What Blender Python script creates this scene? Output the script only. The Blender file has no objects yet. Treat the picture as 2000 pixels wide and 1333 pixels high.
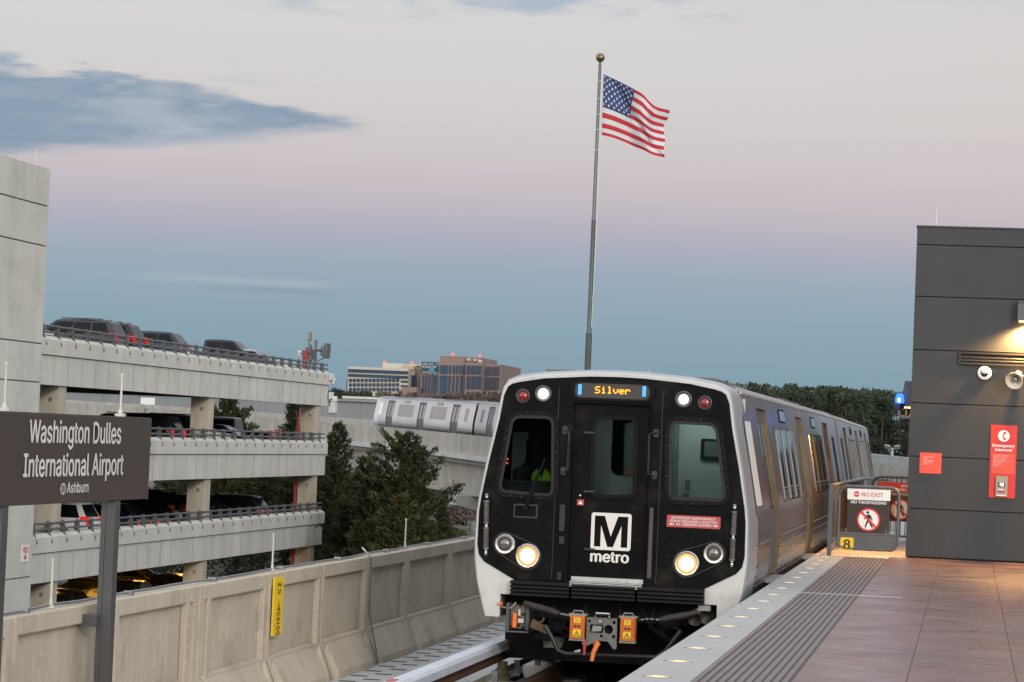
import bpy, bmesh, math, random, os
from math import sin, cos, tan, pi, radians, sqrt, atan2, hypot
from mathutils import Vector, Matrix, noise
from mathutils.geometry import tessellate_polygon

S = bpy.context.scene
COL = S.collection
random.seed(11)

# ------------------------------------------------------------------ camera
EYE = Vector((0, 0, 1.575))          # eye height above the platform, platform top is z = 0
CX = Vector((0.98523622, 0.16600648, 0.04185019))
CY = Vector((-0.03544497, -0.04136220, 0.99851531))
CF = Vector((-0.16749103, 0.98525683, 0.03486744))
FOC = 5300.0
cd = bpy.data.cameras.new('camera')
cam = bpy.data.objects.new('camera', cd)
COL.objects.link(cam)
cd.sensor_width = 36.0
cd.lens = FOC / 2000 * 36
cd.clip_start = 0.2
cd.clip_end = 6000
cam.matrix_world = Matrix(((CX.x, CY.x, -CF.x, EYE.x), (CX.y, CY.y, -CF.y, EYE.y), (CX.z, CY.z, -CF.z, EYE.z), (0, 0, 0, 1)))
S.camera = cam

def ray(px, py):
    return CX * ((px - 1000) / FOC) + CY * ((666.5 - py) / FOC) + CF
def onX(px, py, x):
    d = ray(px, py); return EYE + d * ((x - EYE.x) / d.x)
def onY(px, py, y):
    d = ray(px, py); return EYE + d * ((y - EYE.y) / d.y)
def onZ(px, py, z):
    d = ray(px, py); return EYE + d * ((z - EYE.z) / d.z)

# ------------------------------------------------------------------ sky, sun, exposure
def srgb(r, g, b):
    f = lambda c: ((c / 255 + 0.055) / 1.055) ** 2.4 if c > 10 else c / 255 / 12.92
    return (f(r), f(g), f(b), 1)

W = bpy.data.worlds.new('World'); S.world = W; W.use_nodes = True
nt = W.node_tree; nt.nodes.clear()
def N(t, **k):
    n = nt.nodes.new(t)
    for a, v in k.items(): setattr(n, a, v)
    return n
def put(sock, v):
    if hasattr(v, 'is_output'): nt.links.new(v, sock)
    else: sock.default_value = v
def m_(op, a, b=0.0, c=0.0, clamp=False):
    n = N('ShaderNodeMath', operation=op, use_clamp=clamp)
    put(n.inputs[0], a); put(n.inputs[1], b); put(n.inputs[2], c)
    return n.outputs[0]
def sstep(v, lo, hi):
    n = N('ShaderNodeMapRange', interpolation_type='SMOOTHSTEP')
    put(n.inputs['Value'], v); put(n.inputs['From Min'], lo); put(n.inputs['From Max'], hi)
    return n.outputs[0]
def mix_(f, a, b, mode='MIX'):
    n = N('ShaderNodeMix', data_type='RGBA', blend_type=mode)
    put(n.inputs[0], f); put(n.inputs[6], a); put(n.inputs[7], b)
    return n.outputs[2]
tc = N('ShaderNodeTexCoord')
sep = N('ShaderNodeSeparateXYZ'); nt.links.new(tc.outputs['Generated'], sep.inputs[0])
dx, dy, dz = sep.outputs
el = m_('MULTIPLY', m_('ARCSINE', dz), 57.29578)
az = m_('MULTIPLY', m_('ARCTAN2', dx, dy), 57.29578)
tt = m_('DIVIDE', m_('ADD', el, 1.0), 16.0, clamp=True)
rp = N('ShaderNodeValToRGB'); cr = rp.color_ramp; cr.interpolation = 'B_SPLINE'
nt.links.new(tt, rp.inputs[0])
stops = [(-1, (116, 142, 157)), (0.4, (126, 154, 168)), (1.3, (131, 161, 176)), (2.2, (138, 166, 182)), (3.0, (147, 171, 188)), (3.7, (158, 171, 190)),
         (4.4, (181, 178, 193)), (5.2, (201, 191, 199)), (6.2, (208, 202, 204)), (7.6, (213, 211, 211)), (9.4, (214, 214, 214)), (14.5, (196, 203, 214))]
cr.elements[0].position = 0; cr.elements[0].color = srgb(*stops[0][1])
cr.elements[1].position = (stops[-1][0] + 1) / 16; cr.elements[1].color = srgb(*stops[-1][1])
for e, c in stops[1:-1]:
    q = cr.elements.new((e + 1) / 16); q.color = srgb(*c)
sky = rp.outputs[0]
# slightly rosier towards the south-east (right of the photograph)
rosy = m_('MULTIPLY', sstep(az, -9, 3), sstep(el, 2.5, 5.5))
sky = mix_(m_('MULTIPLY', rosy, 0.22), sky, srgb(214, 197, 194))
# clouds, as directions on the sky
cmb = N('ShaderNodeCombineXYZ'); put(cmb.inputs[0], m_('MULTIPLY', az, 0.34)); put(cmb.inputs[1], m_('MULTIPLY', el, 1.15)); put(cmb.inputs[2], 3.7)
n1 = N('ShaderNodeTexNoise'); n1.inputs['Scale'].default_value = 1.0; n1.inputs['Detail'].default_value = 7; n1.inputs['Roughness'].default_value = 0.58
nt.links.new(cmb.outputs[0], n1.inputs['Vector'])
cmb2 = N('ShaderNodeCombineXYZ'); put(cmb2.inputs[0], m_('MULTIPLY', az, 0.5)); put(cmb2.inputs[1], m_('MULTIPLY', el, 2.6)); put(cmb2.inputs[2], 9.1)
n2 = N('ShaderNodeTexNoise'); n2.inputs['Scale'].default_value = 1.0; n2.inputs['Detail'].default_value = 6; n2.inputs['Roughness'].default_value = 0.52
nt.links.new(cmb2.outputs[0], n2.inputs['Vector'])
nz = m_('SUBTRACT', n1.outputs[0], 0.5); nz2 = m_('SUBTRACT', n2.outputs[0], 0.5)
# big slate cloud: pointed to the right, thick to the left
half = m_('MINIMUM', m_('MAXIMUM', m_('MULTIPLY', m_('SUBTRACT', -12.0, az), 0.120), -0.3), 1.05)
mid = m_('ADD', 6.42, m_('MULTIPLY', m_('ADD', az, 12.5), 0.012))
e1 = m_('ADD', el, m_('MULTIPLY', nz, 0.55))
d1 = m_('SUBTRACT', half, m_('ABSOLUTE', m_('SUBTRACT', e1, mid)))
up = sstep(m_('SUBTRACT', e1, mid), -0.5, 1.0)
d1 = m_('ADD', d1, m_('MULTIPLY', nz2, m_('ADD', 0.42, m_('MULTIPLY', up, 1.3))))
c1 = m_('MULTIPLY', sstep(d1, -0.10, 0.24), sstep(az, -11.0, -12.3))
ccol = mix_(sstep(m_('ADD', nz, m_('MULTIPLY', nz2, 0.6)), -0.12, 0.24), srgb(130, 154, 178), srgb(172, 182, 197))
sky = mix_(m_('MULTIPLY', c1, 0.93), sky, ccol)
# wisps above it and along the top of the frame
c2 = m_('MULTIPLY', m_('MULTIPLY', sstep(el, 8.55, 9.1), sstep(nz2, -0.06, 0.16)), m_('MULTIPLY', sstep(az, -17, -14), sstep(az, -4.5, -7)))
sky = mix_(m_('MULTIPLY', c2, 0.75), sky, srgb(158, 176, 197))
c2b = m_('MULTIPLY', m_('MULTIPLY', sstep(m_('ABSOLUTE', m_('SUBTRACT', el, 7.25)), 0.45, 0.05), sstep(nz2, 0.0, 0.2)), m_('MULTIPLY', sstep(az, -20, -17), sstep(az, -13, -15)))
sky = mix_(m_('MULTIPLY', c2b, 0.45), sky, srgb(178, 186, 199))
# thin pale lens-shaped streak low on the left
le = m_('SUBTRACT', el, m_('ADD', 3.02, m_('MULTIPLY', nz, 0.25)))
c3 = m_('MULTIPLY', sstep(m_('ABSOLUTE', le), 0.13, 0.01), m_('MULTIPLY', sstep(az, -18.8, -16), sstep(az, -12.9, -14.2)))
sky = mix_(m_('MULTIPLY', c3, 0.30), sky, srgb(186, 195, 205))
c4 = m_('MULTIPLY', sstep(m_('ABSOLUTE', m_('ADD', le, 0.2)), 0.14, 0.02), m_('MULTIPLY', sstep(az, -16.5, -15), sstep(az, -13, -14)))
sky = mix_(m_('MULTIPLY', c4, 0.35), sky, srgb(120, 150, 176))
# bright glow added low on the left, outside the view, to light the train tail
sideg = m_('MULTIPLY', sstep(az, -30, -58), sstep(el, 24, 4))
sky = mix_(m_('MULTIPLY', sideg, 0.85), sky, (2.5, 2.42, 2.4, 1))
# overhead and behind the viewer: brighter dome, afterglow in the west
zen = sstep(el, 10, 55)
sky = mix_(zen, sky, (1.0, 1.06, 1.16, 1))
west = m_('MULTIPLY', sstep(dy, 0.25, -0.75), sstep(el, 75, 4))
sky = mix_(west, sky, (1.95, 1.87, 1.78, 1))
gnd = sstep(el, -0.5, -4)
sky = mix_(gnd, sky, (0.10, 0.10, 0.10, 1))
SUN_EL, SUN_AZ = 18.0, 150.0         # degrees, low behind the viewer and a little to the right
ns = N('ShaderNodeTexSky', sky_type='NISHITA'); ns.sun_disc = False
ns.sun_elevation = radians(1.0); ns.sun_rotation = radians(SUN_AZ)
bg1 = N('ShaderNodeBackground'); nt.links.new(sky, bg1.inputs[0]); bg1.inputs[1].default_value = 0.97
bg2 = N('ShaderNodeBackground'); nt.links.new(ns.outputs[0], bg2.inputs[0]); bg2.inputs[1].default_value = 0.012
ads = N('ShaderNodeAddShader'); nt.links.new(bg1.outputs[0], ads.inputs[0]); nt.links.new(bg2.outputs[0], ads.inputs[1])
wo = N('ShaderNodeOutputWorld'); nt.links.new(ads.outputs[0], wo.inputs[0])

sl = bpy.data.lights.new('sun', 'SUN'); sl.energy = 1.35; sl.angle = radians(11); sl.color = (1, 0.93, 0.84)
so = bpy.data.objects.new('sun', sl); COL.objects.link(so)
sd = Vector((sin(radians(SUN_AZ)) * cos(radians(SUN_EL)), cos(radians(SUN_AZ)) * cos(radians(SUN_EL)), sin(radians(SUN_EL))))
so.rotation_euler = (-sd).to_track_quat('-Z', 'Y').to_euler()
so.location = (0, -20, 20)
S.view_settings.view_transform = 'Standard'; S.view_settings.look = 'None'
S.view_settings.exposure = 0.0; S.view_settings.gamma = 1.0
S.render.engine = 'CYCLES'
S.cycles.max_bounces = 6; S.cycles.transparent_max_bounces = 8
S.cycles.sample_clamp_indirect = 6

# ------------------------------------------------------------------ materials
MATS = {}
def M(name, col, rough=0.6, metal=0.0, var=0.12, scale=2.0, bump=0.0, bscale=60.0, streak=0.0, sscale=(5, 5, 0.35), grain=0.0, spec=0.5, emit=None, es=0.0, dirt=None, coat=0.0, rvar=0.0):
    """principled material with procedural variation in object space"""
    if name in MATS: return MATS[name]
    m = bpy.data.materials.new(name); m.use_nodes = True; MATS[name] = m
    t = m.node_tree; ns_ = t.nodes; L = t.links
    b = ns_['Principled BSDF']
    if len(col) == 3: col = (*col, 1)
    b.inputs['Base Color'].default_value = col
    b.inputs['Roughness'].default_value = rough; b.inputs['Metallic'].default_value = metal
    b.inputs['Specular IOR Level'].default_value = spec
    if coat: b.inputs['Coat Weight'].default_value = coat; b.inputs['Coat Roughness'].default_value = 0.1
    if emit:
        b.inputs['Emission Color'].default_value = (*emit, 1); b.inputs['Emission Strength'].default_value = es
        return m
    tcn = ns_.new('ShaderNodeTexCoord')
    def noi(sc, det=5, vec=None, ro=0.55):
        n = ns_.new('ShaderNodeTexNoise'); n.inputs['Scale'].default_value = sc; n.inputs['Detail'].default_value = det; n.inputs['Roughness'].default_value = ro
        L.new(vec or tcn.outputs['Object'], n.inputs['Vector']); return n.outputs[0]
    cur = None
    def mul(src, amt, lo=0.3, hi=0.7):
        nonlocal cur
        mr = ns_.new('ShaderNodeMapRange'); mr.inputs['From Min'].default_value = lo; mr.inputs['From Max'].default_value = hi
        mr.inputs['To Min'].default_value = 1 - amt; mr.inputs['To Max'].default_value = 1 + amt; L.new(src, mr.inputs['Value'])
        mx = ns_.new('ShaderNodeMix'); mx.data_type = 'RGBA'; mx.blend_type = 'MULTIPLY'; mx.inputs[0].default_value = 1
        if cur is None: mx.inputs[6].default_value = col
        else: L.new(cur, mx.inputs[6])
        L.new(mr.outputs[0], mx.inputs[7]); cur = mx.outputs[2]
    if var: mul(noi(scale), var)
    if streak:
        mp = ns_.new('ShaderNodeMapping'); mp.inputs['Scale'].default_value = sscale; L.new(tcn.outputs['Object'], mp.inputs[0])
        mul(noi(1.0, 6, mp.outputs[0], 0.6), streak, 0.35, 0.65)
    if grain: mul(noi(bscale * 1.7, 2), grain)
    if dirt:
        dcol, amt, dsc = dirt
        mr = ns_.new('ShaderNodeMapRange'); mr.inputs['From Min'].default_value = 0.52; mr.inputs['From Max'].default_value = 0.72; mr.inputs['To Max'].default_value = amt
        L.new(noi(dsc, 8, None, 0.65), mr.inputs['Value'])
        mx = ns_.new('ShaderNodeMix'); mx.data_type = 'RGBA'; L.new(mr.outputs[0], mx.inputs[0])
        if cur is None: mx.inputs[6].default_value = col
        else: L.new(cur, mx.inputs[6])
        mx.inputs[7].default_value = (*dcol, 1); cur = mx.outputs[2]
    if cur is not None: L.new(cur, b.inputs['Base Color'])
    if rvar:
        mr = ns_.new('ShaderNodeMapRange'); mr.inputs['To Min'].default_value = max(0.02, rough - rvar); mr.inputs['To Max'].default_value = rough + rvar
        mr.inputs['From Min'].default_value = 0.3; mr.inputs['From Max'].default_value = 0.7
        L.new(noi(scale * 1.6, 5), mr.inputs['Value']); L.new(mr.outputs[0], b.inputs['Roughness'])
    if bump:
        bp = ns_.new('ShaderNodeBump'); bp.inputs['Strength'].default_value = bump; bp.inputs['Distance'].default_value = 0.02
        L.new(noi(bscale, 4), bp.inputs['Height']); L.new(bp.outputs[0], b.inputs['Normal'])
    return m

def emis(name, col, st):
    if name in MATS: return MATS[name]
    m = bpy.data.materials.new(name); m.use_nodes = True; MATS[name] = m
    t = m.node_tree; t.nodes.clear()
    e = t.nodes.new('ShaderNodeEmission'); e.inputs[0].default_value = (*col, 1); e.inputs[1].default_value = st
    o = t.nodes.new('ShaderNodeOutputMaterial'); t.links.new(e.outputs[0], o.inputs[0]); return m

def thin_glass(name, tint=(0.8, 0.86, 0.84), refl=0.06):
    if not refl:
        m = bpy.data.materials.new(name); m.use_nodes = True; t = m.node_tree; t.nodes.clear()
        tr = t.nodes.new('ShaderNodeBsdfTransparent'); tr.inputs[0].default_value = (*tint, 1)
        o = t.nodes.new('ShaderNodeOutputMaterial'); t.links.new(tr.outputs[0], o.inputs[0]); return m
    m = bpy.data.materials.new(name); m.use_nodes = True
    t = m.node_tree; t.nodes.clear()
    tr = t.nodes.new('ShaderNodeBsdfTransparent'); tr.inputs[0].default_value = (*tint, 1)
    gl = t.nodes.new('ShaderNodeBsdfGlossy'); gl.inputs[0].default_value = (1, 1, 1, 1); gl.inputs[1].default_value = 0.02
    fr = t.nodes.new('ShaderNodeLayerWeight'); fr.inputs[0].default_value = 0.25
    ad = t.nodes.new('ShaderNodeMath'); ad.operation = 'MULTIPLY_ADD'; ad.inputs[1].default_value = 0.9; ad.inputs[2].default_value = refl; ad.use_clamp = True
    t.links.new(fr.outputs['Fresnel'], ad.inputs[0])
    mx = t.nodes.new('ShaderNodeMixShader'); t.links.new(ad.outputs[0], mx.inputs[0]); t.links.new(tr.outputs[0], mx.inputs[1]); t.links.new(gl.outputs[0], mx.inputs[2])
    o = t.nodes.new('ShaderNodeOutputMaterial'); t.links.new(mx.outputs[0], o.inputs[0]); return m

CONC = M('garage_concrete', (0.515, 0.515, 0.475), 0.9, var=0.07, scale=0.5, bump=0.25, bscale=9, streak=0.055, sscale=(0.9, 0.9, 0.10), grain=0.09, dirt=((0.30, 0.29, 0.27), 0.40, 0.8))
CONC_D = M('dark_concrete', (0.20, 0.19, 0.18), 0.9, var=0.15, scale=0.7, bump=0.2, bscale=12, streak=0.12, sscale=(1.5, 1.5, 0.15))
CONC_COL = M('column_concrete', (0.40, 0.37, 0.30), 0.9, var=0.10, scale=0.8, bump=0.2, bscale=10, streak=0.12, sscale=(3, 3, 0.3), dirt=((0.25, 0.17, 0.10), 0.25, 1.5))
CONC_W = M('wall_concrete', (0.455, 0.40, 0.315), 0.9, var=0.10, scale=1.2, bump=0.35, bscale=30, streak=0.07, sscale=(11, 11, 0.9), grain=0.08, dirt=((0.21, 0.185, 0.15), 0.50, 1.9))
CONC_V = M('viaduct_concrete', (0.36, 0.345, 0.32), 0.9, var=0.10, scale=0.4, bump=0.2, bscale=8, streak=0.14, sscale=(0.9, 0.9, 0.07))
CONC_P = M('pale_concrete', (0.47, 0.47, 0.46), 0.9, var=0.10, scale=1.0, bump=0.2, bscale=25, grain=0.06)
STEEL_RAIL = M('grey_railing_paint', (0.085, 0.092, 0.10), 0.5, var=0.15, scale=3)
STAIN = M('stainless_steel', (0.29, 0.28, 0.298), 0.30, 1.0, var=0.05, scale=0.7, streak=0.05, sscale=(1.0, 2.5, 0.4), rvar=0.03)
SILVER = M('silver_paint', (0.44, 0.46, 0.47), 0.32, 0.55, var=0.06, scale=2)
WHITEP = M('off_white_paint', (0.50, 0.505, 0.495), 0.42, 0, var=0.06, scale=3, dirt=((0.30, 0.28, 0.26), 0.55, 4.0))
BLACKP = M('black_mask_paint', (0.0055, 0.0055, 0.006), 0.34, var=0.3, scale=4, dirt=((0.026, 0.022, 0.019), 0.65, 2.6), rvar=0.12, spec=0.06)
RUBBER = M('black_rubber', (0.0065, 0.0065, 0.007), 0.5, var=0.2, scale=8, spec=0.10)
DARK = M('underframe_black', (0.009, 0.008, 0.0075), 0.75, var=0.4, scale=6, dirt=((0.030, 0.022, 0.016), 0.5, 7.0), spec=0.2)
CHROME = M('bright_metal', (0.72, 0.72, 0.71), 0.22, 1.0, var=0.05)
GREYMET = M('grey_metal', (0.30, 0.31, 0.31), 0.45, 0.7, var=0.15, scale=9, dirt=((0.12, 0.09, 0.06), 0.4, 9.0))
BRASS = M('gold_door_jamb', (0.20, 0.15, 0.092), 0.36, 0.85, var=0.18, scale=2.5, streak=0.15, sscale=(4, 4, 1.2))
DGLASS = M('dark_window_glass', (0.012, 0.015, 0.018), 0.05, var=0, spec=0.9)
BGLASS = M('blue_office_glass', (0.018, 0.045, 0.085), 0.2, var=0.3, scale=0.06, spec=0.3)
RED = M('sign_red', (0.62, 0.035, 0.025), 0.45, var=0.05)
REDW = M('weathered_red', (0.42, 0.06, 0.06), 0.5, var=0.12, scale=9)
WHITE = M('sign_white', (0.80, 0.80, 0.78), 0.45, var=0.03)
LETTER = M('cream_lettering', (0.66, 0.64, 0.60), 0.5, var=0.04)
BROWN = M('sign_brown', (0.054, 0.041, 0.033), 0.42, var=0.06, scale=2)
SIGNDARK = M('gate_panel_brown', (0.030, 0.022, 0.018), 0.35, var=0.08)
YELLOW = M('sign_yellow', (0.80, 0.52, 0.015), 0.5, var=0.06, scale=6)
BLACK = M('print_black', (0.012, 0.012, 0.012), 0.5, var=0)
ORANGE = M('orange_paint', (0.62, 0.16, 0.02), 0.45, var=0.12, scale=10, dirt=((0.12, 0.05, 0.02), 0.5, 14.0))
POST = M('sign_post_paint', (0.060, 0.062, 0.064), 0.45, var=0.1)
CLAD = M('charcoal_cladding', (0.047, 0.0515, 0.0555), 0.5, 0.0, var=0.08, scale=0.8, streak=0.06, sscale=(0.9, 0.9, 0.2), spec=0.25, grain=0.06, bscale=40)
GATEP = M('gate_grey_paint', (0.10, 0.105, 0.11), 0.40, 0.2, var=0.08, scale=6)
GRASS = M('ground_grass', (0.060, 0.066, 0.030), 0.95, var=0.4, scale=0.05, grain=0.3, bscale=3)
ASPH = M('asphalt', (0.05, 0.05, 0.052), 0.9, var=0.2, scale=0.1, grain=0.2, bscale=4)
TYRE = M('tyre_rubber', (0.015, 0.015, 0.015), 0.8, var=0.1)
BARK = M('bark', (0.075, 0.058, 0.045), 0.95, var=0.3, scale=4)

# ------------------------------------------------------------------ mesh helpers
class MB:
    def __init__(s): s.v = []; s.f = []; s.m = []; s.i = 0
    def mat(s, i): s.i = i; return s
    def add(s, vs, fs):
        o = len(s.v); s.v += [tuple(v) for v in vs]
        for f in fs: s.f.append(tuple(o + k for k in f)); s.m.append(s.i)
        return s
    def quad(s, a, b, c, d): return s.add([a, b, c, d], [(0, 1, 2, 3)])
    def box(s, x0, x1, y0, y1, z0, z1):
        return s.add([(x0, y0, z0), (x1, y0, z0), (x1, y1, z0), (x0, y1, z0), (x0, y0, z1), (x1, y0, z1), (x1, y1, z1), (x0, y1, z1)],
                     [(0, 3, 2, 1), (4, 5, 6, 7), (0, 1, 5, 4), (1, 2, 6, 5), (2, 3, 7, 6), (3, 0, 4, 7)])
    def obox(s, c, ux, uy, uz, hx, hy, hz):
        c, ux, uy, uz = Vector(c), Vector(ux).normalized(), Vector(uy).normalized(), Vector(uz).normalized()
        P = [c + ux * (a * hx) + uy * (b * hy) + uz * (d * hz) for d in (-1, 1) for a, b in ((-1, -1), (1, -1), (1, 1), (-1, 1))]
        return s.add(P, [(0, 3, 2, 1), (4, 5, 6, 7), (0, 1, 5, 4), (1, 2, 6, 5), (2, 3, 7, 6), (3, 0, 4, 7)])
    def prism(s, poly, fn, d0, d1):
        """poly of 2-D points, fn(u, v, d) -> point; extruded from d0 to d1"""
        n = len(poly)
        vs = [fn(u, v, d0) for u, v in poly] + [fn(u, v, d1) for u, v in poly]
        fs = [(k, (k + 1) % n, n + (k + 1) % n, n + k) for k in range(n)]
        tri = tessellate_polygon([[Vector((u, v, 0)) for u, v in poly]])
        fs += [tuple(t) for t in tri] + [tuple(n + k for k in t[::-1]) for t in tri]
        return s.add(vs, fs)
    def plate(s, outer, holes, fn, d0, d1):
        """flat plate with holes, thickness d0..d1"""
        loops = [outer] + holes
        flat = [p for l in loops for p in l]; n = len(flat)
        tri = tessellate_polygon([[Vector((u, v, 0)) for u, v in l] for l in loops])
        vs = [fn(u, v, d0) for u, v in flat] + [fn(u, v, d1) for u, v in flat]
        fs = [tuple(t) for t in tri] + [tuple(n + k for k in t[::-1]) for t in tri]
        o = 0
        for l in loops:
            k = len(l)
            fs += [(o + j, o + (j + 1) % k, n + o + (j + 1) % k, n + o + j) for j in range(k)]; o += k
        return s.add(vs, fs)
    def tube(s, pts, r, n=8, caps=True):
        pts = [Vector(p) for p in pts]; rs = r if isinstance(r, (list, tuple)) else [r] * len(pts)
        o = len(s.v); prev = None
        for k, p in enumerate(pts):
            t = (pts[min(k + 1, len(pts) - 1)] - pts[max(k - 1, 0)]).normalized()
            if prev is None:
                a = t.orthogonal().normalized()
            else:
                a = (prev - t * prev.dot(t)).normalized()
            prev = a; b = t.cross(a)
            for j in range(n):
                q = 2 * pi * j / n; s.v.append(tuple(p + (a * cos(q) + b * sin(q)) * rs[k]))
        for k in range(len(pts) - 1):
            for j in range(n):
                s.f.append((o + k * n + j, o + k * n + (j + 1) % n, o + (k + 1) * n + (j + 1) % n, o + (k + 1) * n + j)); s.m.append(s.i)
        if caps:
            s.f.append(tuple(o + j for j in range(n))[::-1]); s.m.append(s.i)
            e = o + (len(pts) - 1) * n; s.f.append(tuple(e + j for j in range(n))); s.m.append(s.i)
        return s
    def cyl(s, p0, p1, r0, r1=None, n=16): return s.tube([p0, p1], [r0, r0 if r1 is None else r1], n)
    def lathe(s, prof, o, axis, n=24):
        """prof: (radius, distance along axis)"""
        o = Vector(o); ax = Vector(axis).normalized(); a = ax.orthogonal().normalized(); b = ax.cross(a)
        base = len(s.v); K = len(prof)
        for r, d in prof:
            for j in range(n):
                q = 2 * pi * j / n; s.v.append(tuple(o + ax * d + (a * cos(q) + b * sin(q)) * r))
        for k in range(K - 1):
            for j in range(n):
                s.f.append((base + k * n + j, base + k * n + (j + 1) % n, base + (k + 1) * n + (j + 1) % n, base + (k + 1) * n + j)); s.m.append(s.i)
        if prof[0][0] > 1e-5: s.f.append(tuple(base + j for j in range(n))[::-1]); s.m.append(s.i)
        if prof[-1][0] > 1e-5: s.f.append(tuple(base + (K - 1) * n + j for j in range(n))); s.m.append(s.i)
        return s
    def sphere(s, c, r, n=12, sc=(1, 1, 1)):
        prof = [(max(1e-6, sin(pi * k / n)) * r, -cos(pi * k / n) * r) for k in range(n + 1)]
        o = len(s.v); s.lathe(prof, (0, 0, 0), (0, 0, 1), n * 2)
        for k in range(o, len(s.v)):
            x, y, z = s.v[k]; s.v[k] = (c[0] + x * sc[0], c[1] + y * sc[1], c[2] + z * sc[2])
        return s
    def strip(s, A, B):
        """surface between two polylines"""
        n = len(A); return s.add(list(A) + list(B), [(k, k + 1, n + k + 1, n + k) for k in range(n - 1)])
    def build(s, name, mats, parent=None, smooth=35, bevel=0.0, loc=None):
        me = bpy.data.meshes.new(name); me.from_pydata(s.v, [], s.f)
        if not isinstance(mats, (list, tuple)): mats = [mats]
        for m in mats: me.materials.append(m)
        if len(mats) > 1: me.polygons.foreach_set('material_index', s.m)
        me.validate(); 
        bm = bmesh.new(); bm.from_mesh(me); bmesh.ops.recalc_face_normals(bm, faces=bm.faces); bm.to_mesh(me); bm.free()
        if smooth:
            me.polygons.foreach_set('use_smooth', [True] * len(me.polygons)); me.set_sharp_from_angle(angle=radians(smooth))
        me.update()
        o = bpy.data.objects.new(name, me); COL.objects.link(o)
        if parent: o.parent = parent
        if loc: o.location = loc
        if bevel:
            b = o.modifiers.new('bevel', 'BEVEL'); b.width = bevel; b.segments = 2; b.limit_method = 'ANGLE'; b.angle_limit = radians(40)
        return o

def tag(o, label=None, cat=None, group=None, kind=None):
    if label: o['label'] = label
    if cat: o['category'] = cat
    if group: o['group'] = group
    if kind: o['kind'] = kind
    return o
def thing(name, label, cat, loc=(0, 0, 0), rz=0, group=None):
    o = bpy.data.objects.new(name, None); COL.objects.link(o); o.location = loc; o.rotation_euler = (0, 0, rz); o.empty_display_size = 0.3
    return tag(o, label, cat, group)
def struct(o): o['kind'] = 'structure'; return o
def dup(root, loc=None, rz=None, label=None, group=None, parent=None):
    r = root.copy(); COL.objects.link(r)
    if loc is not None: r.location = loc
    if rz is not None: r.rotation_euler = (0, 0, rz)
    if label: r['label'] = label
    if group: r['group'] = group
    if parent: r.parent = parent
    for ch in list(root.children):
        c = ch.copy(); COL.objects.link(c); c.parent = r
        for g in list(ch.children):
            d = g.copy(); COL.objects.link(d); d.parent = c
    return r
XZ = lambda u, v, d: (u, d, v)      # facing -Y
YZ = lambda u, v, d: (d, u, v)      # facing X
XY = lambda u, v, d: (u, v, d)
def rrect(x0, x1, z0, z1, r, n=5):
    P = []
    for cx, cz, a in ((x1 - r, z1 - r, 0), (x0 + r, z1 - r, 90), (x0 + r, z0 + r, 180), (x1 - r, z0 + r, 270)):
        for k in range(n + 1):
            q = radians(a + 90 * k / n); P.append((cx + r * cos(q), cz + r * sin(q)))
    return P
def rpoly(pts, r, n=5):
    """rounded convex polygon"""
    out = []; N_ = len(pts)
    for i in range(N_):
        p0, p, p1 = Vector(pts[i - 1]), Vector(pts[i]), Vector(pts[(i + 1) % N_])
        a, b = (p0 - p).normalized(), (p1 - p).normalized()
        rr = r[i] if isinstance(r, (list, tuple)) else r
        A, B = p + a * rr, p + b * rr
        for k in range(n + 1):
            t = k / n; out.append(tuple(A * (1 - t) ** 2 + p * 2 * t * (1 - t) + B * t * t))
    return out
def grow(poly, d):
    c = Vector((sum(p[0] for p in poly) / len(poly), sum(p[1] for p in poly) / len(poly)))
    n = len(poly); out = []
    for i in range(n):
        t = (Vector(poly[(i + 1) % n]) - Vector(poly[i - 1])).normalized(); q = Vector((t.y, -t.x))
        p = Vector(poly[i])
        if q.dot(p - c) < 0: q = -q
        out.append(tuple(p + q * d))
    return out

# ------------------------------------------------------------------ lettering
FONT = None
try:
    fp = os.path.join(bpy.utils.system_resource('DATAFILES'), 'fonts', 'Inter.woff2')
    FONT = bpy.data.fonts.load(fp)
except Exception:
    FONT = None
_tc = {}
def glyphs(s, bold):
    k = s
    if k in _tc: return _tc[k]
    cu = bpy.data.curves.new('txt', 'FONT'); cu.body = s; cu.size = 1; cu.resolution_u = 4; cu.fill_mode = 'FRONT'
    if FONT: cu.font = FONT
    ob = bpy.data.objects.new('txt', cu); COL.objects.link(ob)
    dg = bpy.context.evaluated_depsgraph_get(); dg.update()
    me = bpy.data.meshes.new_from_object(ob.evaluated_get(dg))
    vs = [(v.co.x, v.co.y) for v in me.vertices]; fs = [tuple(p.vertices) for p in me.polygons]
    bpy.data.objects.remove(ob); bpy.data.curves.remove(cu); bpy.data.meshes.remove(me)
    _tc[k] = (vs, fs); return vs, fs
def letter(mb, s, o, u, v, width=None, cap=None, bold=0.012, align='L'):
    """lettering on the plane o + u, v; baseline at o; scaled to a cap height and (optionally) a width"""
    vs, fs = glyphs(s, bold)
    if not vs: return mb
    H = [q[1] for q in glyphs('H', bold)[0]]; ch = max(H) - min(H)
    x0 = min(q[0] for q in vs); x1 = max(q[0] for q in vs)
    ky = cap / ch; kx = width / (x1 - x0) if width else ky
    w = (x1 - x0) * kx; off = {'L': 0, 'C': -w / 2, 'R': -w}[align]
    o, u, v = Vector(o), Vector(u), Vector(v)
    nrm = u.cross(v); K = 1 if bold < 0.008 else 5
    for j in range(K):          # heavier strokes: the same glyphs again, nudged sideways, each a hair further out
        sx, sy = ((0, 0), (1, 0), (-1, 0), (0, 1), (0, -1))[j]
        mb.add([o + u * ((a + sx * bold - x0) * kx + off) + v * ((b + sy * bold * .6) * ky) + nrm * (0.00025 * j) for a, b in vs], fs)
    return mb
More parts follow.
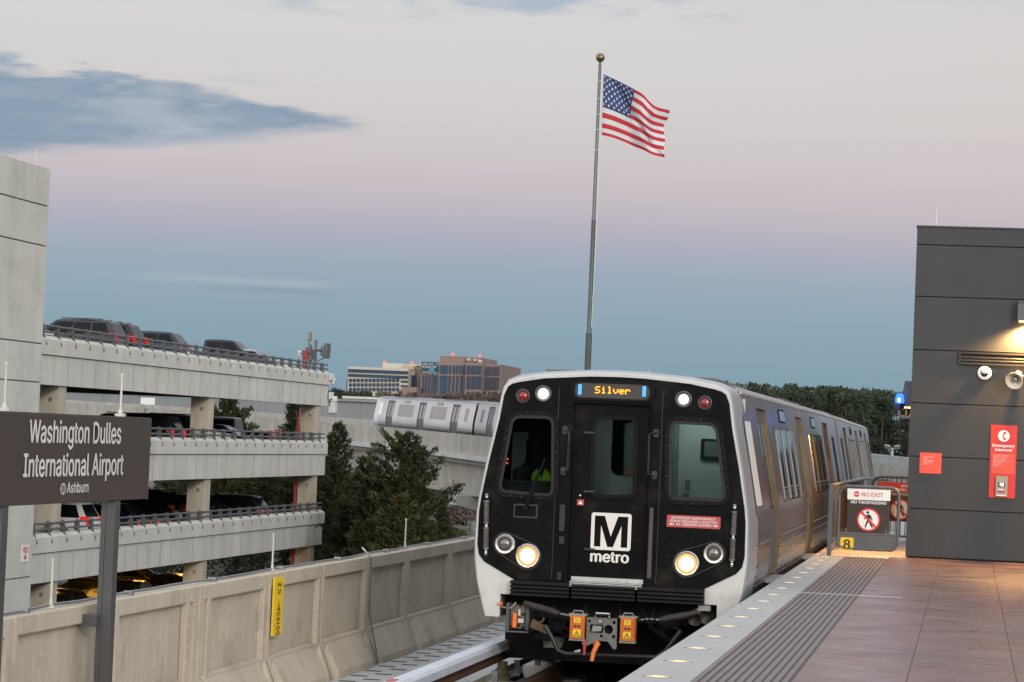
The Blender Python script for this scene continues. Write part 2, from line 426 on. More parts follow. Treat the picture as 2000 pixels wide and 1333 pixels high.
EX, EY, EZ = Vector((1, 0, 0)), Vector((0, 1, 0)), Vector((0, 0, 1))

# track centre line: straight through the station, then curving left, climbing a little beyond it
DS = 0.5; PATH = []
def _path():
    x, y, h, s = -3.82, -40.0, 0.0, -40.0
    while s < 420:
        PATH.append((s, x, y, h))
        k = 0 if s < 54 else min(1, (s - 54) / 30) / 250
        h += k * DS; x -= sin(h) * DS; y += cos(h) * DS; s += DS
_path()
def grade(s):
    if s < 83: return 0
    if s < 113: return 0.0165 * (s - 83) ** 2 / 60
    return 0.0165 * (s - 98)
def trk(s, off=0, z=0):
    i = max(0, min(len(PATH) - 2, int((s + 40) / DS))); t = (s - PATH[i][0]) / DS
    a, b = PATH[i], PATH[i + 1]
    x, y, h = (a[k] * (1 - t) + b[k] * t for k in (1, 2, 3))
    return Vector((x + off * cos(h), y + off * sin(h), z + grade(s)))
def ribbon(mb, prof, s0, s1, step=2.0):
    """sweep a closed (offset, z) profile along the track"""
    n = max(1, int(round((s1 - s0) / step))); rows = []
    for k in range(n + 1):
        s = s0 + (s1 - s0) * k / n; rows.append([trk(s, o_, z_) for o_, z_ in prof])
    K = len(prof); o = len(mb.v)
    for r in rows: mb.v += [tuple(p) for p in r]
    for k in range(n):
        for j in range(K):
            mb.f.append((o + k * K + j, o + k * K + (j + 1) % K, o + (k + 1) * K + (j + 1) % K, o + (k + 1) * K + j)); mb.m.append(mb.i)
    mb.f.append(tuple(o + j for j in range(K))); mb.m.append(mb.i)
    mb.f.append(tuple(o + n * K + j for j in range(K))); mb.m.append(mb.i)
    return mb

# ================================================================== SETTING
GZ = -6.9
g = MB(); g.box(-2500, 2500, -400, 3500, GZ - 1, GZ)
struct(g.build('ground', GRASS, smooth=0))
g = MB(); g.box(-60, -6, 190, 215, GZ, GZ + 0.02); g.box(-31.6, -12, 20, 190, GZ, GZ + 0.02)
struct(g.build('road', ASPH, smooth=0))
g = MB(); g.box(-75, -32.2, 60, 140, GZ + 0.004, GZ + 0.06)
struct(g.build('garage_ground_floor', CONC_D, smooth=0))

# ---- platform
PE = -2.21
GRAN = M('granite_edge', (0.375, 0.37, 0.362), 0.62, var=0.06, scale=1.0, grain=0.20, bscale=70, bump=0.1)
TILE = M('red_brown_paver', (0.168, 0.094, 0.080), 0.36, var=0.22, scale=1.1, streak=0.20, sscale=(0.8, 7, 1), grain=0.06, bscale=25, bump=0.12, rvar=0.13, dirt=((0.095, 0.062, 0.056), 0.50, 2.2))
TACT = M('tactile_paver', (0.165, 0.133, 0.122), 0.55, var=0.10, scale=1.5, streak=0.08, sscale=(0.8, 6, 1), grain=0.08, bscale=40)
TACTG = M('tactile_groove', (0.095, 0.072, 0.064), 0.7, var=0.15, scale=3)
g = MB(); g.box(PE + 0.12, 9, -8, 62, -0.40, -0.06)
g.box(PE + 0.5, 8, -8, 62, GZ, -0.41)
pl = struct(g.build('platform', CONC_D, smooth=0))
g = MB()
y = -6.0
while y < 40.4:
    y1 = min(y + 1.36, 40.45); g.box(PE, -1.768, y + 0.0015, y1 - 0.0015, -0.14, 0.0); y = y1
struct(g.build('platform_edge', GRAN, smooth=0, bevel=0.004))
# tactile strip: longitudinal ribs with grooves between
g = MB(); g.mat(1).box(-1.766, -1.13, -6, 40.45, -0.06, -0.008)
nrib = 11; wr = 0.634 / nrib
for k in range(nrib):
    x0 = -1.764 + k * wr
    g.mat(0).box(x0, x0 + wr * 0.64, -6, 40.45, -0.02, 0.0)
struct(g.build('tactile_strip', [TACT, TACTG], smooth=0))
g = MB()
xs_ = [-1.128] + [-1.128 + 0.757 * k for k in range(1, 14)]
ys_ = [-6, 7.4, 29.8, 41.2]
for a in range(len(xs_) - 1):
    for b in range(len(ys_) - 1):
        g.box(xs_[a] + 0.0022, xs_[a + 1] - 0.0022, ys_[b] + 0.003, ys_[b + 1] - 0.003, -0.055, -0.001)
struct(g.build('platform_paving', TILE, smooth=0, bevel=0.0015))
g = MB(); g.box(-1.127, 8.6, -6, 41.19, -0.0595, -0.0085); struct(g.build('paving_grout', M('grout', (0.12, 0.10, 0.095), 0.9), smooth=0))
g = MB(); g.box(-2.2, -0.66, 29.793, 29.815, -0.004, 0.004)
struct(g.build('platform_expansion_joint', M('joint_cover', (0.55, 0.55, 0.57), 0.3, 0.8, var=0.05), smooth=0))
g = MB(); g.box(-1.128 - 0.0, -0.86, 41.2, 62, -0.058, -0.002); g.box(PE, -1.13, 40.46, 62, -0.09, -0.003)
struct(g.build('service_walkway', CONC_P, smooth=0))

# ---- track bed and viaduct deck
g = MB(); ribbon(g, [(-3.6, -1.42), (-3.6, -2.0), (1.5, -2.0), (1.5, -1.42)], -30, 60, 6)
struct(g.build('track_bed', M('track_bed_dark', (0.055, 0.050, 0.045), 0.95, var=0.3, scale=2), smooth=0))
# emergency walkway beside the wall: pale planks with drain slots
g = MB(); ribbon(g, [(-3.50, -1.395), (-3.50, -1.419), (-1.72, -1.419), (-1.72, -1.395)], -10, 60, 10)
wk = struct(g.build('emergency_walkway', CONC_P, smooth=0))
g = MB(); random.seed(3)
for k in range(95):
    yy = 18 + k * 0.38; cx = (-6.93, -7.14)[k % 2] + random.uniform(-.015, .015)
    g.box(cx - 0.10, cx + 0.10, yy, yy + 0.10, -1.396, -1.391)
o = g.build('drain_slots', M('slot_dark', (0.05, 0.05, 0.05), 0.9), smooth=0); o['kind'] = 'structure'

tr = thing('railway_track', 'rusty running rails of the near track under and before the train', 'track', (-3.82, 0, -1.42))
g = MB()
RAILM = M('rusty_rail', (0.115, 0.062, 0.040), 0.6, 0.4, var=0.3, scale=5)
RAILT = M('polished_rail_head', (0.45, 0.43, 0.42), 0.28, 1.0, var=0.1)
for sx in (-1, 1):
    g = MB(); c = sx * 0.7535
    ribbon(g.mat(0), [(c - 0.075, -1.21), (c + 0.075, -1.21), (c + 0.075, -1.19), (c + 0.012, -1.17), (c + 0.012, -1.06), (c + 0.036, -1.05), (c + 0.036, -1.022), (c - 0.036, -1.022), (c - 0.036, -1.05), (c - 0.012, -1.06), (c - 0.012, -1.17), (c - 0.075, -1.19)], -30, 300, 3)
    ribbon(g.mat(1), [(c - 0.03, -1.0215), (c + 0.03, -1.0215), (c + 0.03, -1.019), (c - 0.03, -1.019)], -30, 300, 3)
    o = g.build('rail', [RAILM, RAILT], tr, smooth=0); o.matrix_parent_inverse = tr.matrix_basis.inverted()
    g = MB()
    for k in range(60):
        p = trk(4 + k * 0.76, c, 0); g.box(p.x - 0.22, p.x + 0.22, p.y - 0.32, p.y + 0.32, -1.419, -1.212)
    o = g.build('plinth', CONC_D, tr, smooth=0); o.matrix_parent_inverse = tr.matrix_basis.inverted()

# ---- third rail with its cover board on insulator pedestals
TRX = -1.37
tr3 = thing('third_rail', 'third rail under a pale cover board on concrete insulator pedestals', 'third rail', (-5.2, 0, -1.42))
def hang(o, p): o.parent = p; o.matrix_parent_inverse = p.matrix_basis.inverted(); return o
COVER = M('cover_board', (0.52, 0.56, 0.62), 0.38, var=0.10, scale=2, streak=0.1, sscale=(3, 0.6, 3))
g = MB(); ribbon(g, [(TRX - 0.10, -0.78), (TRX - 0.08, -0.75), (TRX + 0.075, -0.745), (TRX + 0.105, -0.775), (TRX + 0.11, -0.85), (TRX + 0.098, -0.85), (TRX + 0.09, -0.785), (TRX - 0.09, -0.79)], -10, 200, 3)
hang(g.build('cover_board', COVER, smooth=40), tr3)
g = MB(); ribbon(g, [(TRX - 0.05, -0.98), (TRX + 0.05, -0.98), (TRX + 0.05, -0.95), (TRX + 0.02, -0.93), (TRX + 0.04, -0.88), (TRX - 0.04, -0.88), (TRX - 0.02, -0.93), (TRX - 0.05, -0.95)], -10, 200, 3)
hang(g.build('conductor_rail', RAILM, smooth=0), tr3)
g = MB(); ribbon(g, [(TRX + 0.055, -1.13), (TRX + 0.075, -1.13), (TRX + 0.075, -1.06), (TRX + 0.055, -1.06)], -10, 120, 3)
hang(g.build('support_strip', M('galvanised_strip', (0.34, 0.33, 0.27), 0.5, 0.4, var=0.2, scale=6), smooth=0), tr3)
ped = None
for k in range(14):
    yy = 21.3 + k * 3.05 - 3.05
    g = MB()
    p = trk(yy, TRX + 0.06)
    if ped is None:
        q = MB(); q.mat(0).lathe([(0.24, 0), (0.25, 0.06), (0.25, 0.16), (0.22, 0.20), (0.09, 0.215)], (0, 0, -1.419), (0, 0, 1), 20)
        q.mat(1).lathe([(0.095, 0), (0.10, 0.06), (0.075, 0.07), (0.085, 0.14), (0.06, 0.15), (0.06, 0.22)], (0, 0, -1.205), (0, 0, 1), 16)
        ped = q.build('insulator_pedestal', [CONC_V, M('brown_insulator', (0.10, 0.085, 0.06), 0.4, var=0.2)], None); o = ped
    else:
        o = ped.copy(); COL.objects.link(o)
    o.location = (p.x, p.y, p.z); hang(o, tr3)
br0 = None
for k in range(24):
    p = trk(19 + k * 1.52, TRX + 0.08)
    if br0 is None:
        g = MB(); g.box(0, 0.07, -0.03, 0.03, -1.20, -1.02); br0 = g.build('bracket', GREYMET, None, smooth=0); o = br0
    else: o = br0.copy(); COL.objects.link(o)
    o.location = p; hang(o, tr3)
g = MB(); p = onZ(763, 1329, -0.745); g.box(p.x - 0.02, p.x + 0.05, p.y - 0.12, p.y + 0.12, -0.747, -0.741)
hang(g.build('red_marker', REDW, smooth=0), tr3)
# dark cable duct between wall side and third rail
g = MB(); ribbon(g, [(-1.76, -1.36), (-1.76, -1.419), (-1.56, -1.419), (-1.56, -1.36)], -10, 60, 8)
tag(g.build('cable_duct', DARK, smooth=0), 'dark cable duct lying along the walkway under the third rail', 'cable duct')
for k, (cx, cz) in enumerate(((-1.15, -1.36), (-1.02, -1.35))):
    g = MB(); ribbon(g, [(cx + 0.025 * cos(a * pi / 3), cz + 0.025 * sin(a * pi / 3)) for a in range(6)], -10, 60, 8)
    tag(g.build('track_cable', M('mauve_cable', (0.10, 0.06, 0.09), 0.5, var=0.1)), 'thin mauve cable lying %s the two beside the running rail' % ('furthest from the rail of', 'nearest the rail of')[k], 'cable', 'cables along the rail')

# ---- concrete parapet wall of the station approach: precast panels, each one a part
WX = -7.45
wall = thing('parapet_wall', 'tan precast concrete parapet wall with recessed panels beyond the track', 'wall', (WX, 30, -1.42))
def wall_panel(y0, y1, slot):
    g = MB(); a, b = y0 + 0.012, y1 - 0.012; X0 = WX - 0.25
    TZ = -0.035
    ra, rb = a + (0.42 if slot == 2 else 0.10), b - (0.42 if slot == 1 else 0.17)
    # outline of the vertical slab with the recess cut out of it
    hol = [[(ra, -0.94), (rb, -0.94), (rb, -0.19), (ra, -0.19)]]
    if slot == 1: hol.append([(b - 0.30, -0.98), (b - 0.17, -0.98), (b - 0.17, -0.19), (b - 0.30, -0.19)])
    if slot == 2: hol.append([(a + 0.17, -0.98), (a + 0.30, -0.98), (a + 0.30, -0.19), (a + 0.17, -0.19)])
    g.plate([(a, -1.42), (b, -1.42), (b, TZ), (a, TZ)], hol, YZ, WX - 0.07, WX)
    g.box(X0, WX - 0.071, a, b, -2.2, TZ - 0.004)
    # sloping toe between the ribs
    ta, tb = a + 0.30, b - 0.26
    P = [(WX - 0.065, -0.935), (WX - 0.02, -0.945), (WX + 0.17, -1.31), (WX + 0.18, -1.40), (WX - 0.05, -1.40)]
    Q = [(WX - 0.065, -0.97), (WX + 0.006, -0.98), (WX + 0.135, -1.31), (WX + 0.145, -1.40), (WX - 0.05, -1.40)]
    V_ = [(WX - 0.065, -0.98), (WX - 0.06, -1.00), (WX + 0.085, -1.31), (WX + 0.095, -1.40), (WX - 0.05, -1.40)]
    n = len(P); rows = []
    for yy, R_ in ((a, Q), (ta - 0.19, Q), (ta - 0.15, V_), (ta - 0.05, V_), (ta, P), (tb, P), (tb + 0.04, V_), (tb + 0.12, V_), (tb + 0.16, Q), (b, Q)):
        rows.append([(x, yy, z) for x, z in R_])
    o = len(g.v)
    for r in rows: g.v += r
    for k in range(len(rows) - 1):
        for j in range(n - 1):
            g.f.append((o + k * n + j, o + k * n + j + 1, o + (k + 1) * n + j + 1, o + (k + 1) * n + j)); g.m.append(g.i)
    o_ = g.build('panel', CONC_W, None, smooth=0, bevel=0.012); hang(o_, wall); return o_
joints = [12.9, 15.5, 18.12, 20.75, 23.37, 26.05, 28.75, 31.25, 33.75, 36.2, 39.3, 42.3, 45.3, 48.3, 51.3, 54.0]
for a, b in zip(joints[:-1], joints[1:]):
    wall_panel(a, b, 1 if abs(a - 23.37) < .1 else 2 if abs(a - 26.05) < .1 else 0)
g = MB()
pts = []; random.seed(5)
for k in range(60):
    pts.append((WX - 0.12 + random.uniform(-.012, .012), 12.9 + k * 0.7, -0.018 + random.uniform(-.004, .010)))
g.tube(pts, 0.013, 6)
for k in range(0, 60, 4): g.box(WX - 0.16, WX - 0.08, pts[k][1] - 0.03, pts[k][1] + 0.03, -0.04, 0.004)
hang(g.build('bonding_cable', M('cable_steel', (0.30, 0.31, 0.33), 0.4, 0.8)), wall)
g = MB(); g.tube([(WX - 0.1, 33.72, 0.08), (WX - 0.02, 33.72, 0.0), (WX + 0.022, 33.74, -0.06), (WX + 0.022, 33.74, -0.75), (WX + 0.13, 33.74, -1.2), (WX + 0.16, 33.74, -1.40)], 0.011, 6)
hang(g.build('down_conductor', CHROME), wall)
g = MB(); random.seed(8)
for a in joints[3:7]:
    for yy, zz in ((a + 0.15, -0.15), (a + 0.14, -0.62), (a + 2.35, -0.14), (a + 2.33, -0.40), (a + 2.33, -0.62), (a + 2.3, -0.78)):
        g.lathe([(0.010, 0), (0.008, 0.006)], (WX, yy, zz), (1, 0, 0), 8)
hang(g.build('plug', M('plug_grey', (0.55, 0.53, 0.48), 0.7)), wall)
rods = [(29.31, 'slim pale lightning rod on the wall above the yellow track sign'), (36.5, 'slim pale lightning rod on the wall in front of the cedar trees'), (21.95, 'slim pale lightning rod on the wall between the two sign posts')]
for yy, lab in rods:
    g = MB(); x = WX - 0.12
    g.lathe([(0.035, 0), (0.035, 0.02), (0.016, 0.025), (0.016, 0.07), (0.011, 0.075), (0.009, 0.40), (0.015, 0.402), (0.015, 0.415), (0.003, 0.42)], (x, yy, -0.036), (0, 0, 1), 10)
    tag(g.build('lightning_rod', M('rod_metal', (0.55, 0.54, 0.50), 0.4, 0.4)), lab, 'lightning rod', 'lightning rods along the wall')

# yellow chainage sign
ys = thing('track_marker_sign', 'tall narrow yellow track marker sign N2 1406+00 on the concrete wall', 'sign', (WX + 0.02, 29.07, -0.4))
y0, y1 = 28.86, 29.28; zt, zb = -0.085, -0.72
g = MB(); g.box(WX + 0.012, WX + 0.03, y0, y1, zb, zt); hang(g.build('sign_plate', YELLOW, smooth=0, bevel=0.002), ys)
g = MB()
for ch, py in (('N', 1145), ('2', 1158), ('1', 1182), ('4', 1191), ('0', 1201), ('6', 1211), ('+', 1219), ('0', 1229), ('0', 1239)):
    q = onX(543, py, WX + 0.033)
    letter(g, ch, (WX + 0.033, 29.085, q.z - 0.01), EY, EZ, width=0.145 if ch != '1' else 0.07, cap=0.043, bold=0.012, align='C')
hang(g.build('lettering', BLACK, smooth=0), ys)
g = MB()
for zz in (-0.20, -0.60): g.lathe([(0.012, 0), (0.009, 0.012)], (WX + 0.03, y0 + 0.05, zz), (1, 0, 0), 8)
hang(g.build('bolt', GREYMET), ys)

# ---- station name sign in front of the wall
SX = -7.22
sg = thing('station_sign', 'brown station name sign with pale lettering on two dark posts', 'sign', (SX, 22.2, -1.4))
tl, trr, br = onX(0, 803, SX), onX(294, 819, SX), onX(291, 974.5, SX)
SY1 = trr.y; SY0 = SY1 - 4.75; ZT, ZB = trr.z, br.z
g = MB(); g.box(SX - 0.09, SX, SY0, SY1, ZB, ZT); hang(g.build('board', BROWN, smooth=0, bevel=0.006), sg)
g = MB(); g.box(SX - 0.095, SX + 0.004, SY1 + 0.0005, SY1 + 0.022, ZB - 0.003, ZT + 0.003); g.box(SX - 0.095, SX + 0.003, SY0, SY1, ZT + 0.0005, ZT + 0.012)
hang(g.build('edge_trim', M('sign_trim', (0.10, 0.085, 0.075), 0.4, 0.3), smooth=0), sg)
for px in (219, -1):
    a = onX(px, 1100, SX - 0.04)
    g = MB(); g.box(SX - 0.135, SX - 0.095, a.y - 0.075, a.y + 0.075, -1.40, ZT - 0.05); g.box(SX - 0.094, SX - 0.012, a.y - 0.07, a.y + 0.07, -1.40, ZB - 0.001)
    hang(g.build('post', POST, smooth=0, bevel=0.004), sg)
    for zz in (-0.16, -1.02): g = MB(); g.box(WX + 0.002, SX - 0.1, a.y - 0.17, a.y + 0.05, zz - 0.05, zz + 0.05); hang(g.build('bracket', POST, smooth=0), sg)
    g = MB(); g.box(SX - 0.2, SX + 0.06, a.y - 0.18, a.y + 0.18, -1.40, -1.37); hang(g.build('base_plate', POST, smooth=0), sg)
g = MB(); LX = SX + 0.004
def signline(s, x0, x1, ytop, ybase, bold=0.02):
    a, b = onX(x0, ybase, LX), onX(x1, ybase, LX); c = onX(x0, ytop, LX)
    letter(g, s, (LX, a.y, a.z), EY, EZ, width=b.y - a.y, cap=c.z - a.z, bold=bold)
signline('Washington Dulles', 57, 235.5, 820.5, 864)
signline('International Airport', 45, 239.5, 887, 931.5)
signline('Ashburn', 130.5, 172, 943, 963)
hang(g.build('lettering', LETTER, smooth=0), sg)
g = MB(); a, b, c = onX(117.5, 956, LX), onX(129, 956, LX), onX(123, 943.5, LX); cy = (a.y + b.y) / 2; cz = (onX(123, 943.5, LX).z + onX(123, 967, LX).z) / 2
g.add([(LX, cy, cz)] + [(LX, cy + cos(k * pi / 12) * (b.y - a.y) / 2, cz + sin(k * pi / 12) * (c.z - cz)) for k in range(24)], [(0, k + 1, (k + 1) % 24 + 1) for k in range(24)])
hang(g.build('line_bullet', M('silver_bullet', (0.42, 0.43, 0.44), 0.5), smooth=0), sg)
g = MB(); letter(g, 'SV', (LX + 0.003, cy, cz - 0.028), EY, EZ, width=(b.y - a.y) * 0.6, cap=0.055, align='C'); hang(g.build('bullet_lettering', BROWN, smooth=0), sg)
for px in (235, 8):
    a = onX(px, 812, SX - 0.05)
    g = MB(); g.lathe([(0.05, 0), (0.05, 0.02), (0.02, 0.03), (0.018, 0.06), (0.010, 0.065), (0.009, 0.35), (0.016, 0.352), (0.016, 0.37), (0.003, 0.375)], (SX - 0.05, a.y, ZT + 0.012), (0, 0, 1), 10)
    hang(g.build('lightning_rod', MATS['rod_metal']), sg)

# ---- viaduct beyond the station
vd = thing('viaduct', 'curving pale concrete rail viaduct carrying the train tail behind the cedars', 'viaduct', (-30, 160, GZ))
g = MB(); ribbon(g, [(-3.85, -1.42), (-3.85, -1.80), (11.6, -1.80), (11.6, -1.42)], 54, 400, 4); hang(g.build('deck', CONC_D, smooth=0), vd)
for side, nm in ((-1, 0), (1, 1)):
    g = MB(); o_ = -3.62 if side < 0 else 11.3
    ribbon(g, [(o_, 0.10), (o_ - 0.26, 0.10), (o_ - 0.26, -1.15), (o_, -1.15)] if side < 0 else [(o_, 0.10), (o_ + 0.26, 0.10), (o_ + 0.26, -1.15), (o_, -1.15)], 54, 400, 2.5)
    hang(g.build('parapet', CONC_V, smooth=0), vd)
    g = MB()
    for s in range(56, 396, 4):
        a = trk(s, o_ - 0.264 if side < 0 else o_ - 0.004); b = trk(s + 0.05, o_ - 0.264 if side < 0 else o_ - 0.004)
        g.quad((a.x, a.y, a.z - 1.15), (b.x, b.y, b.z - 1.15), (b.x, b.y, b.z + 0.1), (a.x, a.y, a.z + 0.1))
    hang(g.build('parapet_joint', CONC_D, smooth=0), vd)
    g = MB(); q = o_ - 0.26 if side < 0 else o_ + 0.26
    ribbon(g, [(q - 0.22, -1.16), (q + 0.4, -1.16), (q + 0.4, -1.50), (q - 0.22, -1.50)], 54, 400, 2.5)
    hang(g.build('deck_ledge', M('pale_ledge_concrete', (0.46, 0.47, 0.47), 0.9, var=0.08, streak=0.1, sscale=(.8, .8, .1)), smooth=0), vd)
for q0 in (-2.2, 4.6, 9.2):
    g = MB(); ribbon(g, [(q0 - 1.05, -1.85), (q0 + 1.1, -1.85), (q0 + 0.9, -3.95), (q0 - 0.85, -3.95)], 56, 398, 3)
    hang(g.build('girder', CONC_V, smooth=0), vd)
for s in (70, 100, 130, 160, 185, 215, 250, 285):
    c = trk(s, 3.5); h = PATH[int((s + 40) / DS)][3]; ux = Vector((cos(h), sin(h), 0)); uy = Vector((-sin(h), cos(h), 0))
    g = MB(); zt = c.z - 3.96
    fn = lambda u, v, d: c + ux * u + uy * d + EZ * (v - c.z)
    g.prism([(-7.6, zt), (7.6, zt), (7.6, zt - 0.7), (3.0, zt - 1.7), (-3.0, zt - 1.7), (-7.6, zt - 0.7)], fn, -0.9, 0.9)
    g.prism([(-1.4, zt - 1.7), (1.4, zt - 1.7), (1.6, GZ - 0.5), (-1.6, GZ - 0.5)], fn, -0.8, 0.8)
    hang(g.build('pier', MATS['pale_ledge_concrete'], smooth=0, bevel=0.05), vd)
# steel guard fence on the outer parapet
g = MB()
ribbon(g, [(11.3, 0.62), (11.42, 0.62), (11.42, 0.50), (11.3, 0.50)], 100, 190, 2.5)
ribbon(g, [(11.32, 0.50), (11.36, 0.50), (11.36, 0.13), (11.32, 0.13)], 100, 190, 2.5)
hang(g.build('guard_fence', M('pale_fence', (0.40, 0.42, 0.43), 0.6, 0.2), smooth=0), vd)

# ================================================================== RIGHT-HAND EQUIPMENT BUILDING
BY = 41.3
bl = thing('equipment_building', 'charcoal panel clad equipment building at the end of the platform', 'building', (1.5, 45, 0))
bx0 = onY(1768, 1090, BY).x; bzt = onY(1793, 443, BY).z
zs = [0.012] + [onY(x, y, BY).z for x, y in ((1773, 993), (1778, 891), (1783, 787), (1787, 683), (1790, 579), (1793, 478))] + [bzt]
for a, b in zip(zs[:-1], zs[1:]):
    g = MB(); g.box(bx0, 6, BY, BY + 0.05, a + 0.007, b - 0.007); g.box(bx0, bx0 + 0.05, BY + 0.051, 49, a + 0.007, b - 0.007)
    hang(g.build('wall_panel', CLAD, smooth=0, bevel=0.003), bl)
g = MB(); g.box(bx0 + 0.056, 5.9, BY + 0.056, 48.9, 0.0, bzt - 0.05); hang(g.build('core', BLACK, smooth=0), bl)
g = MB(); g.box(bx0 - 0.012, 6, BY - 0.014, 49, bzt - 0.006, bzt + 0.02); hang(g.build('coping', CLAD, smooth=0), bl)
v0, v1 = onY(1873, 687, BY), onY(1873, 712, BY)
lv = MB(); lv.plate([(v0.x, v1.z), (2.2, v1.z), (2.2, v0.z), (v0.x, v0.z)], [[(v0.x + 0.035, v1.z + 0.03), (2.165, v1.z + 0.03), (2.165, v0.z - 0.03), (v0.x + 0.035, v0.z - 0.03)]], XZ, BY - 0.05, BY - 0.002)
vent = hang(lv.build('vent', M('vent_grey', (0.035, 0.036, 0.037), 0.5, 0.0, var=0.1, spec=.25), smooth=0), bl)
g = MB(); g.box(v0.x + 0.035, 2.16, BY - 0.006, BY - 0.003, v1.z + 0.03, v0.z - 0.03); hang(g.build('vent_opening', BLACK, smooth=0), vent)
g = MB()
for k in range(1, 3):
    z = v1.z + 0.03 + (v0.z - v1.z - 0.06) * k / 3
    g.add([(v0.x + 0.036, BY - 0.045, z - 0.02), (2.16, BY - 0.045, z - 0.02), (2.16, BY - 0.008, z + 0.022), (v0.x + 0.036, BY - 0.008, z + 0.022), (v0.x + 0.036, BY - 0.045, z - 0.006), (2.16, BY - 0.045, z - 0.006), (2.16, BY - 0.008, z + 0.036), (v0.x + 0.036, BY - 0.008, z + 0.036)],
          [(0, 3, 2, 1), (4, 5, 6, 7), (0, 1, 5, 4), (1, 2, 6, 5), (2, 3, 7, 6), (3, 0, 4, 7)])
hang(g.build('louvre_blade', MATS['vent_grey'], smooth=0), vent)
p = onY(1828, 442, BY)
g = MB(); g.lathe([(0.03, 0), (0.03, 0.02), (0.008, 0.03), (0.007, 0.30), (0.012, 0.305), (0.012, 0.32)], (p.x, BY + 0.3, bzt + 0.021), (0, 0, 1), 8)
tag(g.build('lightning_rod', MATS['rod_metal']), 'slim lightning rod on the roof edge of the charcoal building', 'lightning rod')

LAMPM = M('lamp_housing', (0.10, 0.105, 0.11), 0.4, 0.4, var=0.05)
WARM = (1.0, 0.52, 0.17)
def wall_lamp(name, label, poly, d0, d1, fn, lens, lp, tgt, en, size=0.18, spot=150):
    t = thing(name, label, 'wall lamp', lp, 0, 'hooded wall lamps')
    g = MB(); g.prism(poly, fn, d0, d1); hang(g.build('lamp_housing', LAMPM, smooth=0, bevel=0.004), t)
    g = MB(); g.box(*lens); hang(g.build('lamp_lens', emis('warm_lens', WARM, 14), smooth=0), t)
    ld = bpy.data.lights.new('lamp_light', 'SPOT'); ld.energy = en; ld.color = WARM; ld.spot_size = radians(spot); ld.spot_blend = 0.6; ld.shadow_soft_size = size / 2
    lo = bpy.data.objects.new('lamp_light', ld); COL.objects.link(lo); lo.location = lp
    ld.color = WARM if spot > 148 else (1.0, 0.40, 0.07)
    lo.rotation_euler = (Vector(tgt) - Vector(lp)).to_track_quat('-Z', 'Y').to_euler(); hang(lo, t)
    return t
a, b = onY(1988, 588, BY), onY(1989, 628, BY)
wall_lamp('wall_lamp', 'box shaped wall lamp glowing downward high on the charcoal front wall', [(BY - 0.002, b.z), (BY - 0.19, b.z), (BY - 0.19, a.z - 0.06), (BY - 0.12, a.z), (BY - 0.002, a.z)], a.x, a.x + 0.34, lambda u, v, d: (d, u, v),
          (a.x + 0.03, a.x + 0.31, BY - 0.17, BY - 0.02, b.z - 0.012, b.z - 0.002), (a.x + 0.15, BY - 0.13, b.z - 0.03), (a.x + 0.10, BY - 0.13, 0), 1250, 0.18, 149)
p0, p1 = onY(1757, 795, 42.3), onY(1768, 745, 42.3)
wall_lamp('wall_lamp', 'dark tapered wall lamp on the left side wall of the charcoal building', [(bx0 - 0.002, p0.z), (p0.x + 0.01, p0.z), (p1.x, p1.z), (bx0 - 0.002, p1.z)], 42.15, 42.5, lambda u, v, d: (u, d, v),
          (p0.x + 0.03, bx0 - 0.02, 42.18, 42.47, p0.z - 0.012, p0.z - 0.002), ((p0.x + bx0) / 2, 42.32, p0.z - 0.04), (bx0 - 0.5, 43.2, 0), 450, 0.18, 146)

# dome camera, horn, notices, intercom
c = onY(1923, 729, BY)
t = thing('dome_camera', 'round white dome camera below the vent on the charcoal wall', 'camera', (c.x, BY, c.z))
g = MB(); g.lathe([(0.105, 0), (0.105, 0.03), (0.098, 0.045), (0.06, 0.055), (0.058, 0.05)], (c.x, BY - 0.002, c.z), (0, -1, 0), 28); hang(g.build('housing', WHITE), t)
g = MB(); g.sphere((c.x, BY - 0.04, c.z - 0.004), 0.058, 10); hang(g.build('dome', DGLASS), t)
g = MB(); g.lathe([(0.061, 0.0), (0.061, 0.012), (0.05, 0.04), (0.02, 0.055)], (c.x, BY - 0.058, c.z + 0.03), (0, -1, 0.9), 20); hang(g.build('visor', WHITE), t)
c = onY(1981, 740, BY)
t = thing('horn_speaker', 'cream horn speaker under the lamp on the charcoal wall', 'loudspeaker', (c.x, BY, c.z))
CREAM = M('cream_plastic', (0.62, 0.58, 0.48), 0.4, var=0.06, scale=12)
ax = Vector((-0.25, -0.9, -0.42)).normalized(); o_ = Vector((c.x + 0.05, BY - 0.10, c.z + 0.05))
g = MB(); g.lathe([(0.045, -0.06), (0.052, -0.02), (0.055, 0.05), (0.075, 0.12), (0.115, 0.19), (0.132, 0.215), (0.134, 0.225), (0.122, 0.222), (0.10, 0.18), (0.06, 0.12), (0.04, 0.08)], o_, ax, 28); hang(g.build('horn', CREAM), t)
g = MB(); g.lathe([(0.034, 0.12), (0.036, 0.19), (0.022, 0.205)], o_, ax, 16); hang(g.build('phase_plug', GREYMET), t)
g = MB(); g.tube([o_ + ax * -0.02, o_ + Vector((0.01, 0.05, -0.02)), (c.x + 0.06, BY, c.z + 0.02)], 0.018, 8); g.lathe([(0.05, 0), (0.05, 0.012)], (c.x + 0.06, BY - 0.002, c.z + 0.02), (0, -1, 0), 16); hang(g.build('bracket', CREAM), t)
g = MB(); g.tube([o_ + Vector((0.05, 0, 0.0)), o_ + Vector((0.12, 0.04, -0.03)), o_ + Vector((0.3, 0.09, -0.06))], 0.008, 6); hang(g.build('cable', CREAM), t)

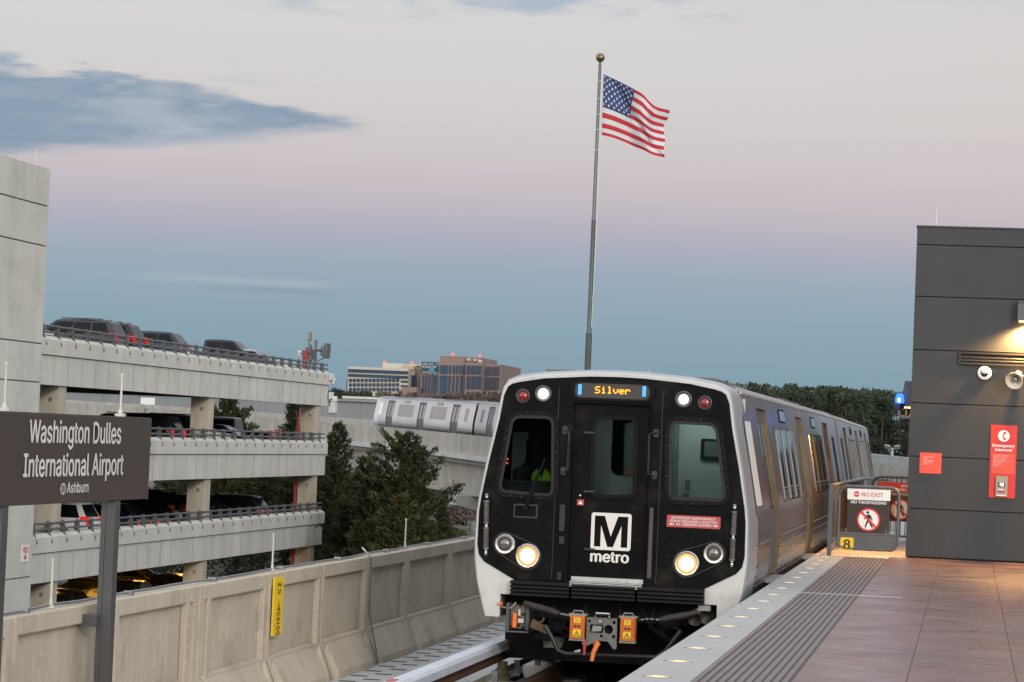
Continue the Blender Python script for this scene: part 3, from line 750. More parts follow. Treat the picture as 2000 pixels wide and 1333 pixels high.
REDP = M('bright_red_notice', (0.70, 0.085, 0.05), 0.45, var=0.04)
a, b = onY(1797, 884, BY), onY(1838, 926, BY)
t = thing('red_notice', 'small square red restricted area notice on the charcoal wall', 'notice', ((a.x + b.x) / 2, BY, b.z))
g = MB(); g.box(a.x, b.x, BY - 0.009, BY - 0.003, b.z, a.z); hang(g.build('plate', REDP, smooth=0), t)
g = MB()
for k, s in enumerate(('RESTRICTED', 'AREA', 'AUTHORIZED', 'PERSONNEL', 'ONLY')):
    letter(g, s, (a.x + 0.055, BY - 0.0105, a.z - 0.075 - k * 0.026), EX, EZ, cap=0.017, bold=0.01)
hang(g.build('lettering', M('pink_white', (0.82, 0.55, 0.50), 0.5), smooth=0), t)

a, b = onY(1936, 830, BY), onY(1982, 974, BY); cx = (a.x + b.x) / 2; w = b.x - a.x; hgt = a.z - b.z
t = thing('emergency_intercom', 'tall red emergency intercom board with metal call panel on the charcoal wall', 'intercom', (cx, BY, b.z))
g = MB(); g.box(a.x, b.x, BY - 0.010, BY - 0.003, b.z, a.z); hang(g.build('board', RED, smooth=0), t)
g = MB(); g.box(a.x + w * .08, b.x - w * .06, BY - 0.0135, BY - 0.0105, b.z + hgt * .33, a.z - hgt * .395); hang(g.build('instruction_label', REDP, smooth=0), t)
g = MB(); zc = a.z - hgt * .148; rr = w * .225
g.prism([(cx + rr * cos(k * pi / 16), zc + rr * sin(k * pi / 16)) for k in range(32)], XZ, BY - 0.0135, BY - 0.0105); hang(g.build('phone_disc', WHITE, smooth=0), t)
g = MB(); H_ = []
for k in range(9):
    q = radians(115 + 130 * k / 8); H_.append((cx + 0.022 + 0.060 * cos(q) * 0.62, zc + 0.062 * sin(q)))
H2 = [(cx + 0.022 + 0.040 * cos(radians(245 - 130 * k / 8)) * 0.55, zc + 0.045 * sin(radians(245 - 130 * k / 8))) for k in range(9)]
g.prism(H_ + H2, XZ, BY - 0.016, BY - 0.014)
g.box(cx + 0.0, cx + 0.030, BY - 0.016, BY - 0.0141, zc + 0.032, zc + 0.060); g.box(cx + 0.0, cx + 0.030, BY - 0.016, BY - 0.0141, zc - 0.060, zc - 0.032)
hang(g.build('handset_symbol', RED, smooth=0), t)
g = MB()
letter(g, 'Emergency', (cx, BY - 0.0125, a.z - hgt * .30), EX, EZ, width=w * .84, cap=0.040, bold=0.028, align='C')
letter(g, 'Intercom', (cx, BY - 0.0125, a.z - hgt * .358), EX, EZ, width=w * .66, cap=0.040, bold=0.028, align='C')
hang(g.build('heading_lettering', WHITE, smooth=0), t)
g = MB()
for k, s in enumerate(('IN CASE OF EMERGENCY', 'PRESS BUTTON BELOW', 'TO SPEAK TO DULLES', 'STATION MANAGER', 'SILVER LINE LAST TRAIN', 'TO ASHBURN', 'LARGO TOWN', 'CENTER')):
    letter(g, s, (a.x + w * .115, BY - 0.0152, a.z - hgt * .42 - k * 0.0235), EX, EZ, cap=0.014, bold=0.008)
hang(g.build('instruction_lettering', MATS['pink_white'], smooth=0), t)
ca, cb = onY(1945, 930, BY), onY(1967, 971, BY)
g = MB(); g.box(ca.x, cb.x, BY - 0.05, BY - 0.0135, cb.z, ca.z)
cp = hang(g.build('call_panel', M('bronze_steel', (0.36, 0.31, 0.24), 0.4, 0.6, var=0.08, scale=20), smooth=0, bevel=0.006), t)
mx = (ca.x + cb.x) / 2; pw = cb.x - ca.x; phh = ca.z - cb.z
g = MB(); g.box(mx - .05, mx + .05, BY - 0.054, BY - 0.0505, ca.z - phh * .52, ca.z - phh * .33); hang(g.build('lens_plate', BLACK, smooth=0), cp)
g = MB(); g.lathe([(0.034, 0), (0.034, 0.012), (0.022, 0.016), (0.02, 0.008)], (mx, BY - 0.054, ca.z - phh * .43), (0, -1, 0), 18); hang(g.build('camera_lens', CHROME), cp)
g = MB(); g.box(mx - .05, mx + .03, BY - 0.0535, BY - 0.0505, ca.z - phh * .68, ca.z - phh * .62); g.box(mx - .07, mx + .07, BY - 0.0535, BY - 0.0505, cb.z + phh * .03, cb.z + phh * .09); hang(g.build('name_strip', WHITE, smooth=0), cp)
g = MB(); g.box(mx - .05, mx + .05, BY - 0.0535, BY - 0.0505, ca.z - phh * .81, ca.z - phh * .72); hang(g.build('call_button', REDW, smooth=0), cp)

# blue beacon on a conduit arm beside the lamp
q = onY(1757, 788, 42.0); e = onY(1752, 815, 42.0); f = onY(1774, 817, 42.0)
t = thing('blue_beacon', 'glowing blue beacon light on a conduit arm beside the charcoal building', 'beacon', (q.x, 42.0, e.z))
g = MB(); g.tube([(bx0, 42.0, e.z), (e.x + 0.05, 42.0, e.z), (q.x, 42.0, e.z + 0.04), (q.x, 42.0, q.z - 0.10)], 0.024, 10); hang(g.build('arm', M('grey_conduit', (0.26, 0.24, 0.23), 0.5, 0.3)), t)
g = MB(); g.lathe([(0.05, -0.10), (0.075, -0.08), (0.078, -0.01), (0.07, 0.0)], (q.x, 42.0, q.z), (0, 0, 1), 18); hang(g.build('beacon_base', M('dark_blue_plastic', (0.01, 0.015, 0.08), 0.35)), t)
g = MB(); g.lathe([(0.066, 0.0), (0.070, 0.06), (0.058, 0.12), (0.03, 0.15), (0.001, 0.155)], (q.x, 42.0, q.z), (0, 0, 1), 18); hang(g.build('lens', emis('blue_lens', (0.02, 0.10, 1.0), 4.5)), t)
g = MB(); g.lathe([(0.02, 0.02), (0.02, 0.07), (0.001, 0.08)], (q.x - 0.005, 41.925, q.z), (0, 0, 1), 10); hang(g.build('bulb', emis('blue_bulb', (0.35, 0.65, 1.0), 14)), t)
bd = bpy.data.lights.new('beacon_light', 'POINT'); bd.energy = 1.3; bd.color = (0.05, 0.15, 1.0); bd.shadow_soft_size = 0.1
bo = bpy.data.objects.new('beacon_light', bd); COL.objects.link(bo); bo.location = (q.x - 0.14, 41.8, q.z + 0.04); hang(bo, t)
random.seed(2)
g = MB()
for k in range(4):
    px = q.x + 0.09 + k * 0.035
    g.tube([(px, 42.0, q.z - 0.03), (px + random.uniform(-.02, .02), 42.0, q.z - 0.09), (px + random.uniform(-.03, .03), 42.0, q.z - 0.16), (px - 0.01, 42.0, e.z)], 0.006, 6)
hang(g.build('wiring', M('brass_wire', (0.5, 0.36, 0.16), 0.4, 0.6)), t)

# ================================================================== PLATFORM EDGE LIGHTS
ring = M('light_ring', (0.34, 0.33, 0.31), 0.35, 0.8)
e0 = None
k = 0; yy = 18.22 - 1.36 * 2
LABS = []
while yy < 40.3:
    if e0 is None:
        e0 = thing('platform_edge_light', 'x', 'edge light', (-2.01, yy, 0), 0, 'platform edge lights')
        g = MB(); g.lathe([(0.105, -0.03), (0.105, 0.0015), (0.09, 0.003), (0.088, -0.001)], (0, 0, 0), (0, 0, 1), 28); g.build('ring', ring, e0)
        g = MB(); g.lathe([(0.087, -0.02), (0.087, 0.0012), (0.001, 0.003)], (0, 0, 0), (0, 0, 1), 24); g.build('lens', emis('edge_lens', (1.0, 0.76, 0.42), 0.95), e0)
        g = MB(); g.lathe([(0.045, 0.0022), (0.043, 0.0036), (0.001, 0.0042)], (0, 0, 0), (0, 0, 1), 18); g.build('bright_core', emis('edge_core', (1.0, 0.86, 0.62), 1.35), e0)
        o = e0
    else:
        o = dup(e0, (-2.01, yy, 0))
    LABS.append(o); yy += 1.36; k += 1
ORD = ['nearest', 'second nearest', 'third nearest', 'fourth nearest', 'fifth nearest', 'sixth nearest', 'seventh nearest', 'eighth nearest', 'ninth nearest', 'ninth farthest', 'eighth farthest', 'seventh farthest', 'sixth farthest', 'fifth farthest', 'fourth farthest', 'third farthest', 'second farthest', 'farthest']
vis = LABS[2:]
for k, o in enumerate(vis):
    n = len(vis); nm = ORD[k] if k < 9 else ORD[len(ORD) - (n - k)]
    o['label'] = 'glowing round light sunk in the granite platform edge, %s of the row' % nm
for o in LABS[:2]:
    for ch in list(o.children):
        if o is not e0: bpy.data.objects.remove(ch)
    if o is not e0: bpy.data.objects.remove(o)
for ch in list(e0.children): bpy.data.objects.remove(ch)
bpy.data.objects.remove(e0)

# ================================================================== GATE, HANDRAILS AND SIGNS AT THE PLATFORM END
GY = 40.62
t = thing('platform_end_gate', 'rounded grey tube gate with no exit sign and yellow number 8', 'gate', onY(1697, 1080, GY))
L_, R_, T_, B_ = onY(1635, 1010, GY).x, onY(1757, 1010, GY).x, onY(1697, 949, GY).z, onY(1697, 1076, GY).z
mid = onY(1697, 1044, GY).z
fr = rrect(L_ + 0.02, R_ - 0.02, B_ + 0.02, T_ - 0.02, 0.12, 7)
g = MB(); g.tube([(x, GY, z) for x, z in fr] + [(fr[0][0], GY, fr[0][1])], 0.024, 12, caps=False); hang(g.build('frame', GATEP), t)
low = [(x, z) for x, z in rrect(L_ + 0.03, R_ - 0.03, B_ + 0.02, T_ - 0.02, 0.11, 7) if z < mid - 0.05]
low = sorted([p for p in low if p[0] < (L_ + R_) / 2], key=lambda p: -p[1]) + sorted([p for p in low if p[0] >= (L_ + R_) / 2], key=lambda p: p[1])
g = MB(); g.prism([(L_ + 0.03, mid)] + low + [(R_ - 0.03, mid)], XZ, GY - 0.012, GY + 0.012); g.tube([(L_ + 0.02, GY, mid), (R_ - 0.02, GY, mid)], 0.018, 10); hang(g.build('kick_plate', GATEP, smooth=30), t)
PLEX = thin_glass('clear_acrylic', (0.86, 0.84, 0.80), 0)
px0, px1, pz0, pz1 = onY(1637, 1000, GY).x + 0.035, onY(1752, 1000, GY).x - 0.03, mid + 0.06, T_ - 0.09
g = MB(); g.box(px0, px1, GY - 0.004, GY + 0.004, pz0, pz1); hang(g.build('clear_panel', PLEX, smooth=0), t)
g = MB()
for x in (px0 + 0.09, px1 - 0.12):
    g.box(x - 0.014, x + 0.014, GY - 0.012, GY + 0.012, T_ - 0.11, T_ - 0.03); g.box(x - 0.014, x + 0.014, GY - 0.012, GY + 0.012, mid, mid + 0.08)
for z in (T_ - 0.2, B_ + 0.15): g.box(L_ - 0.06, L_ + 0.01, GY - 0.02, GY + 0.02, z - 0.035, z + 0.035)
hang(g.build('clip', GATEP, smooth=0), t)
def trespass_sign(par, x0, x1, z0, z1, Y_, head, headcol, headtxt, full=True):
    w = x1 - x0; h = z1 - z0; hz = z1 - h * 0.25
    g = MB(); g.box(x0, x1, Y_ - 0.006, Y_ - 0.002, z0, hz + 0.01); pn = hang(g.build('sign_panel', SIGNDARK, smooth=0), par)
    g = MB(); g.prism(rrect(x0 - 0.004, x1 + 0.004, hz, z1, 0.012, 3), XZ, Y_ - 0.009, Y_ - 0.0065); hang(g.build('sign_header', headcol, smooth=0), par)
    cx, cz, R0 = (x0 + x1) / 2 + w * .01, z0 + h * .305, h * .265
    circ = lambda r, n=40: [(cx + r * cos(2 * pi * k / n), cz + r * sin(2 * pi * k / n)) for k in range(n)]
    g = MB(); g.prism(circ(R0 * .9), XZ, Y_ - 0.008, Y_ - 0.0062); hang(g.build('sign_disc', WHITE, smooth=0), par)
    g = MB(); s = R0 / 0.135
    man = MB()
    man.prism([(cx - 0.012 * s + 0.017 * s * cos(k * pi / 8), cz + 0.083 * s + 0.017 * s * sin(k * pi / 8)) for k in range(16)], XZ, Y_ - 0.0105, Y_ - 0.0083)
    def limb(pts, w0, w1):
        n = len(pts); A = []; Bp = []
        for i, p in enumerate(pts):
            a = Vector(pts[max(0, i - 1)]); b = Vector(pts[min(n - 1, i + 1)]); tt_ = (b - a).normalized(); q = Vector((tt_.y, -tt_.x)) * (w0 + (w1 - w0) * i / (n - 1)) / 2 * s
            A.append((cx + p[0] * s + q.x, cz + p[1] * s + q.y)); Bp.append((cx + p[0] * s - q.x, cz + p[1] * s - q.y))
        man.prism(A + Bp[::-1], XZ, Y_ - 0.0105, Y_ - 0.0083)
    limb([(-0.008, 0.058), (0.004, 0.02), (0.004, -0.015)], 0.042, 0.034)
    limb([(-0.016, 0.050), (-0.030, 0.018), (-0.052, 0.006)], 0.016, 0.012)
    limb([(0.010, 0.050), (0.034, 0.020), (0.042, -0.012)], 0.016, 0.012)
    limb([(-0.004, -0.010), (-0.022, -0.045), (-0.034, -0.092)], 0.024, 0.016)
    limb([(0.010, -0.012), (0.024, -0.050), (0.050, -0.092)], 0.024, 0.016)
    hang(man.build('walking_figure', BLACK, smooth=0), par)
    g = MB(); g.plate(circ(R0), [circ(R0 * .86)], XZ, Y_ - 0.013, Y_ - 0.0063)
    q = R0 * .9 / sqrt(2); wv = R0 * .065
    g.prism([(cx - q - wv, cz + q - wv), (cx - q + wv, cz + q + wv), (cx + q + wv, cz - q + wv), (cx + q - wv, cz - q - wv)], XZ, Y_ - 0.0127, Y_ - 0.0108)
    hang(g.build('prohibition_ring', RED, smooth=0), par)
    g = MB(); letter(g, 'NO TRESPASSING', (cx - w * .01, Y_ - 0.0078, hz - h * .085), EX, EZ, width=w * .82, cap=h * .062, bold=0.02, align='C'); hang(g.build('lettering', WHITE, smooth=0), par)
    return x0, w, h, hz, z1
x0, x1, z0, z1 = onY(1655, 990, GY).x, onY(1738, 990, GY).x, onY(1695, 1041.5, GY).z, onY(1697, 956, GY).z
_, w, h, hz, zt = trespass_sign(t, x0, x1, z0, z1, GY - 0.004, None, WHITE, None)
g = MB(); letter(g, 'NO EXIT', (x0 + w * .335, GY - 0.0145, (hz + zt) / 2 - h * .042), EX, EZ, width=w * .50, cap=h * .088, bold=0.012)
cx, cz = x0 + w * .21, (hz + zt) / 2 + 0.002
g.plate([(cx + 0.042 * cos(k * pi / 14), cz + 0.042 * sin(k * pi / 14)) for k in range(28)], [rrect(cx - 0.031, cx + 0.031, cz - 0.008, cz + 0.008, 0.002, 2)], XZ, GY - 0.0160, GY - 0.0132)
hang(g.build('header_lettering', RED, smooth=0), t)
x0, x1, z0, z1 = onY(1641, 1063, GY).x, onY(1667, 1063, GY).x, onY(1654, 1076.5, GY).z, onY(1654, 1050, GY).z
g = MB(); g.prism(rrect(x0, x1, z0, z1, 0.022, 4), XZ, GY - 0.018, GY - 0.0125); hang(g.build('number_plate', YELLOW, smooth=0), t)
g = MB(); letter(g, '8', ((x0 + x1) / 2, GY - 0.0195, z0 + 0.035), EX, EZ, cap=(z1 - z0) * .66, bold=0.025, align='C'); hang(g.build('number', BLACK, smooth=0), t)

RY1 = 51.5
t = thing('platform_handrail', 'grey tube handrail running back along the platform edge behind the gate', 'handrail', (-2.0, GY, 0))
g = MB(); xx = onY(1622, 1000, GY).x; zt = onY(1622, 946, GY).z
ptp = onX(1687, 925, xx); RY1 = ptp.y
g.box(xx - 0.03, xx + 0.03, GY - 0.03, GY + 0.03, 0.0, zt); hang(g.build('end_post', GATEP, smooth=0), t)
g = MB(); g.tube([(xx, GY, zt - 0.02), (xx, RY1, zt - 0.02), (xx + 0.5, RY1 + 0.1, zt - 0.03)], 0.026, 10); g.tube([(xx, GY, 0.14), (xx, RY1, 0.14)], 0.02, 8); hang(g.build('rail', M('handrail_metal', (0.26, 0.25, 0.24), 0.4, 0.5)), t)
g = MB(); yy = GY + 0.12
while yy < RY1: g.tube([(xx, yy, 0.14), (xx, yy, zt - 0.03)], 0.008, 6); yy += 0.115
for k in range(5): g.tube([(xx + 0.1 * k, RY1 + 0.02 * k, 0.0), (xx + 0.1 * k, RY1 + 0.02 * k, zt - 0.03)], 0.01, 6)
hang(g.build('balusters', GATEP), t)
FY = 47.5
t = thing('service_gate', 'barred service gate with red personnel only sign behind the front gate', 'gate', (-1.1, FY, 0))
x0, zt = onY(1706, 940, FY).x, onY(1740, 932, FY).z
g = MB(); g.tube([(x0 - 0.02, FY, 0.05), (x0 - 0.02, FY, zt - 0.14), (x0 + 0.03, FY, zt - 0.04), (x0 + 0.12, FY, zt), (bx0 - 0.01, FY, zt)], 0.026, 10); g.tube([(x0, FY, 0.12), (bx0 - 0.01, FY, 0.12)], 0.02, 8); hang(g.build('frame', GATEP), t)
g = MB()
for k in range(9): g.tube([(x0 + 0.06 + k * 0.085, FY, 0.12), (x0 + 0.06 + k * 0.085, FY, zt - 0.02)], 0.009, 6)
hang(g.build('bars', GATEP), t)
s0, s1 = onY(1715, 945, FY).x, onY(1715, 945, FY).x + 0.78
sz1, sz0 = onY(1740, 942, FY).z, onY(1740, 1013, FY).z - 0.04
_, w, h, hz, ztt = trespass_sign(t, s0, s1, sz0, sz1, FY - 0.03, None, RED, None)
g = MB(); letter(g, 'WMATA', (s0 + w * .50, FY - 0.0405, ztt - h * .115), EX, EZ, width=w * .44, cap=h * .062, bold=0.02)
letter(g, 'PERSONNEL ONLY', (s0 + w * .12, FY - 0.0405, ztt - h * .215), EX, EZ, width=w * .80, cap=h * .060, bold=0.02)
hang(g.build('header_lettering', WHITE, smooth=0), t)

# ================================================================== METRO TRAIN (eight cars, one thing)
FRY = 29.4; CL = 22.86; CXT = -3.82
train = thing('metro_train', 'eight car stainless steel metro train with black cab front, headlights lit', 'train', (CXT, FRY, -1.02))
# side profile: (half width, z)
SP = [(1.38, -0.41), (1.48, -0.03), (1.515, 0.20), (1.52, 0.375), (1.51, 0.74), (1.49, 0.90), (1.42, 1.30), (1.33, 1.75), (1.285, 2.03), (1.245, 2.17)]
RP = [(1.245, 2.17), (1.19, 2.222), (1.10, 2.258), (0.83, 2.30), (0.30, 2.34), (0, 2.345)]
def sx_at(z):
    if z <= SP[0][1]: return SP[0][0]
    for (a, za), (b, zb) in zip(SP[:-1], SP[1:]):
        if za <= z <= zb: return a + (b - a) * (z - za) / (zb - za)
    return SP[-1][0]
RIBS = [-0.26 + 0.118 * k for k in range(7)]
def prof(z0, z1, ribs=True, off=0.0):
    zz = {round(z0, 4), round(z1, 4)} | {round(z, 4) for _, z in SP if z0 < z < z1}
    out = [(z, 0.0) for z in zz]
    if ribs:
        for r in RIBS:
            if z0 < r < z1 - 0.03: out += [(r, 0.0), (r + 0.003, 0.011), (r + 0.019, 0.011), (r + 0.022, 0.0)]
    out.sort()
    return [(sx_at(z) + d + off, z) for z, d in out]
def side_patch(g, sg, y0, y1, z0, z1, off, ribs=False):
    P = prof(z0, z1, ribs, off)
    g.strip([(sg * x, y0, z) for x, z in P], [(sg * x, y1, z) for x, z in P])
DOORS = [(3.05, 4.62), (10.42, 11.99), (17.79, 19.36)]
ZD0, ZD1, REC = 0.0, 2.03, 0.042
WIN = M('train_window', (0.012, 0.014, 0.018), 0.06, var=0, spec=0.5)
FRAMEM = M('window_frame_steel', (0.30, 0.30, 0.305), 0.32, 0.9, var=0.05)
DOORM = M('door_steel', (0.42, 0.42, 0.43), 0.34, 0.9, var=0.10, scale=2)
DISP = M('display_glass', (0.02, 0.02, 0.022), 0.15, var=0)
def bow(g, sg, y0, y1, z0, z1, off, r, n=4):
    """window pane with rounded top and bottom corners that follows the sloping side"""
    P = rrect(y0, y1, z0, z1, r, n)
    vs = [(sg * (sx_at(z) + off), y, z) for y, z in P]
    k = len(vs)
    # triangulated in rows so it can bend with the side
    tri = tessellate_polygon([[Vector((y, z, 0)) for y, z in P]])
    g.add(vs, [tuple(t) for t in tri])
def make_car(cab):
    y0b, y1b = (1.15, 22.50) if cab else (0.28, 22.50)
    body = MB()
    for sg in (-1, 1):
        cuts = [y0b] + [c for d in DOORS for c in d] + [y1b]
        for a, b in zip(cuts[0::2], cuts[1::2]): side_patch(body, sg, a, b, -0.41, 2.17, 0, True)
        for a, b in DOORS:
            side_patch(body, sg, a, b, ZD1, 2.17, 0); side_patch(body, sg, a, b, -0.41, ZD0, 0, True)
    R_ = [(x, z) for x, z in RP] + [(-x, z) for x, z in RP[-2::-1]]
    body.strip([(x, y0b, z) for x, z in R_], [(x, y1b, z) for x, z in R_])
    ring = [(x, z) for x, z in SP] + R_[1:-1] + [(-x, z) for x, z in SP[::-1]]
    for y in ((y1b,) if cab else (y0b, y1b)): body.prism(ring, XZ, y - 0.01, y)
    root = body.build('car_body', STAIN, smooth=28)
    # gutter line along the roof edge
    g = MB()
    for sg in (-1, 1): g.tube([(sg * 1.252, y0b + 0.02, 2.165), (sg * 1.252, y1b - 0.02, 2.165)], 0.016, 6)
    g.build('gutter', SILVER, root)
    for sg in (-1, 1):
        for a, b in DOORS:
            g = MB()
            m = (a + b) / 2
            for u, v in ((a, m - 0.006), (m + 0.006, b)): side_patch(g, sg, u, v, ZD0, ZD1, -REC)
            d = g.build('door', M('door_leaf', (0.085, 0.085, 0.09), 0.6, 0.2, var=0.1), root, smooth=28)
            g = MB()
            for u, v in ((a + 0.16, m - 0.13), (m + 0.13, b - 0.16)): bow(g, sg, u, v, 0.82, 1.86, -REC + 0.006, 0.05)
            g.build('door_window', WIN, root, smooth=0)
            g = MB()
            A = prof(ZD0, ZD1, False); B = prof(ZD0, ZD1, False, -REC)
            for y in (a, b): g.strip([(sg * x, y, z) for x, z in A], [(sg * x, y, z) for x, z in B])
            g.strip([(sg * (sx_at(ZD1)), a, ZD1), (sg * sx_at(ZD1), b, ZD1)], [(sg * (sx_at(ZD1) - REC), a, ZD1), (sg * (sx_at(ZD1) - REC), b, ZD1)])
            g.build('door_jamb', BRASS, root, smooth=28)
            for y, e in ((a, -1), (b, 1)):
                g = MB(); g.strip([(sg * (x + 0.004), y + (0.0 if e > 0 else -0.06), z) for x, z in A], [(sg * (x + 0.004), y + (0.06 if e > 0 else 0.0), z) for x, z in A])
                g.build('door_frame', DOORM, root, smooth=28)
            g = MB(); g.box(min(sg * 1.42, sg * 1.60), max(sg * 1.42, sg * 1.60), a - 0.02, b + 0.02, -0.045, -0.012); g.build('threshold', GREYMET, root, smooth=0)
        for c in (7.52, 14.89):
            f = MB(); g = MB(); l = MB()
            for k in range(3):
                u = c - 1.72 + k * 1.20; v = u + 1.04
                bow(f, sg, u - 0.045, v + 0.045, 0.84, 1.86, 0.004, 0.07); bow(g, sg, u, v, 0.88, 1.80, 0.008, 0.05)
                for y in (u - 0.012, v + 0.012):
                    zz = [0.90 + 0.11 * q for q in range(9)]; f.tube([(sg * (sx_at(z) + 0.008), y, z) for z in zz], 0.015, 6)
            w = f.build('window_frame', FRAMEM, root, smooth=40)
            g.build('window', WIN, root, smooth=0)
            g = MB(); bow(g, sg, c - 0.62, c + 0.62, 1.90, 2.08, 0.006, 0.06); g.build('side_display', RUBBER, root, smooth=0)
            g = MB(); bow(g, sg, c - 0.52, c + 0.52, 1.925, 2.055, 0.010, 0.03); g.build('display_screen', DGLASS, root, smooth=0)
            g = MB(); g.tube([(sg * (sx_at(1.05) + 0.012), c - 1.6, 1.05), (sg * (sx_at(1.05) + 0.012), c + 1.8, 1.05)], 0.008, 6); g.build('window_bar', FRAMEM, root)
        for u in ((20.55,) if cab else (20.55, 1.3)):
            f = MB(); bow(f, sg, u - 0.045, u + 0.745, 0.84, 1.86, 0.004, 0.07); f.build('window_frame', FRAMEM, root, smooth=0)
            g = MB(); bow(g, sg, u, u + 0.70, 0.88, 1.80, 0.008, 0.05); g.build('window', WIN, root, smooth=0)
        if not cab: continue
    g = MB(); g.box(-1.32, 1.32, 1.2, 22.3, -0.95, -0.42)
    for y in (3.6, 19.2):
        for dy in (-1.05, 1.05):
            for sg in (-1, 1): g.cyl((sg * 0.68, y + dy, -0.66), (sg * 0.82, y + dy, -0.66), 0.36, n=20)
        for sg in (-1, 1): g.box(sg * 0.95 - 0.08, sg * 0.95 + 0.08, y - 1.5, y + 1.5, -0.8, -0.5)
    g.build('underframe', DARK, root, smooth=0)
    for a, b in ((3.0, 7.4), (14.6, 19.0)):
        g = MB(); g.prism(rrect(-0.82, 0.82, 2.285, 2.365, 0.03, 3), XZ, a, b)
        for k in range(6): g.box(-0.55, 0.55, a + 0.3 + k * 0.65, a + 0.55 + k * 0.65, 2.366, 2.376)
        g.build('roof_unit', M('roof_unit_grey', (0.10, 0.10, 0.10), 0.6, var=0.15), root, smooth=0)
    if not cab:
        return root
    return root

carA = make_car(True); carB = make_car(False)
def place_car(root, k, rev=False):
    sa, sb = FRY + k * CL, FRY + (k + 1) * CL - 0.1
    a, b = trk(sa), trk(sb)
    a.z -= 0; b.z -= 0
    if rev: a, b = b, a
    d = (b - a).normalized()
    rz = atan2(-d.x, d.y); rx = math.asin(d.z)
    root.rotation_euler = (rx, 0, rz); root.location = a
    root.parent = train; root.matrix_parent_inverse = Matrix.Translation((-CXT, -FRY, 1.02))
place_car(carA, 0)
for k in range(1, 7):
    if k == 1: c = carB
    else: c = dup(carB)
    place_car(c, k, rev=(k % 2 == 1))
tailcar = dup(carA); place_car(tailcar, 7, True)

# ---- cab front (built in car coordinates: x across, y back from the front, z up)
cabp = MB()
IN = [(1.05, 0.006), (1.385, 0.185), (1.447, 0.26), (1.469, 0.375), (1.465, 0.74), (1.446, 0.90), (1.375, 1.30), (1.28, 1.75), (1.24, 2.02), (1.20, 2.115), (1.155, 2.148), (1.075, 2.17), (0.80, 2.22), (0.30, 2.258), (0, 2.264)]
OUT = [(1.365, -0.41), (1.42, -0.22), (1.47, -0.03), (1.50, 0.20), (1.512, 0.375), (1.502, 0.74), (1.482, 0.90), (1.412, 1.30), (1.32, 1.75), (1.278, 2.03), (1.25, 2.13), (1.20, 2.185), (1.10, 2.218), (0.82, 2.264), (0.30, 2.303), (0, 2.307)]
BODY = [(1.40, -0.41), (1.45, -0.22), (1.50, -0.03), (1.535, 0.20), (1.54, 0.375), (1.53, 0.74), (1.51, 0.90), (1.44, 1.30), (1.35, 1.75), (1.305, 2.03), (1.28, 2.12), (1.235, 2.20), (1.10, 2.258), (0.83, 2.30), (0.30, 2.34), (0, 2.345)]
full = lambda H_: H_ + [(-x, z) for x, z in H_[-2::-1]]
BODY = [(x - 0.02 if x > 0.05 else x, z) for x, z in BODY]
OUT = [(x - 0.026 if x > 0.9 else x, z - (0.012 if z > 2.1 else 0)) for x, z in OUT]
FO, FB = full(OUT), full(BODY)
face = FO + [(-1.19, -0.41), (-1.19, -0.16), (-1.055, -0.16), (-1.05, 0.006)] + [(-x, z) for x, z in IN[1:]] + [(x, z) for x, z in IN[-2::-1]] + [(1.055, -0.16), (1.19, -0.16), (1.19, -0.41)]
# FO runs from right bottom over the top to left bottom
cabp.mat(1).prism(face, XZ, 0.0, 0.03)
mid_ = lambda t, dx: [(xa + (xb - xa) * t + (dx if xa > 0.05 else -dx if xa < -0.05 else 0), za + (zb - za) * t) for (xa, za), (xb, zb) in zip(FO, FB)]
RG = [(FO, 0.0, 1), (mid_(0.2, 0.003), 0.008, 1), (mid_(0.55, 0.006), 0.04, 0), (mid_(0.9, 0.004), 0.11, 0), (FB, 0.30, 0), (FB, 1.15, 0)]
for (A, ya, _), (B, yb, mi) in zip(RG[:-1], RG[1:]):
    cabp.mat(mi).strip([(x, ya, z) for x, z in A], [(x, yb, z) for x, z in B])
# the inner faces of the white skirts
for sg in (-1, 1):
    cabp.mat(1).box(min(sg * 1.19, sg * 1.205), max(sg * 1.19, sg * 1.205), 0.031, 0.7, -0.41, -0.16)
shell = cabp.build('cab_shell', [SILVER, WHITEP], None, smooth=40)
shell.parent = carA; shell.location = (0, 0, 0)
tshell = shell.copy(); COL.objects.link(tshell); tshell.parent = tailcar
def FX(px, py, y=0.0):
    p = onY(px, py, FRY + y); return (p.x - CXT, p.z)
# windows in the mask
def quadr(l): return [FX(*p) for p in l]
WL = rpoly(quadr([(1001, 817), (1081, 812), (1080, 967), (978, 958)]), [0.10, 0.10, 0.09, 0.09])
WLo = quadr([(996, 815), (1083, 814), (1082, 967), (976, 959)])
WR = quadr([(1311, 826), (1400, 828), (1417, 976), (1309, 974)])
def op(l, r): return rpoly(quadr(l), r)
holeL = op([(1002, 813), (1082, 815), (1081, 969), (975, 960)], [.10, .10, .09, .09])
holeR = op([(1310, 824), (1400, 829), (1418, 979), (1308, 975)], [.10, .10, .09, .09])
dx0, dx1 = FX(1113.5, 960)[0], FX(1268, 960)[0]; dz1, dz0 = FX(1190, 789)[1], FX(1190, 1136)[1]
doorH = [(dx0, dz0 + 0.002), (dx1, dz0 + 0.002), (dx1, dz1), (dx0, dz1)]
MO = [(x, z) for x, z in IN] + [(-x, z) for x, z in IN[-2::-1]]
MO = grow(MO, -0.0025)
g = MB(); g.plate(MO, [holeL, holeR, doorH], XZ, -0.012, 0.028)
front = g.build('cab_front', BLACKP, None, smooth=0); front.parent = train; front.matrix_parent_inverse = Matrix.Translation((-CXT, -FRY, 1.02)); front.location = (CXT, FRY, 0)
front['label'] = 'black cab front with three windows and lit headlights'
shell.parent = train; shell.matrix_parent_inverse = front.matrix_parent_inverse; shell.location = (CXT, FRY, 0)
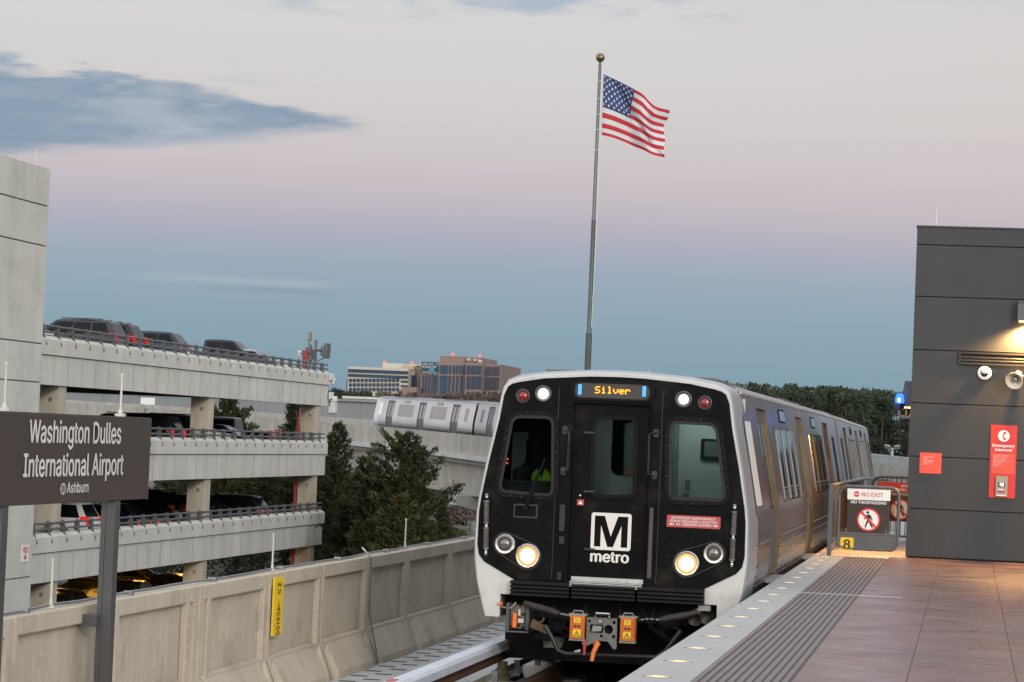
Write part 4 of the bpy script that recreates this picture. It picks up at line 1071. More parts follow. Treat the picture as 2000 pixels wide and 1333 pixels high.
def F(g, name, mat, smooth=0, bevel=0.0): return g.build(name, mat, front, smooth=smooth, bevel=bevel)
GLASS = thin_glass('cab_glass', (0.62, 0.68, 0.66), 0.0)
for nm, h in (('cab_window', holeL), ('cab_window', holeR)):
    g = MB(); g.plate(grow(h, 0.062), [grow(h, -0.012)], XZ, -0.032, -0.0125); F(g, 'window_gasket', RUBBER, bevel=0.006)
    g = MB(); g.plate(grow(h, 0.012), [grow(h, -0.022)], XZ, -0.038, -0.0325); F(g, 'window_gasket', M('gasket_lip', (0.014, 0.014, 0.015), 0.35, spec=0.3))
    g = MB(); g.prism(grow(h, -0.008), XZ, -0.016, -0.013); F(g, 'cab_window', GLASS)
    L_ = grow(h, 0.036); acc = 0
    for i in range(len(L_)):
        p, q = Vector(L_[i]), Vector(L_[(i + 1) % len(L_)]); n = int((q - p).length / 0.105)
        for k in range(max(0, n)):
            c = p + (q - p) * ((k + .5) / n); g = MB(); g.lathe([(0.006, 0), (0.005, 0.004)], (c.x, -0.032, c.y), (0, -1, 0), 8); F(g, 'gasket_screw', M('dull_screw', (0.10, 0.10, 0.10), 0.4, 0.6))
for x in (FX(1102, 900)[0] - .085, FX(1285, 900)[0] + .03): g = MB(); g.box(x - .0025, x + .0025, -0.0132, -0.0122, 0.03, 2.12); F(g, 'panel_seam', M('seam_grey', (0.030, 0.030, 0.030), 0.5))
# centre door, set back
doorW = op([(1161, 819), (1239, 820), (1236, 968), (1157, 968)], .07)
g = MB(); g.plate([(dx0 + 0.006, dz0 + 0.01), (dx1 - 0.006, dz0 + 0.01), (dx1 - 0.006, dz1 - 0.006), (dx0 + 0.006, dz1 - 0.006)], [doorW], XZ, 0.055, 0.085); F(g, 'cab_door', BLACKP)
g = MB()
for a in ((dx0, dx0 + 0.0055), (dx1 - 0.0055, dx1)): g.box(a[0], a[1], -0.011, 0.10, dz0, dz1)
g.box(dx0, dx1, 0.0, 0.10, dz1 - 0.0055, dz1 - 0.0005); F(g, 'door_frame', BLACKP)
g = MB(); g.plate(grow(doorW, 0.04), [grow(doorW, -0.008)], XZ, 0.038, 0.054); F(g, 'window_gasket', RUBBER, bevel=0.005)
g = MB(); g.prism(grow(doorW, -0.004), XZ, 0.048, 0.051); F(g, 'cab_window', GLASS)
# door hinges, latches, small triangle label
for py in (845, 960, 1073):
    g = MB(); a = FX(1139, py); g.box(a[0], a[0] + 0.12, 0.035, 0.054, a[1] - 0.012, a[1] + 0.012)
    F(g, 'door_hinge', M('hinge_black', (0.02, 0.02, 0.02), 0.4), bevel=0.003)
a, b = FX(1126, 976), FX(1139, 988)
g = MB(); g.box(a[0], b[0], 0.051, 0.054, b[1], a[1]); wl = F(g, 'warning_label', REDW)
g = MB()
mx, mz = (a[0] + b[0]) / 2, (a[1] + b[1]) / 2
g.prism([(mx - 0.022, mz - 0.018), (mx + 0.022, mz - 0.018), (mx, mz + 0.024)], XZ, 0.0485, 0.0505); F(g, 'warning_triangle', WHITE)
a = FX(1132, 968); g = MB(); g.lathe([(0.012, 0), (0.010, 0.008)], (a[0], 0.055, a[1]), (0, -1, 0), 12); F(g, 'door_lock', CHROME, 30)

# destination display
a, b = FX(1114, 763), FX(1279, 765); zt, zb = FX(1190, 744)[1], FX(1190, 784)[1]
g = MB(); g.plate(rrect(a[0], b[0], zb, zt, (zt - zb) * .42, 7), [rrect(a[0] + .05, b[0] - .05, zb + .028, zt - .028, (zt - zb) * .30, 6)], XZ, -0.034, -0.0125); F(g, 'display_bezel', RUBBER, bevel=0.008)
sa, sb = FX(1124, 763)[0], FX(1270, 765)[0]; s1, s0 = FX(1195, 750)[1], FX(1195, 777)[1]
g = MB(); g.box(a[0] + .052, b[0] - .052, -0.0145, -0.0122, zb + .03, zt - .03); F(g, 'display_screen', M('led_panel', (0.035, 0.033, 0.032), 0.35))
g = MB()
for k in range(16): z = zb + .034 + k * (zt - zb - .07) / 15; g.box(a[0] + .053, b[0] - .053, -0.0158, -0.0146, z, z + 0.0028)
F(g, 'display_grille', M('led_grille', (0.06, 0.055, 0.05), 0.5))
F57 = {'S': ["01111", "10000", "10000", "01110", "00001", "00001", "11110"], 'i': ["00100", "00000", "01100", "00100", "00100", "00100", "01110"], 'l': ["01100", "00100", "00100", "00100", "00100", "00100", "01110"],
       'v': ["00000", "00000", "10001", "10001", "10001", "01010", "00100"], 'e': ["00000", "00000", "01110", "10001", "11111", "10000", "01110"], 'r': ["00000", "00000", "10110", "11001", "10000", "10000", "10000"]}
tx0, tz1 = FX(1163, 755); tx1, tz0 = FX(1231, 771)
pitch = (tx1 - tx0) / 35.0; zp = (tz1 - tz0) / 7.0
g = MB()
for ci, ch in enumerate('Silver'):
    for r, row in enumerate(F57[ch]):
        for q, bit in enumerate(row):
            if bit == '1':
                x = tx0 + (ci * 6 + q) * pitch; z = tz1 - r * zp; g.box(x - pitch * .08, x + pitch * 1.0, -0.0175, -0.016, z - zp * .98, z + zp * .02)
F(g, 'display_text', emis('amber_led', (1.0, 0.30, 0.02), 3.6))
for px in (1133.5, 1259):
    a = FX(px, 751 if px < 1200 else 755); b = FX(px, 771 if px < 1200 else 775); g = MB()
    for k in range(8):
        for q in range(3): z = b[1] + (a[1] - b[1]) * k / 8; g.box(a[0] - 0.018 + q * 0.0125, a[0] - 0.018 + q * 0.0125 + 0.0105, -0.0175, -0.016, z, z + (a[1] - b[1]) / 9)
    F(g, 'line_colour_bar', emis('blue_led', (0.05, 0.22, 1.0), 4.0))

# upper marker and tail lights
def round_light(px, py, r_in, r_out, bez, lens, name, dome=0.02, yo=-0.012):
    x, z = FX(px, py)
    g = MB(); g.lathe([(r_out, 0), (r_out, 0.012), (r_out * .88, 0.02), (r_in * 1.18, 0.012), (r_in * 1.02, 0.004)], (x, yo, z), (0, -1, 0), 32)
    p = F(g, name, bez, 35)
    g = MB(); g.lathe([(r_in, 0.002), (r_in * .98, dome * .5), (r_in * .7, dome), (0.001, dome * 1.2)], (x, yo, z), (0, -1, 0), 24)
    l = F(g, name + '_lens', lens, 60)
    return x, z
RL = M('red_lens', (0.22, 0.004, 0.012), 0.12, var=0.5, scale=60, coat=0.6)
WLN = emis('white_marker_lens', (1.0, 0.96, 0.86), 3.2)
for px, py in ((1022, 774), (1377, 787.5)): round_light(px, py, 0.052, 0.078, M('light_bezel', (0.10, 0.11, 0.11), 0.35, 0.6), RL, 'tail_light')
for px, py in ((1061.5, 769.5), (1335.5, 780.5)): round_light(px, py, 0.058, 0.092, MATS['light_bezel'], WLN if px < 1200 else emis('white_marker_lens_dim', (1.0, 0.95, 0.92), 1.3), 'marker_light')
# headlights in teardrop pods
def pod(p, q, rp_, rq):
    (x1, z1), (x2, z2) = FX(*p), FX(*q); v = Vector((x2 - x1, z2 - z1)); L = v.length; a0 = atan2(v.y, v.x); be = math.acos((rp_ - rq) / L)
    P = [(x1 + rp_ * cos(a0 + be + (2 * pi - 2 * be) * k / 18), z1 + rp_ * sin(a0 + be + (2 * pi - 2 * be) * k / 18)) for k in range(19)]
    P += [(x2 + rq * cos(a0 - be + 2 * be * k / 14), z2 + rq * sin(a0 - be + 2 * be * k / 14)) for k in range(15)]
    return P
for p, q in (((1031, 1086), (986.5, 1062.5)), ((1341.5, 1101), (1394.5, 1081.5))):
    P = pod(p, q, 0.152, 0.128)
    g = MB(); g.plate(P, [grow(P, -0.008)], XZ, -0.030, -0.0125); F(g, 'headlight_pod', M('pod_rim', (0.03, 0.028, 0.026), 0.3))
HLL = emis('headlight_lens', (1.0, 0.84, 0.58), 7.0); HLR = emis('headlight_rim_glow', (1.0, 0.42, 0.09), 1.5)
for px, py in ((1031, 1086), (1341.5, 1101)):
    x, z = FX(px, py)
    g = MB(); g.lathe([(0.135, 0), (0.135, 0.014), (0.126, 0.022), (0.112, 0.02), (0.104, 0.006)], (x, -0.0125, z), (0, -1, 0), 40); h = F(g, 'headlight', CHROME, 35)
    g = MB(); g.lathe([(0.104, 0.004), (0.100, 0.011), (0.080, 0.0135)], (x, -0.0125, z), (0, -1, 0), 30); F(g, 'reflector_rim', HLR, 60)
    g = MB(); g.lathe([(0.082, 0.0125), (0.078, 0.0155), (0.001, 0.019)], (x, -0.0125, z), (0, -1, 0), 30); F(g, 'headlight_lens', HLL, 60)
    g = MB()
    for k in range(8): g.lathe([(0.007, 0.0), (0.006, 0.006)], (x + 0.12 * cos(k * pi / 4 + .3), -0.034, z + 0.12 * sin(k * pi / 4 + .3)), (0, -1, 0), 8)
    F(g, 'bezel_screws', GREYMET)
    ld = bpy.data.lights.new('headlight_lamp', 'POINT'); ld.energy = 0.9; ld.color = (1, 0.56, 0.2); ld.shadow_soft_size = 0.05
    lo = bpy.data.objects.new('headlight_lamp', ld); COL.objects.link(lo); lo.parent = front; lo.location = (x, -0.11, z)
for px, py in ((986.5, 1062.5), (1394.5, 1081.5)):
    x, z = FX(px, py)
    g = MB(); g.lathe([(0.112, 0), (0.112, 0.014), (0.104, 0.022), (0.082, 0.02), (0.078, 0.004)], (x, -0.0125, z), (0, -1, 0), 40); F(g, 'headlight', CHROME, 35)
    g = MB(); g.lathe([(0.078, 0.003), (0.074, 0.010), (0.060, 0.011), (0.058, 0.005)], (x, -0.0125, z), (0, -1, 0), 30); F(g, 'inner_ring', M('dark_ring', (0.05, 0.05, 0.05), 0.35, 0.4), 40)
    g = MB(); g.lathe([(0.056, 0.004), (0.050, 0.012), (0.001, 0.016)], (x, -0.0125, z), (0, -1, 0), 24); F(g, 'unlit_lens', M('unlit_lens', (0.20, 0.19, 0.18), 0.15, 0.6, var=0.2, scale=30), 60)
    g = MB()
    for k in range(8): g.lathe([(0.006, 0.0), (0.005, 0.005)], (x + 0.096 * cos(k * pi / 4), -0.034, z + 0.096 * sin(k * pi / 4)), (0, -1, 0), 8)
    F(g, 'bezel_screws', GREYMET)

# logo
a, b = FX(1154.5, 1001), FX(1230, 1077.5)
LG = 0.0525
g = MB(); ox, oz = b[0] - a[0], a[1] - b[1]
g.plate(rrect(a[0], b[0], b[1], a[1], 0.028, 4), [[(a[0] + ox * u, b[1] + oz * v) for u, v in
    [(0.085, 0.085), (0.245, 0.085), (0.245, 0.66), (0.42, 0.085), (0.56, 0.085), (0.755, 0.66), (0.755, 0.085), (0.915, 0.085), (0.915, 0.915), (0.665, 0.915), (0.495, 0.37), (0.335, 0.915), (0.085, 0.915)]]], XZ, LG, LG + 0.002)
F(g, 'logo_square', LETTER)
g = MB(); c, d = FX(1152, 1098), FX(1226, 1098); e = FX(1190, 1078)
letter(g, 'metro', (c[0], LG - 0.0, FX(1152, 1097)[1]), EX, EZ, width=d[0] - c[0], cap=0.115, bold=0.028); F(g, 'logo_lettering', LETTER)
# red release notice
a, b = FX(1303, 1005.5), FX(1407, 1034)
g = MB(); g.prism(rrect(a[0], b[0], b[1], a[1], 0.012, 3), XZ, -0.0155, -0.0125); F(g, 'door_release_notice', REDW)
cx = (a[0] + b[0]) / 2; w = b[0] - a[0]; h = a[1] - b[1]
g = MB()
letter(g, 'EXTERIOR EMERGENCY', (cx, -0.017, b[1] + h * .68), EX, EZ, width=w * .82, cap=h * .19, bold=0.03, align='C')
letter(g, 'DOOR RELEASE LOCATED', (cx, -0.017, b[1] + h * .415), EX, EZ, width=w * .88, cap=h * .19, bold=0.03, align='C')
letter(g, 'AT CENTER DOORS', (cx, -0.017, b[1] + h * .15), EX, EZ, width=w * .66, cap=h * .19, bold=0.03, align='C')
zc = b[1] + h * .245
for sg in (-1, 1):
    g.prism([(cx + sg * w * .46, zc), (cx + sg * w * .41, zc + h * .12), (cx + sg * w * .41, zc + h * .045), (cx + sg * w * .36, zc + h * .045), (cx + sg * w * .36, zc - h * .045), (cx + sg * w * .41, zc - h * .045), (cx + sg * w * .41, zc - h * .12)], XZ, -0.0172, -0.016)
F(g, 'notice_lettering', M('notice_white', (0.70, 0.62, 0.60), 0.5))
# grab rails, springs, wiper
HM = M('grab_rail_black', (0.03, 0.032, 0.034), 0.3, 0.5)
for x_, dr in ((1113, -1), (1270, 1)):
    p, q = FX(x_, 843 if dr < 0 else 848), FX(x_, 919 if dr < 0 else 926)
    sx = dr * 0.03
    if dr < 0: pts = [(p[0] - 0.05, -0.012, p[1] + 0.02), (p[0] - 0.045, -0.07, p[1] + 0.02), (p[0] + 0.005, -0.085, p[1]), (p[0] + 0.005, -0.085, q[1]), (p[0] - 0.045, -0.07, q[1] - 0.02), (p[0] - 0.05, -0.012, q[1] - 0.02)]
    else: pts = [(p[0] + 0.075, -0.012, p[1] + 0.02), (p[0] + 0.07, -0.07, p[1] + 0.02), (p[0] + 0.0, -0.085, p[1]), (p[0] + 0.0, -0.085, q[1]), (p[0] + 0.06, -0.07, q[1] - 0.02), (p[0] + 0.065, -0.012, q[1] - 0.02)]
    g = MB(); g.tube(pts, 0.012, 8); F(g, 'grab_rail', HM, 40)
    g = MB()
    for z in (p[1] + 0.01, q[1] - 0.01): c = p[0] + (-0.05 if dr < 0 else 0.065); g.prism(rrect(c - 0.03, c + 0.03, z - 0.045, z + 0.045, 0.02, 3), XZ, -0.03, -0.0125)
    F(g, 'rail_mount', M('mount_black', (0.022, 0.022, 0.024), 0.38), bevel=0.004)
p, q = FX(1100, 986), FX(1100, 1038)
g = MB(); g.prism(rrect(p[0] - 0.03, p[0] + 0.03, q[1], p[1], 0.012, 3), XZ, -0.05, -0.0125); F(g, 'latch_cover', HM, bevel=0.004)
g = MB(); r1, r2 = FX(1098, 1055), FX(1094, 1125); g.box(r1[0] - .03, r1[0] + .03, -0.05, -0.0125, r1[1] - .05, r1[1] + .04); g.box(r2[0] - .03, r2[0] + .02, -0.05, -0.0125, r2[1] - .05, r2[1] + .04); F(g, 'latch', HM, bevel=0.008)
p, q = FX(1274, 992), FX(1271, 1130)
g = MB(); g.box(p[0] - 0.024, p[0] + 0.02, -0.05, -0.0125, q[1], p[1]); F(g, 'latch_cover', M('worn_edge', (0.05, 0.042, 0.04), 0.5), bevel=0.004)
SPR = M('spring_steel', (0.13, 0.12, 0.115), 0.45, 0.6, var=0.25, scale=20)
for pts in (((952.5, 967), (950.5, 1040), (950.5, 1082), 1), ((1436, 988), (1434, 1040), (1430, 1105), -1)):
    t_, m_2, b_ = FX(*pts[0]), FX(*pts[1]), FX(*pts[2])
    g = MB(); lerp = lambda t: (t_[0] + (b_[0] - t_[0]) * t, -0.05, t_[1] + (b_[1] - t_[1]) * t)
    for a, b in ((0.12, 0.45), (0.58, 0.88)):
        n = 22; g.tube([(lerp(a + (b - a) * k / n)) for k in range(n + 1)], [0.032 if k % 2 else 0.027 for k in range(n + 1)], 12)
        g.cyl(lerp(a - .03), lerp(a), 0.034); g.cyl(lerp(b), lerp(b + .03), 0.034)
    F(g, 'safety_spring', SPR, 30)
    g = MB()
    for t in (0.0, 0.03, 0.49, 0.53, 0.92, 0.97): x, y, z = lerp(t); g.lathe([(0.012, -0.006), (0.018, 0), (0.012, 0.006)], (x, y, z), (0.3, -1, 0.2), 10)
    for t in (0.0, 1.0): x, y, z = lerp(t); g.cyl((x, -0.0125, z), (x, -0.06, z), 0.013, n=8)
    F(g, 'spring_hook', GREYMET, 30)
a, b = FX(1004, 984), FX(1050, 1013)
g = MB(); g.plate(rrect(a[0], b[0], b[1], a[1], 0.02, 3), [rrect(a[0] + .016, b[0] - .016, b[1] + .016, a[1] - .016, 0.01, 3)], XZ, -0.022, -0.0125); F(g, 'wiper_box', M('box_rim', (0.028, 0.028, 0.028), 0.35))
w0, w1, w2, w3 = FX(1028, 992), FX(1046, 940), FX(1066, 897), FX(1052, 945)
g = MB(); g.cyl((w0[0], -0.0125, w0[1]), (w0[0], -0.07, w0[1]), 0.028, n=12); g.tube([(w0[0], -0.06, w0[1]), (w1[0], -0.075, w1[1]), ((w1[0] + w2[0]) / 2, -0.065, (w1[1] + w2[1]) / 2)], [0.015, 0.012, 0.010], 8)
g.tube([(w0[0] + 0.02, -0.06, w0[1]), (w1[0] + 0.02, -0.075, w1[1])], 0.008, 6)
q0 = FX(1038, 950); g.tube([(FX(1037, 968)[0], -0.056, FX(1037, 968)[1]), (w2[0], -0.05, w2[1])], 0.012, 6); F(g, 'wiper', RUBBER, 40)
# sill and louvred anticlimber
a, b = FX(1117, 1131), FX(1257, 1138)
g = MB(); g.box(a[0], b[0], -0.07, 0.03, b[1] - 0.018, b[1] + 0.030); F(g, 'door_sill', M('sill_aluminium', (0.50, 0.51, 0.50), 0.4, 0.7, var=0.15, scale=10, dirt=((0.2, 0.15, 0.1), 0.4, 12)), bevel=0.004)
g = MB()
for k in range(4): g.box(a[0] - 0.015, b[0] - 0.01, -0.075, -0.03, b[1] - 0.030 - k * 0.017, b[1] - 0.020 - k * 0.017)
F(g, 'sill_tread', MATS['sill_aluminium'])
AC = M('anticlimber_black', (0.012, 0.011, 0.011), 0.5, var=0.25, scale=6, dirt=((0.032, 0.026, 0.023), 0.45, 9), spec=0.15)
xl, xr = -1.07, 1.05; c1, c2 = FX(1116, 1150)[0], FX(1244, 1160)[0]; zt, zb = 0.0, -0.168
for u, v in ((xl, c1 - 0.014), (c1 + 0.014, c2 - 0.014), (c2 + 0.014, xr)):
    g = MB(); g.box(u, v, -0.03, 0.35, zb + 0.004, zt - 0.004)
    for k in range(4): z = zb + (zt - zb) * (k / 4) + 0.006; g.box(u, v, -0.105, -0.031, z, z + 0.024)
    g.box(u, v, -0.075, -0.031, zt - 0.012, zt); F(g, 'anticlimber', AC, bevel=0.003)
g = MB(); g.box(-1.185, 1.185, 0.36, 1.6, -0.42, 0.0); F(g, 'bulkhead', DARK)

# ---- cab interior
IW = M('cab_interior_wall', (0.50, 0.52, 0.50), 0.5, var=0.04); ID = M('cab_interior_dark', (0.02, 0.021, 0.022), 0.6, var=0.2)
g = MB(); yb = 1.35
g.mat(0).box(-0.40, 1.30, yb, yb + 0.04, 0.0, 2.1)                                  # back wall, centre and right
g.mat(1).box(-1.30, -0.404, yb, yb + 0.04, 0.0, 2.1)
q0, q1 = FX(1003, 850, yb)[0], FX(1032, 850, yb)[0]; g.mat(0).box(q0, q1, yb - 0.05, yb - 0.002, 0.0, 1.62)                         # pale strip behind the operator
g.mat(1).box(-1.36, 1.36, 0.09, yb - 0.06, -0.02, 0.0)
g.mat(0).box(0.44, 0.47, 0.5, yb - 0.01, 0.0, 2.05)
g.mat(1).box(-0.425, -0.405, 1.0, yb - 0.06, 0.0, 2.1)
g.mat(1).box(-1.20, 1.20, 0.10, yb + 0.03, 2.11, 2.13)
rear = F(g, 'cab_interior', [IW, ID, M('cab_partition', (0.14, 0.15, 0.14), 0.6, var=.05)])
a, b = FX(1370, 857, yb), FX(1412, 900, yb)
g = MB(); g.prism(rrect(a[0], b[0] + 0.05, b[1], a[1], 0.02, 3), XZ, yb - 0.03, yb - 0.003); F(g, 'cab_screen', BLACK)
g = MB(); g.prism(rrect(a[0] + 0.04, b[0], b[1] + 0.04, a[1] - 0.03, 0.01, 3), XZ, yb - 0.033, yb - 0.031); F(g, 'cab_screen_face', M('screen_grey', (0.13, 0.15, 0.16), 0.2))
g = MB()
for px, py in ((1343, 946), (1340, 970)):
    a = FX(px, py, yb); g.box(a[0] - 0.03, a[0] + 0.03, yb - 0.02, yb - 0.003, a[1] - 0.045, a[1] + 0.045)
F(g, 'switch_box', GREYMET)
g = MB()
for px in (1313, 1318, 1324): a = FX(px, 900, yb); g.box(a[0] - 0.012, a[0] + 0.006, yb - 0.02, yb - 0.003, 0.4, 1.9)
F(g, 'inner_door_edge', M('edge_grey', (0.22, 0.24, 0.24), 0.5))
a, b = FX(1198, 815, yb), FX(1262, 930, yb)
g = MB(); g.prism(rrect(a[0], b[0], b[1], a[1] + 0.1, 0.09, 5), XZ, yb - 0.02, yb - 0.003); F(g, 'inner_door_window', DGLASS)
g = MB(); q = FX(1228, 920.5, yb); g.box(q[0] - 0.05, q[0] + 0.05, yb - 0.025, yb - 0.021, q[1] - 0.015, q[1] + 0.015); F(g, 'inner_sticker', ORANGE)
g = MB(); a = FX(1012, 945, 0.4)
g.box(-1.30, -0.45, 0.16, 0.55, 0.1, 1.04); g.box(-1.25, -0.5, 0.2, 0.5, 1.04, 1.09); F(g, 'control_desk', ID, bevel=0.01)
g = MB()
for px, py, in ((991, 897), (990, 905)): a = FX(px, py, 0.25); g.box(a[0] - 0.012, a[0] + 0.012, 0.24, 0.25, a[1] - 0.01, a[1] + 0.01)
F(g, 'indicator_lamp', emis('indicator_red', (1.0, 0.12, 0.04), 2.0))
g = MB(); g.box(0.6, 1.1, 0.6, 1.1, 2.088, 2.10); F(g, 'cab_ceiling_light', emis('cab_light', (0.90, 1.0, 0.95), 1.6))
ld = bpy.data.lights.new('cab_lamp', 'AREA'); ld.energy = 5; ld.size = 0.5; ld.color = (0.9, 1, 0.95)
lo = bpy.data.objects.new('cab_lamp', ld); COL.objects.link(lo); lo.parent = front; lo.location = (0.85, 0.85, 2.07)
ld2 = bpy.data.lights.new('cab_lamp', 'AREA'); ld2.energy = 2.0; ld2.size = 0.35; ld2.color = (0.9, 1, 0.95)
lo2 = bpy.data.objects.new('cab_lamp', ld2); COL.objects.link(lo2); lo2.parent = front; lo2.location = (0.0, 0.7, 2.07)

# ---- cab side windows (tall narrow panes, bright reflection painted in) on both sides of the lead and tail car
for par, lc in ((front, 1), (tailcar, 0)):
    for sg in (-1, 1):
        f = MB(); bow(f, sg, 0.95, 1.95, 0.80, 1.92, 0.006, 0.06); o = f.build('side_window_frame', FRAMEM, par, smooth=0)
        f = MB(); bow(f, sg, 1.03, 1.87, 0.90, 1.85, 0.011, 0.05); o = f.build('cab_side_window', M('painted_reflection', (0.78, 0.76, 0.68), 0.3, 0.0, var=0.05), par, smooth=0)

# ---- coupler and gear under the front
def B(px0, py0, px1, py1, y): a = FX(px0, py0, y); b = FX(px1, py1, y); return a[0], b[0], b[1], a[1]
cy = -0.42
x0, x1, z0, z1 = B(1146, 1206, 1203, 1270, cy)
wv, hv = x1 - x0, z1 - z0
P = [(x0, z1), (x1, z1), (x1 + .004, z0 + hv * .04), (x1 - wv * .07, z0), (x0 + wv * .72, z0 + hv * .25), (x0 + wv * .40, z0 + hv * .27), (x0 + wv * .04, z0 + hv * .07), (x0, z0 + hv * .35)]
circ = lambda cx, cz, r, n=16: [(cx + r * cos(2 * pi * k / n), cz + r * sin(2 * pi * k / n)) for k in range(n)]
holes = [rrect(x0 + wv * .12, x0 + wv * .55, z0 + hv * .52, z0 + hv * .78, 0.01, 2), circ(x0 + wv * .73, z0 + hv * .64, wv * .155, 8), circ(x0 + wv * .09, z0 + hv * .88, wv * .045), circ(x0 + wv * .9, z0 + hv * .87, wv * .055), circ(x0 + wv * .9, z0 + hv * .42, wv * .055), circ(x0 + wv * .5, z0 + hv * .42, wv * .05)]
g = MB(); g.plate(P, holes, XZ, cy, cy + 0.07); F(g, 'coupler_face', M('coupler_steel', (0.16, 0.165, 0.16), 0.45, 0.5, var=0.2, scale=9, dirt=((0.08, 0.06, 0.05), 0.5, 10)), bevel=0.004)
g = MB(); g.box(x0 + wv * .03, x1 - wv * .03, cy + 0.075, cy + 0.35, z0 + hv * .3, z1 - .01); g.cyl((x0 + wv * .5, cy + .3, (z0 + z1) / 2), (x0 + wv * .5, 0.6, (z0 + z1) / 2), 0.09, n=14); F(g, 'coupler_body', DARK)
g = MB(); g.add([(x0 + wv * .17, cy - 0.01, z0 + hv * .55), (x0 + wv * .5, cy - 0.02, z0 + hv * .58), (x0 + wv * .52, cy - 0.02, z0 + hv * .74), (x0 + wv * .22, cy - 0.01, z0 + hv * .75), (x0 + wv * .3, cy + .06, z0 + hv * .65)], [(0, 1, 2, 3), (0, 1, 4), (1, 2, 4), (2, 3, 4), (3, 0, 4)]); F(g, 'coupler_hook', GREYMET)
g = MB(); g.tube([(x0 + wv * .3, cy - 0.01, z1 + 0.005), (x0 + wv * .3, cy - 0.01, z1 + 0.045), (x0 + wv * .75, cy - 0.01, z1 + 0.045), (x0 + wv * .75, cy - 0.01, z1 + 0.005)], 0.014, 6); g.lathe([(0.016, 0), (0.014, 0.012)], (x0 + wv * .45, cy, z1 - .035), (0, -1, 0), 10); F(g, 'coupler_latch', CHROME, 30)
h0, h1, h2 = FX(1168, 1257, cy - .1), FX(1159, 1275, cy - .13), FX(1156, 1292, cy - .15)
g = MB(); g.tube([(h0[0] - .05, cy - 0.0, h0[1] - 0.02), (h0[0] - .02, cy - .06, h0[1] + .005), (h0[0], cy - .1, h0[1] + 0.0), (h1[0], cy - .13, h1[1]), (h2[0], cy - .15, h2[1])], [0.022, 0.026, 0.029, 0.025, 0.022], 10); F(g, 'coupler_handle', ORANGE, 50)
g = MB(); q, r_ = FX(1142, 1258, cy), FX(1141, 1280, cy); g.tube([(q[0], cy, q[1]), (r_[0], cy, r_[1])], [0.02, 0.011], 8); g.box(q[0] - .025, q[0] + .025, cy - .02, cy + .02, q[1] - 0.01, q[1] + .03); F(g, 'release_lever', REDW)
LBL = M('label_yellow', (0.80, 0.55, 0.03), 0.5)
for bx in ((1115, 1202, 1141, 1248), (1213, 1207, 1239, 1253)):
    x0_, x1_, z0_, z1_ = B(*bx, cy - 0.02)
    g = MB(); g.box(x0_, x1_, cy - 0.06, cy + 0.12, z0_, z1_)
    for k in (0, 1, 2): g.box(x0_ + .008 + k * .010, x0_ + .014 + k * .010, cy - .066, cy - .061, z0_ + .01, z1_ - .01); g.box(x1_ - .014 - k * .010, x1_ - .008 - k * .010, cy - .066, cy - .061, z0_ + .01, z1_ - .01)
    bxo = F(g, 'electric_coupler_box', ORANGE, bevel=0.004)
    mx = (x0_ + x1_) / 2; hh = z1_ - z0_; ww = x1_ - x0_
    g = MB(); g.box(mx - ww * .24, mx + ww * .24, cy - .070, cy - .0615, z1_ - hh * .30, z1_ - hh * .09); g.box(mx - ww * .28, mx + ww * .28, cy - .070, cy - .0615, z0_ + hh * .09, z0_ + hh * .39); F(g, 'hazard_label', LBL)
    g = MB(); zl = z0_ + hh * .12; tr_ = [(mx - ww * .24, zl), (mx + ww * .24, zl), (mx, zl + hh * .24)]
    g.plate(tr_, [[(mx + (x - mx) * .72, zl + hh * .02 + (z - zl) * .72) for x, z in tr_]], XZ, cy - .0725, cy - .0705)
    g.prism([(mx + ww * .03, zl + hh * .17), (mx - ww * .05, zl + hh * .095), (mx + ww * .0, zl + hh * .095), (mx - ww * .02, zl + hh * .035), (mx + ww * .05, zl + hh * .11), (mx + ww * .01, zl + hh * .11)], XZ, cy - .0726, cy - .0706)
    for sg in (-1, 1): g.prism([(mx + sg * ww * .03, z0_ + hh * .52), (mx + sg * ww * .20, z0_ + hh * .48), (mx + sg * ww * .20, z0_ + hh * .53), (mx + sg * ww * .12, z0_ + hh * .545), (mx + sg * ww * .20, z0_ + hh * .56), (mx + sg * ww * .20, z0_ + hh * .61), (mx + sg * ww * .03, z0_ + hh * .57)], XZ, cy - .068, cy - .0615)
    for k in range(3): g.box(mx - ww * .15, mx + ww * .15, cy - .0718, cy - .0705, z1_ - hh * (.14 + .055 * k), z1_ - hh * (.13 + .055 * k))
    F(g, 'hazard_print', BLACK)
    g = MB(); g.box(x0_ - .02, x1_ + .02, cy - .04, cy + .1, z1_ + .002, z1_ + .02); g.tube([(x0_ + .02, cy, z1_ + .02), (x0_ + .03, cy, z1_ + .05), (x1_ - .03, cy, z1_ + .05), (x1_ - .02, cy, z1_ + .02)], .008, 6); g.box(x0_ - .01, x1_ + .01, cy - .03, cy + .1, z0_ - .025, z0_ - .002); F(g, 'box_bracket', GREYMET)
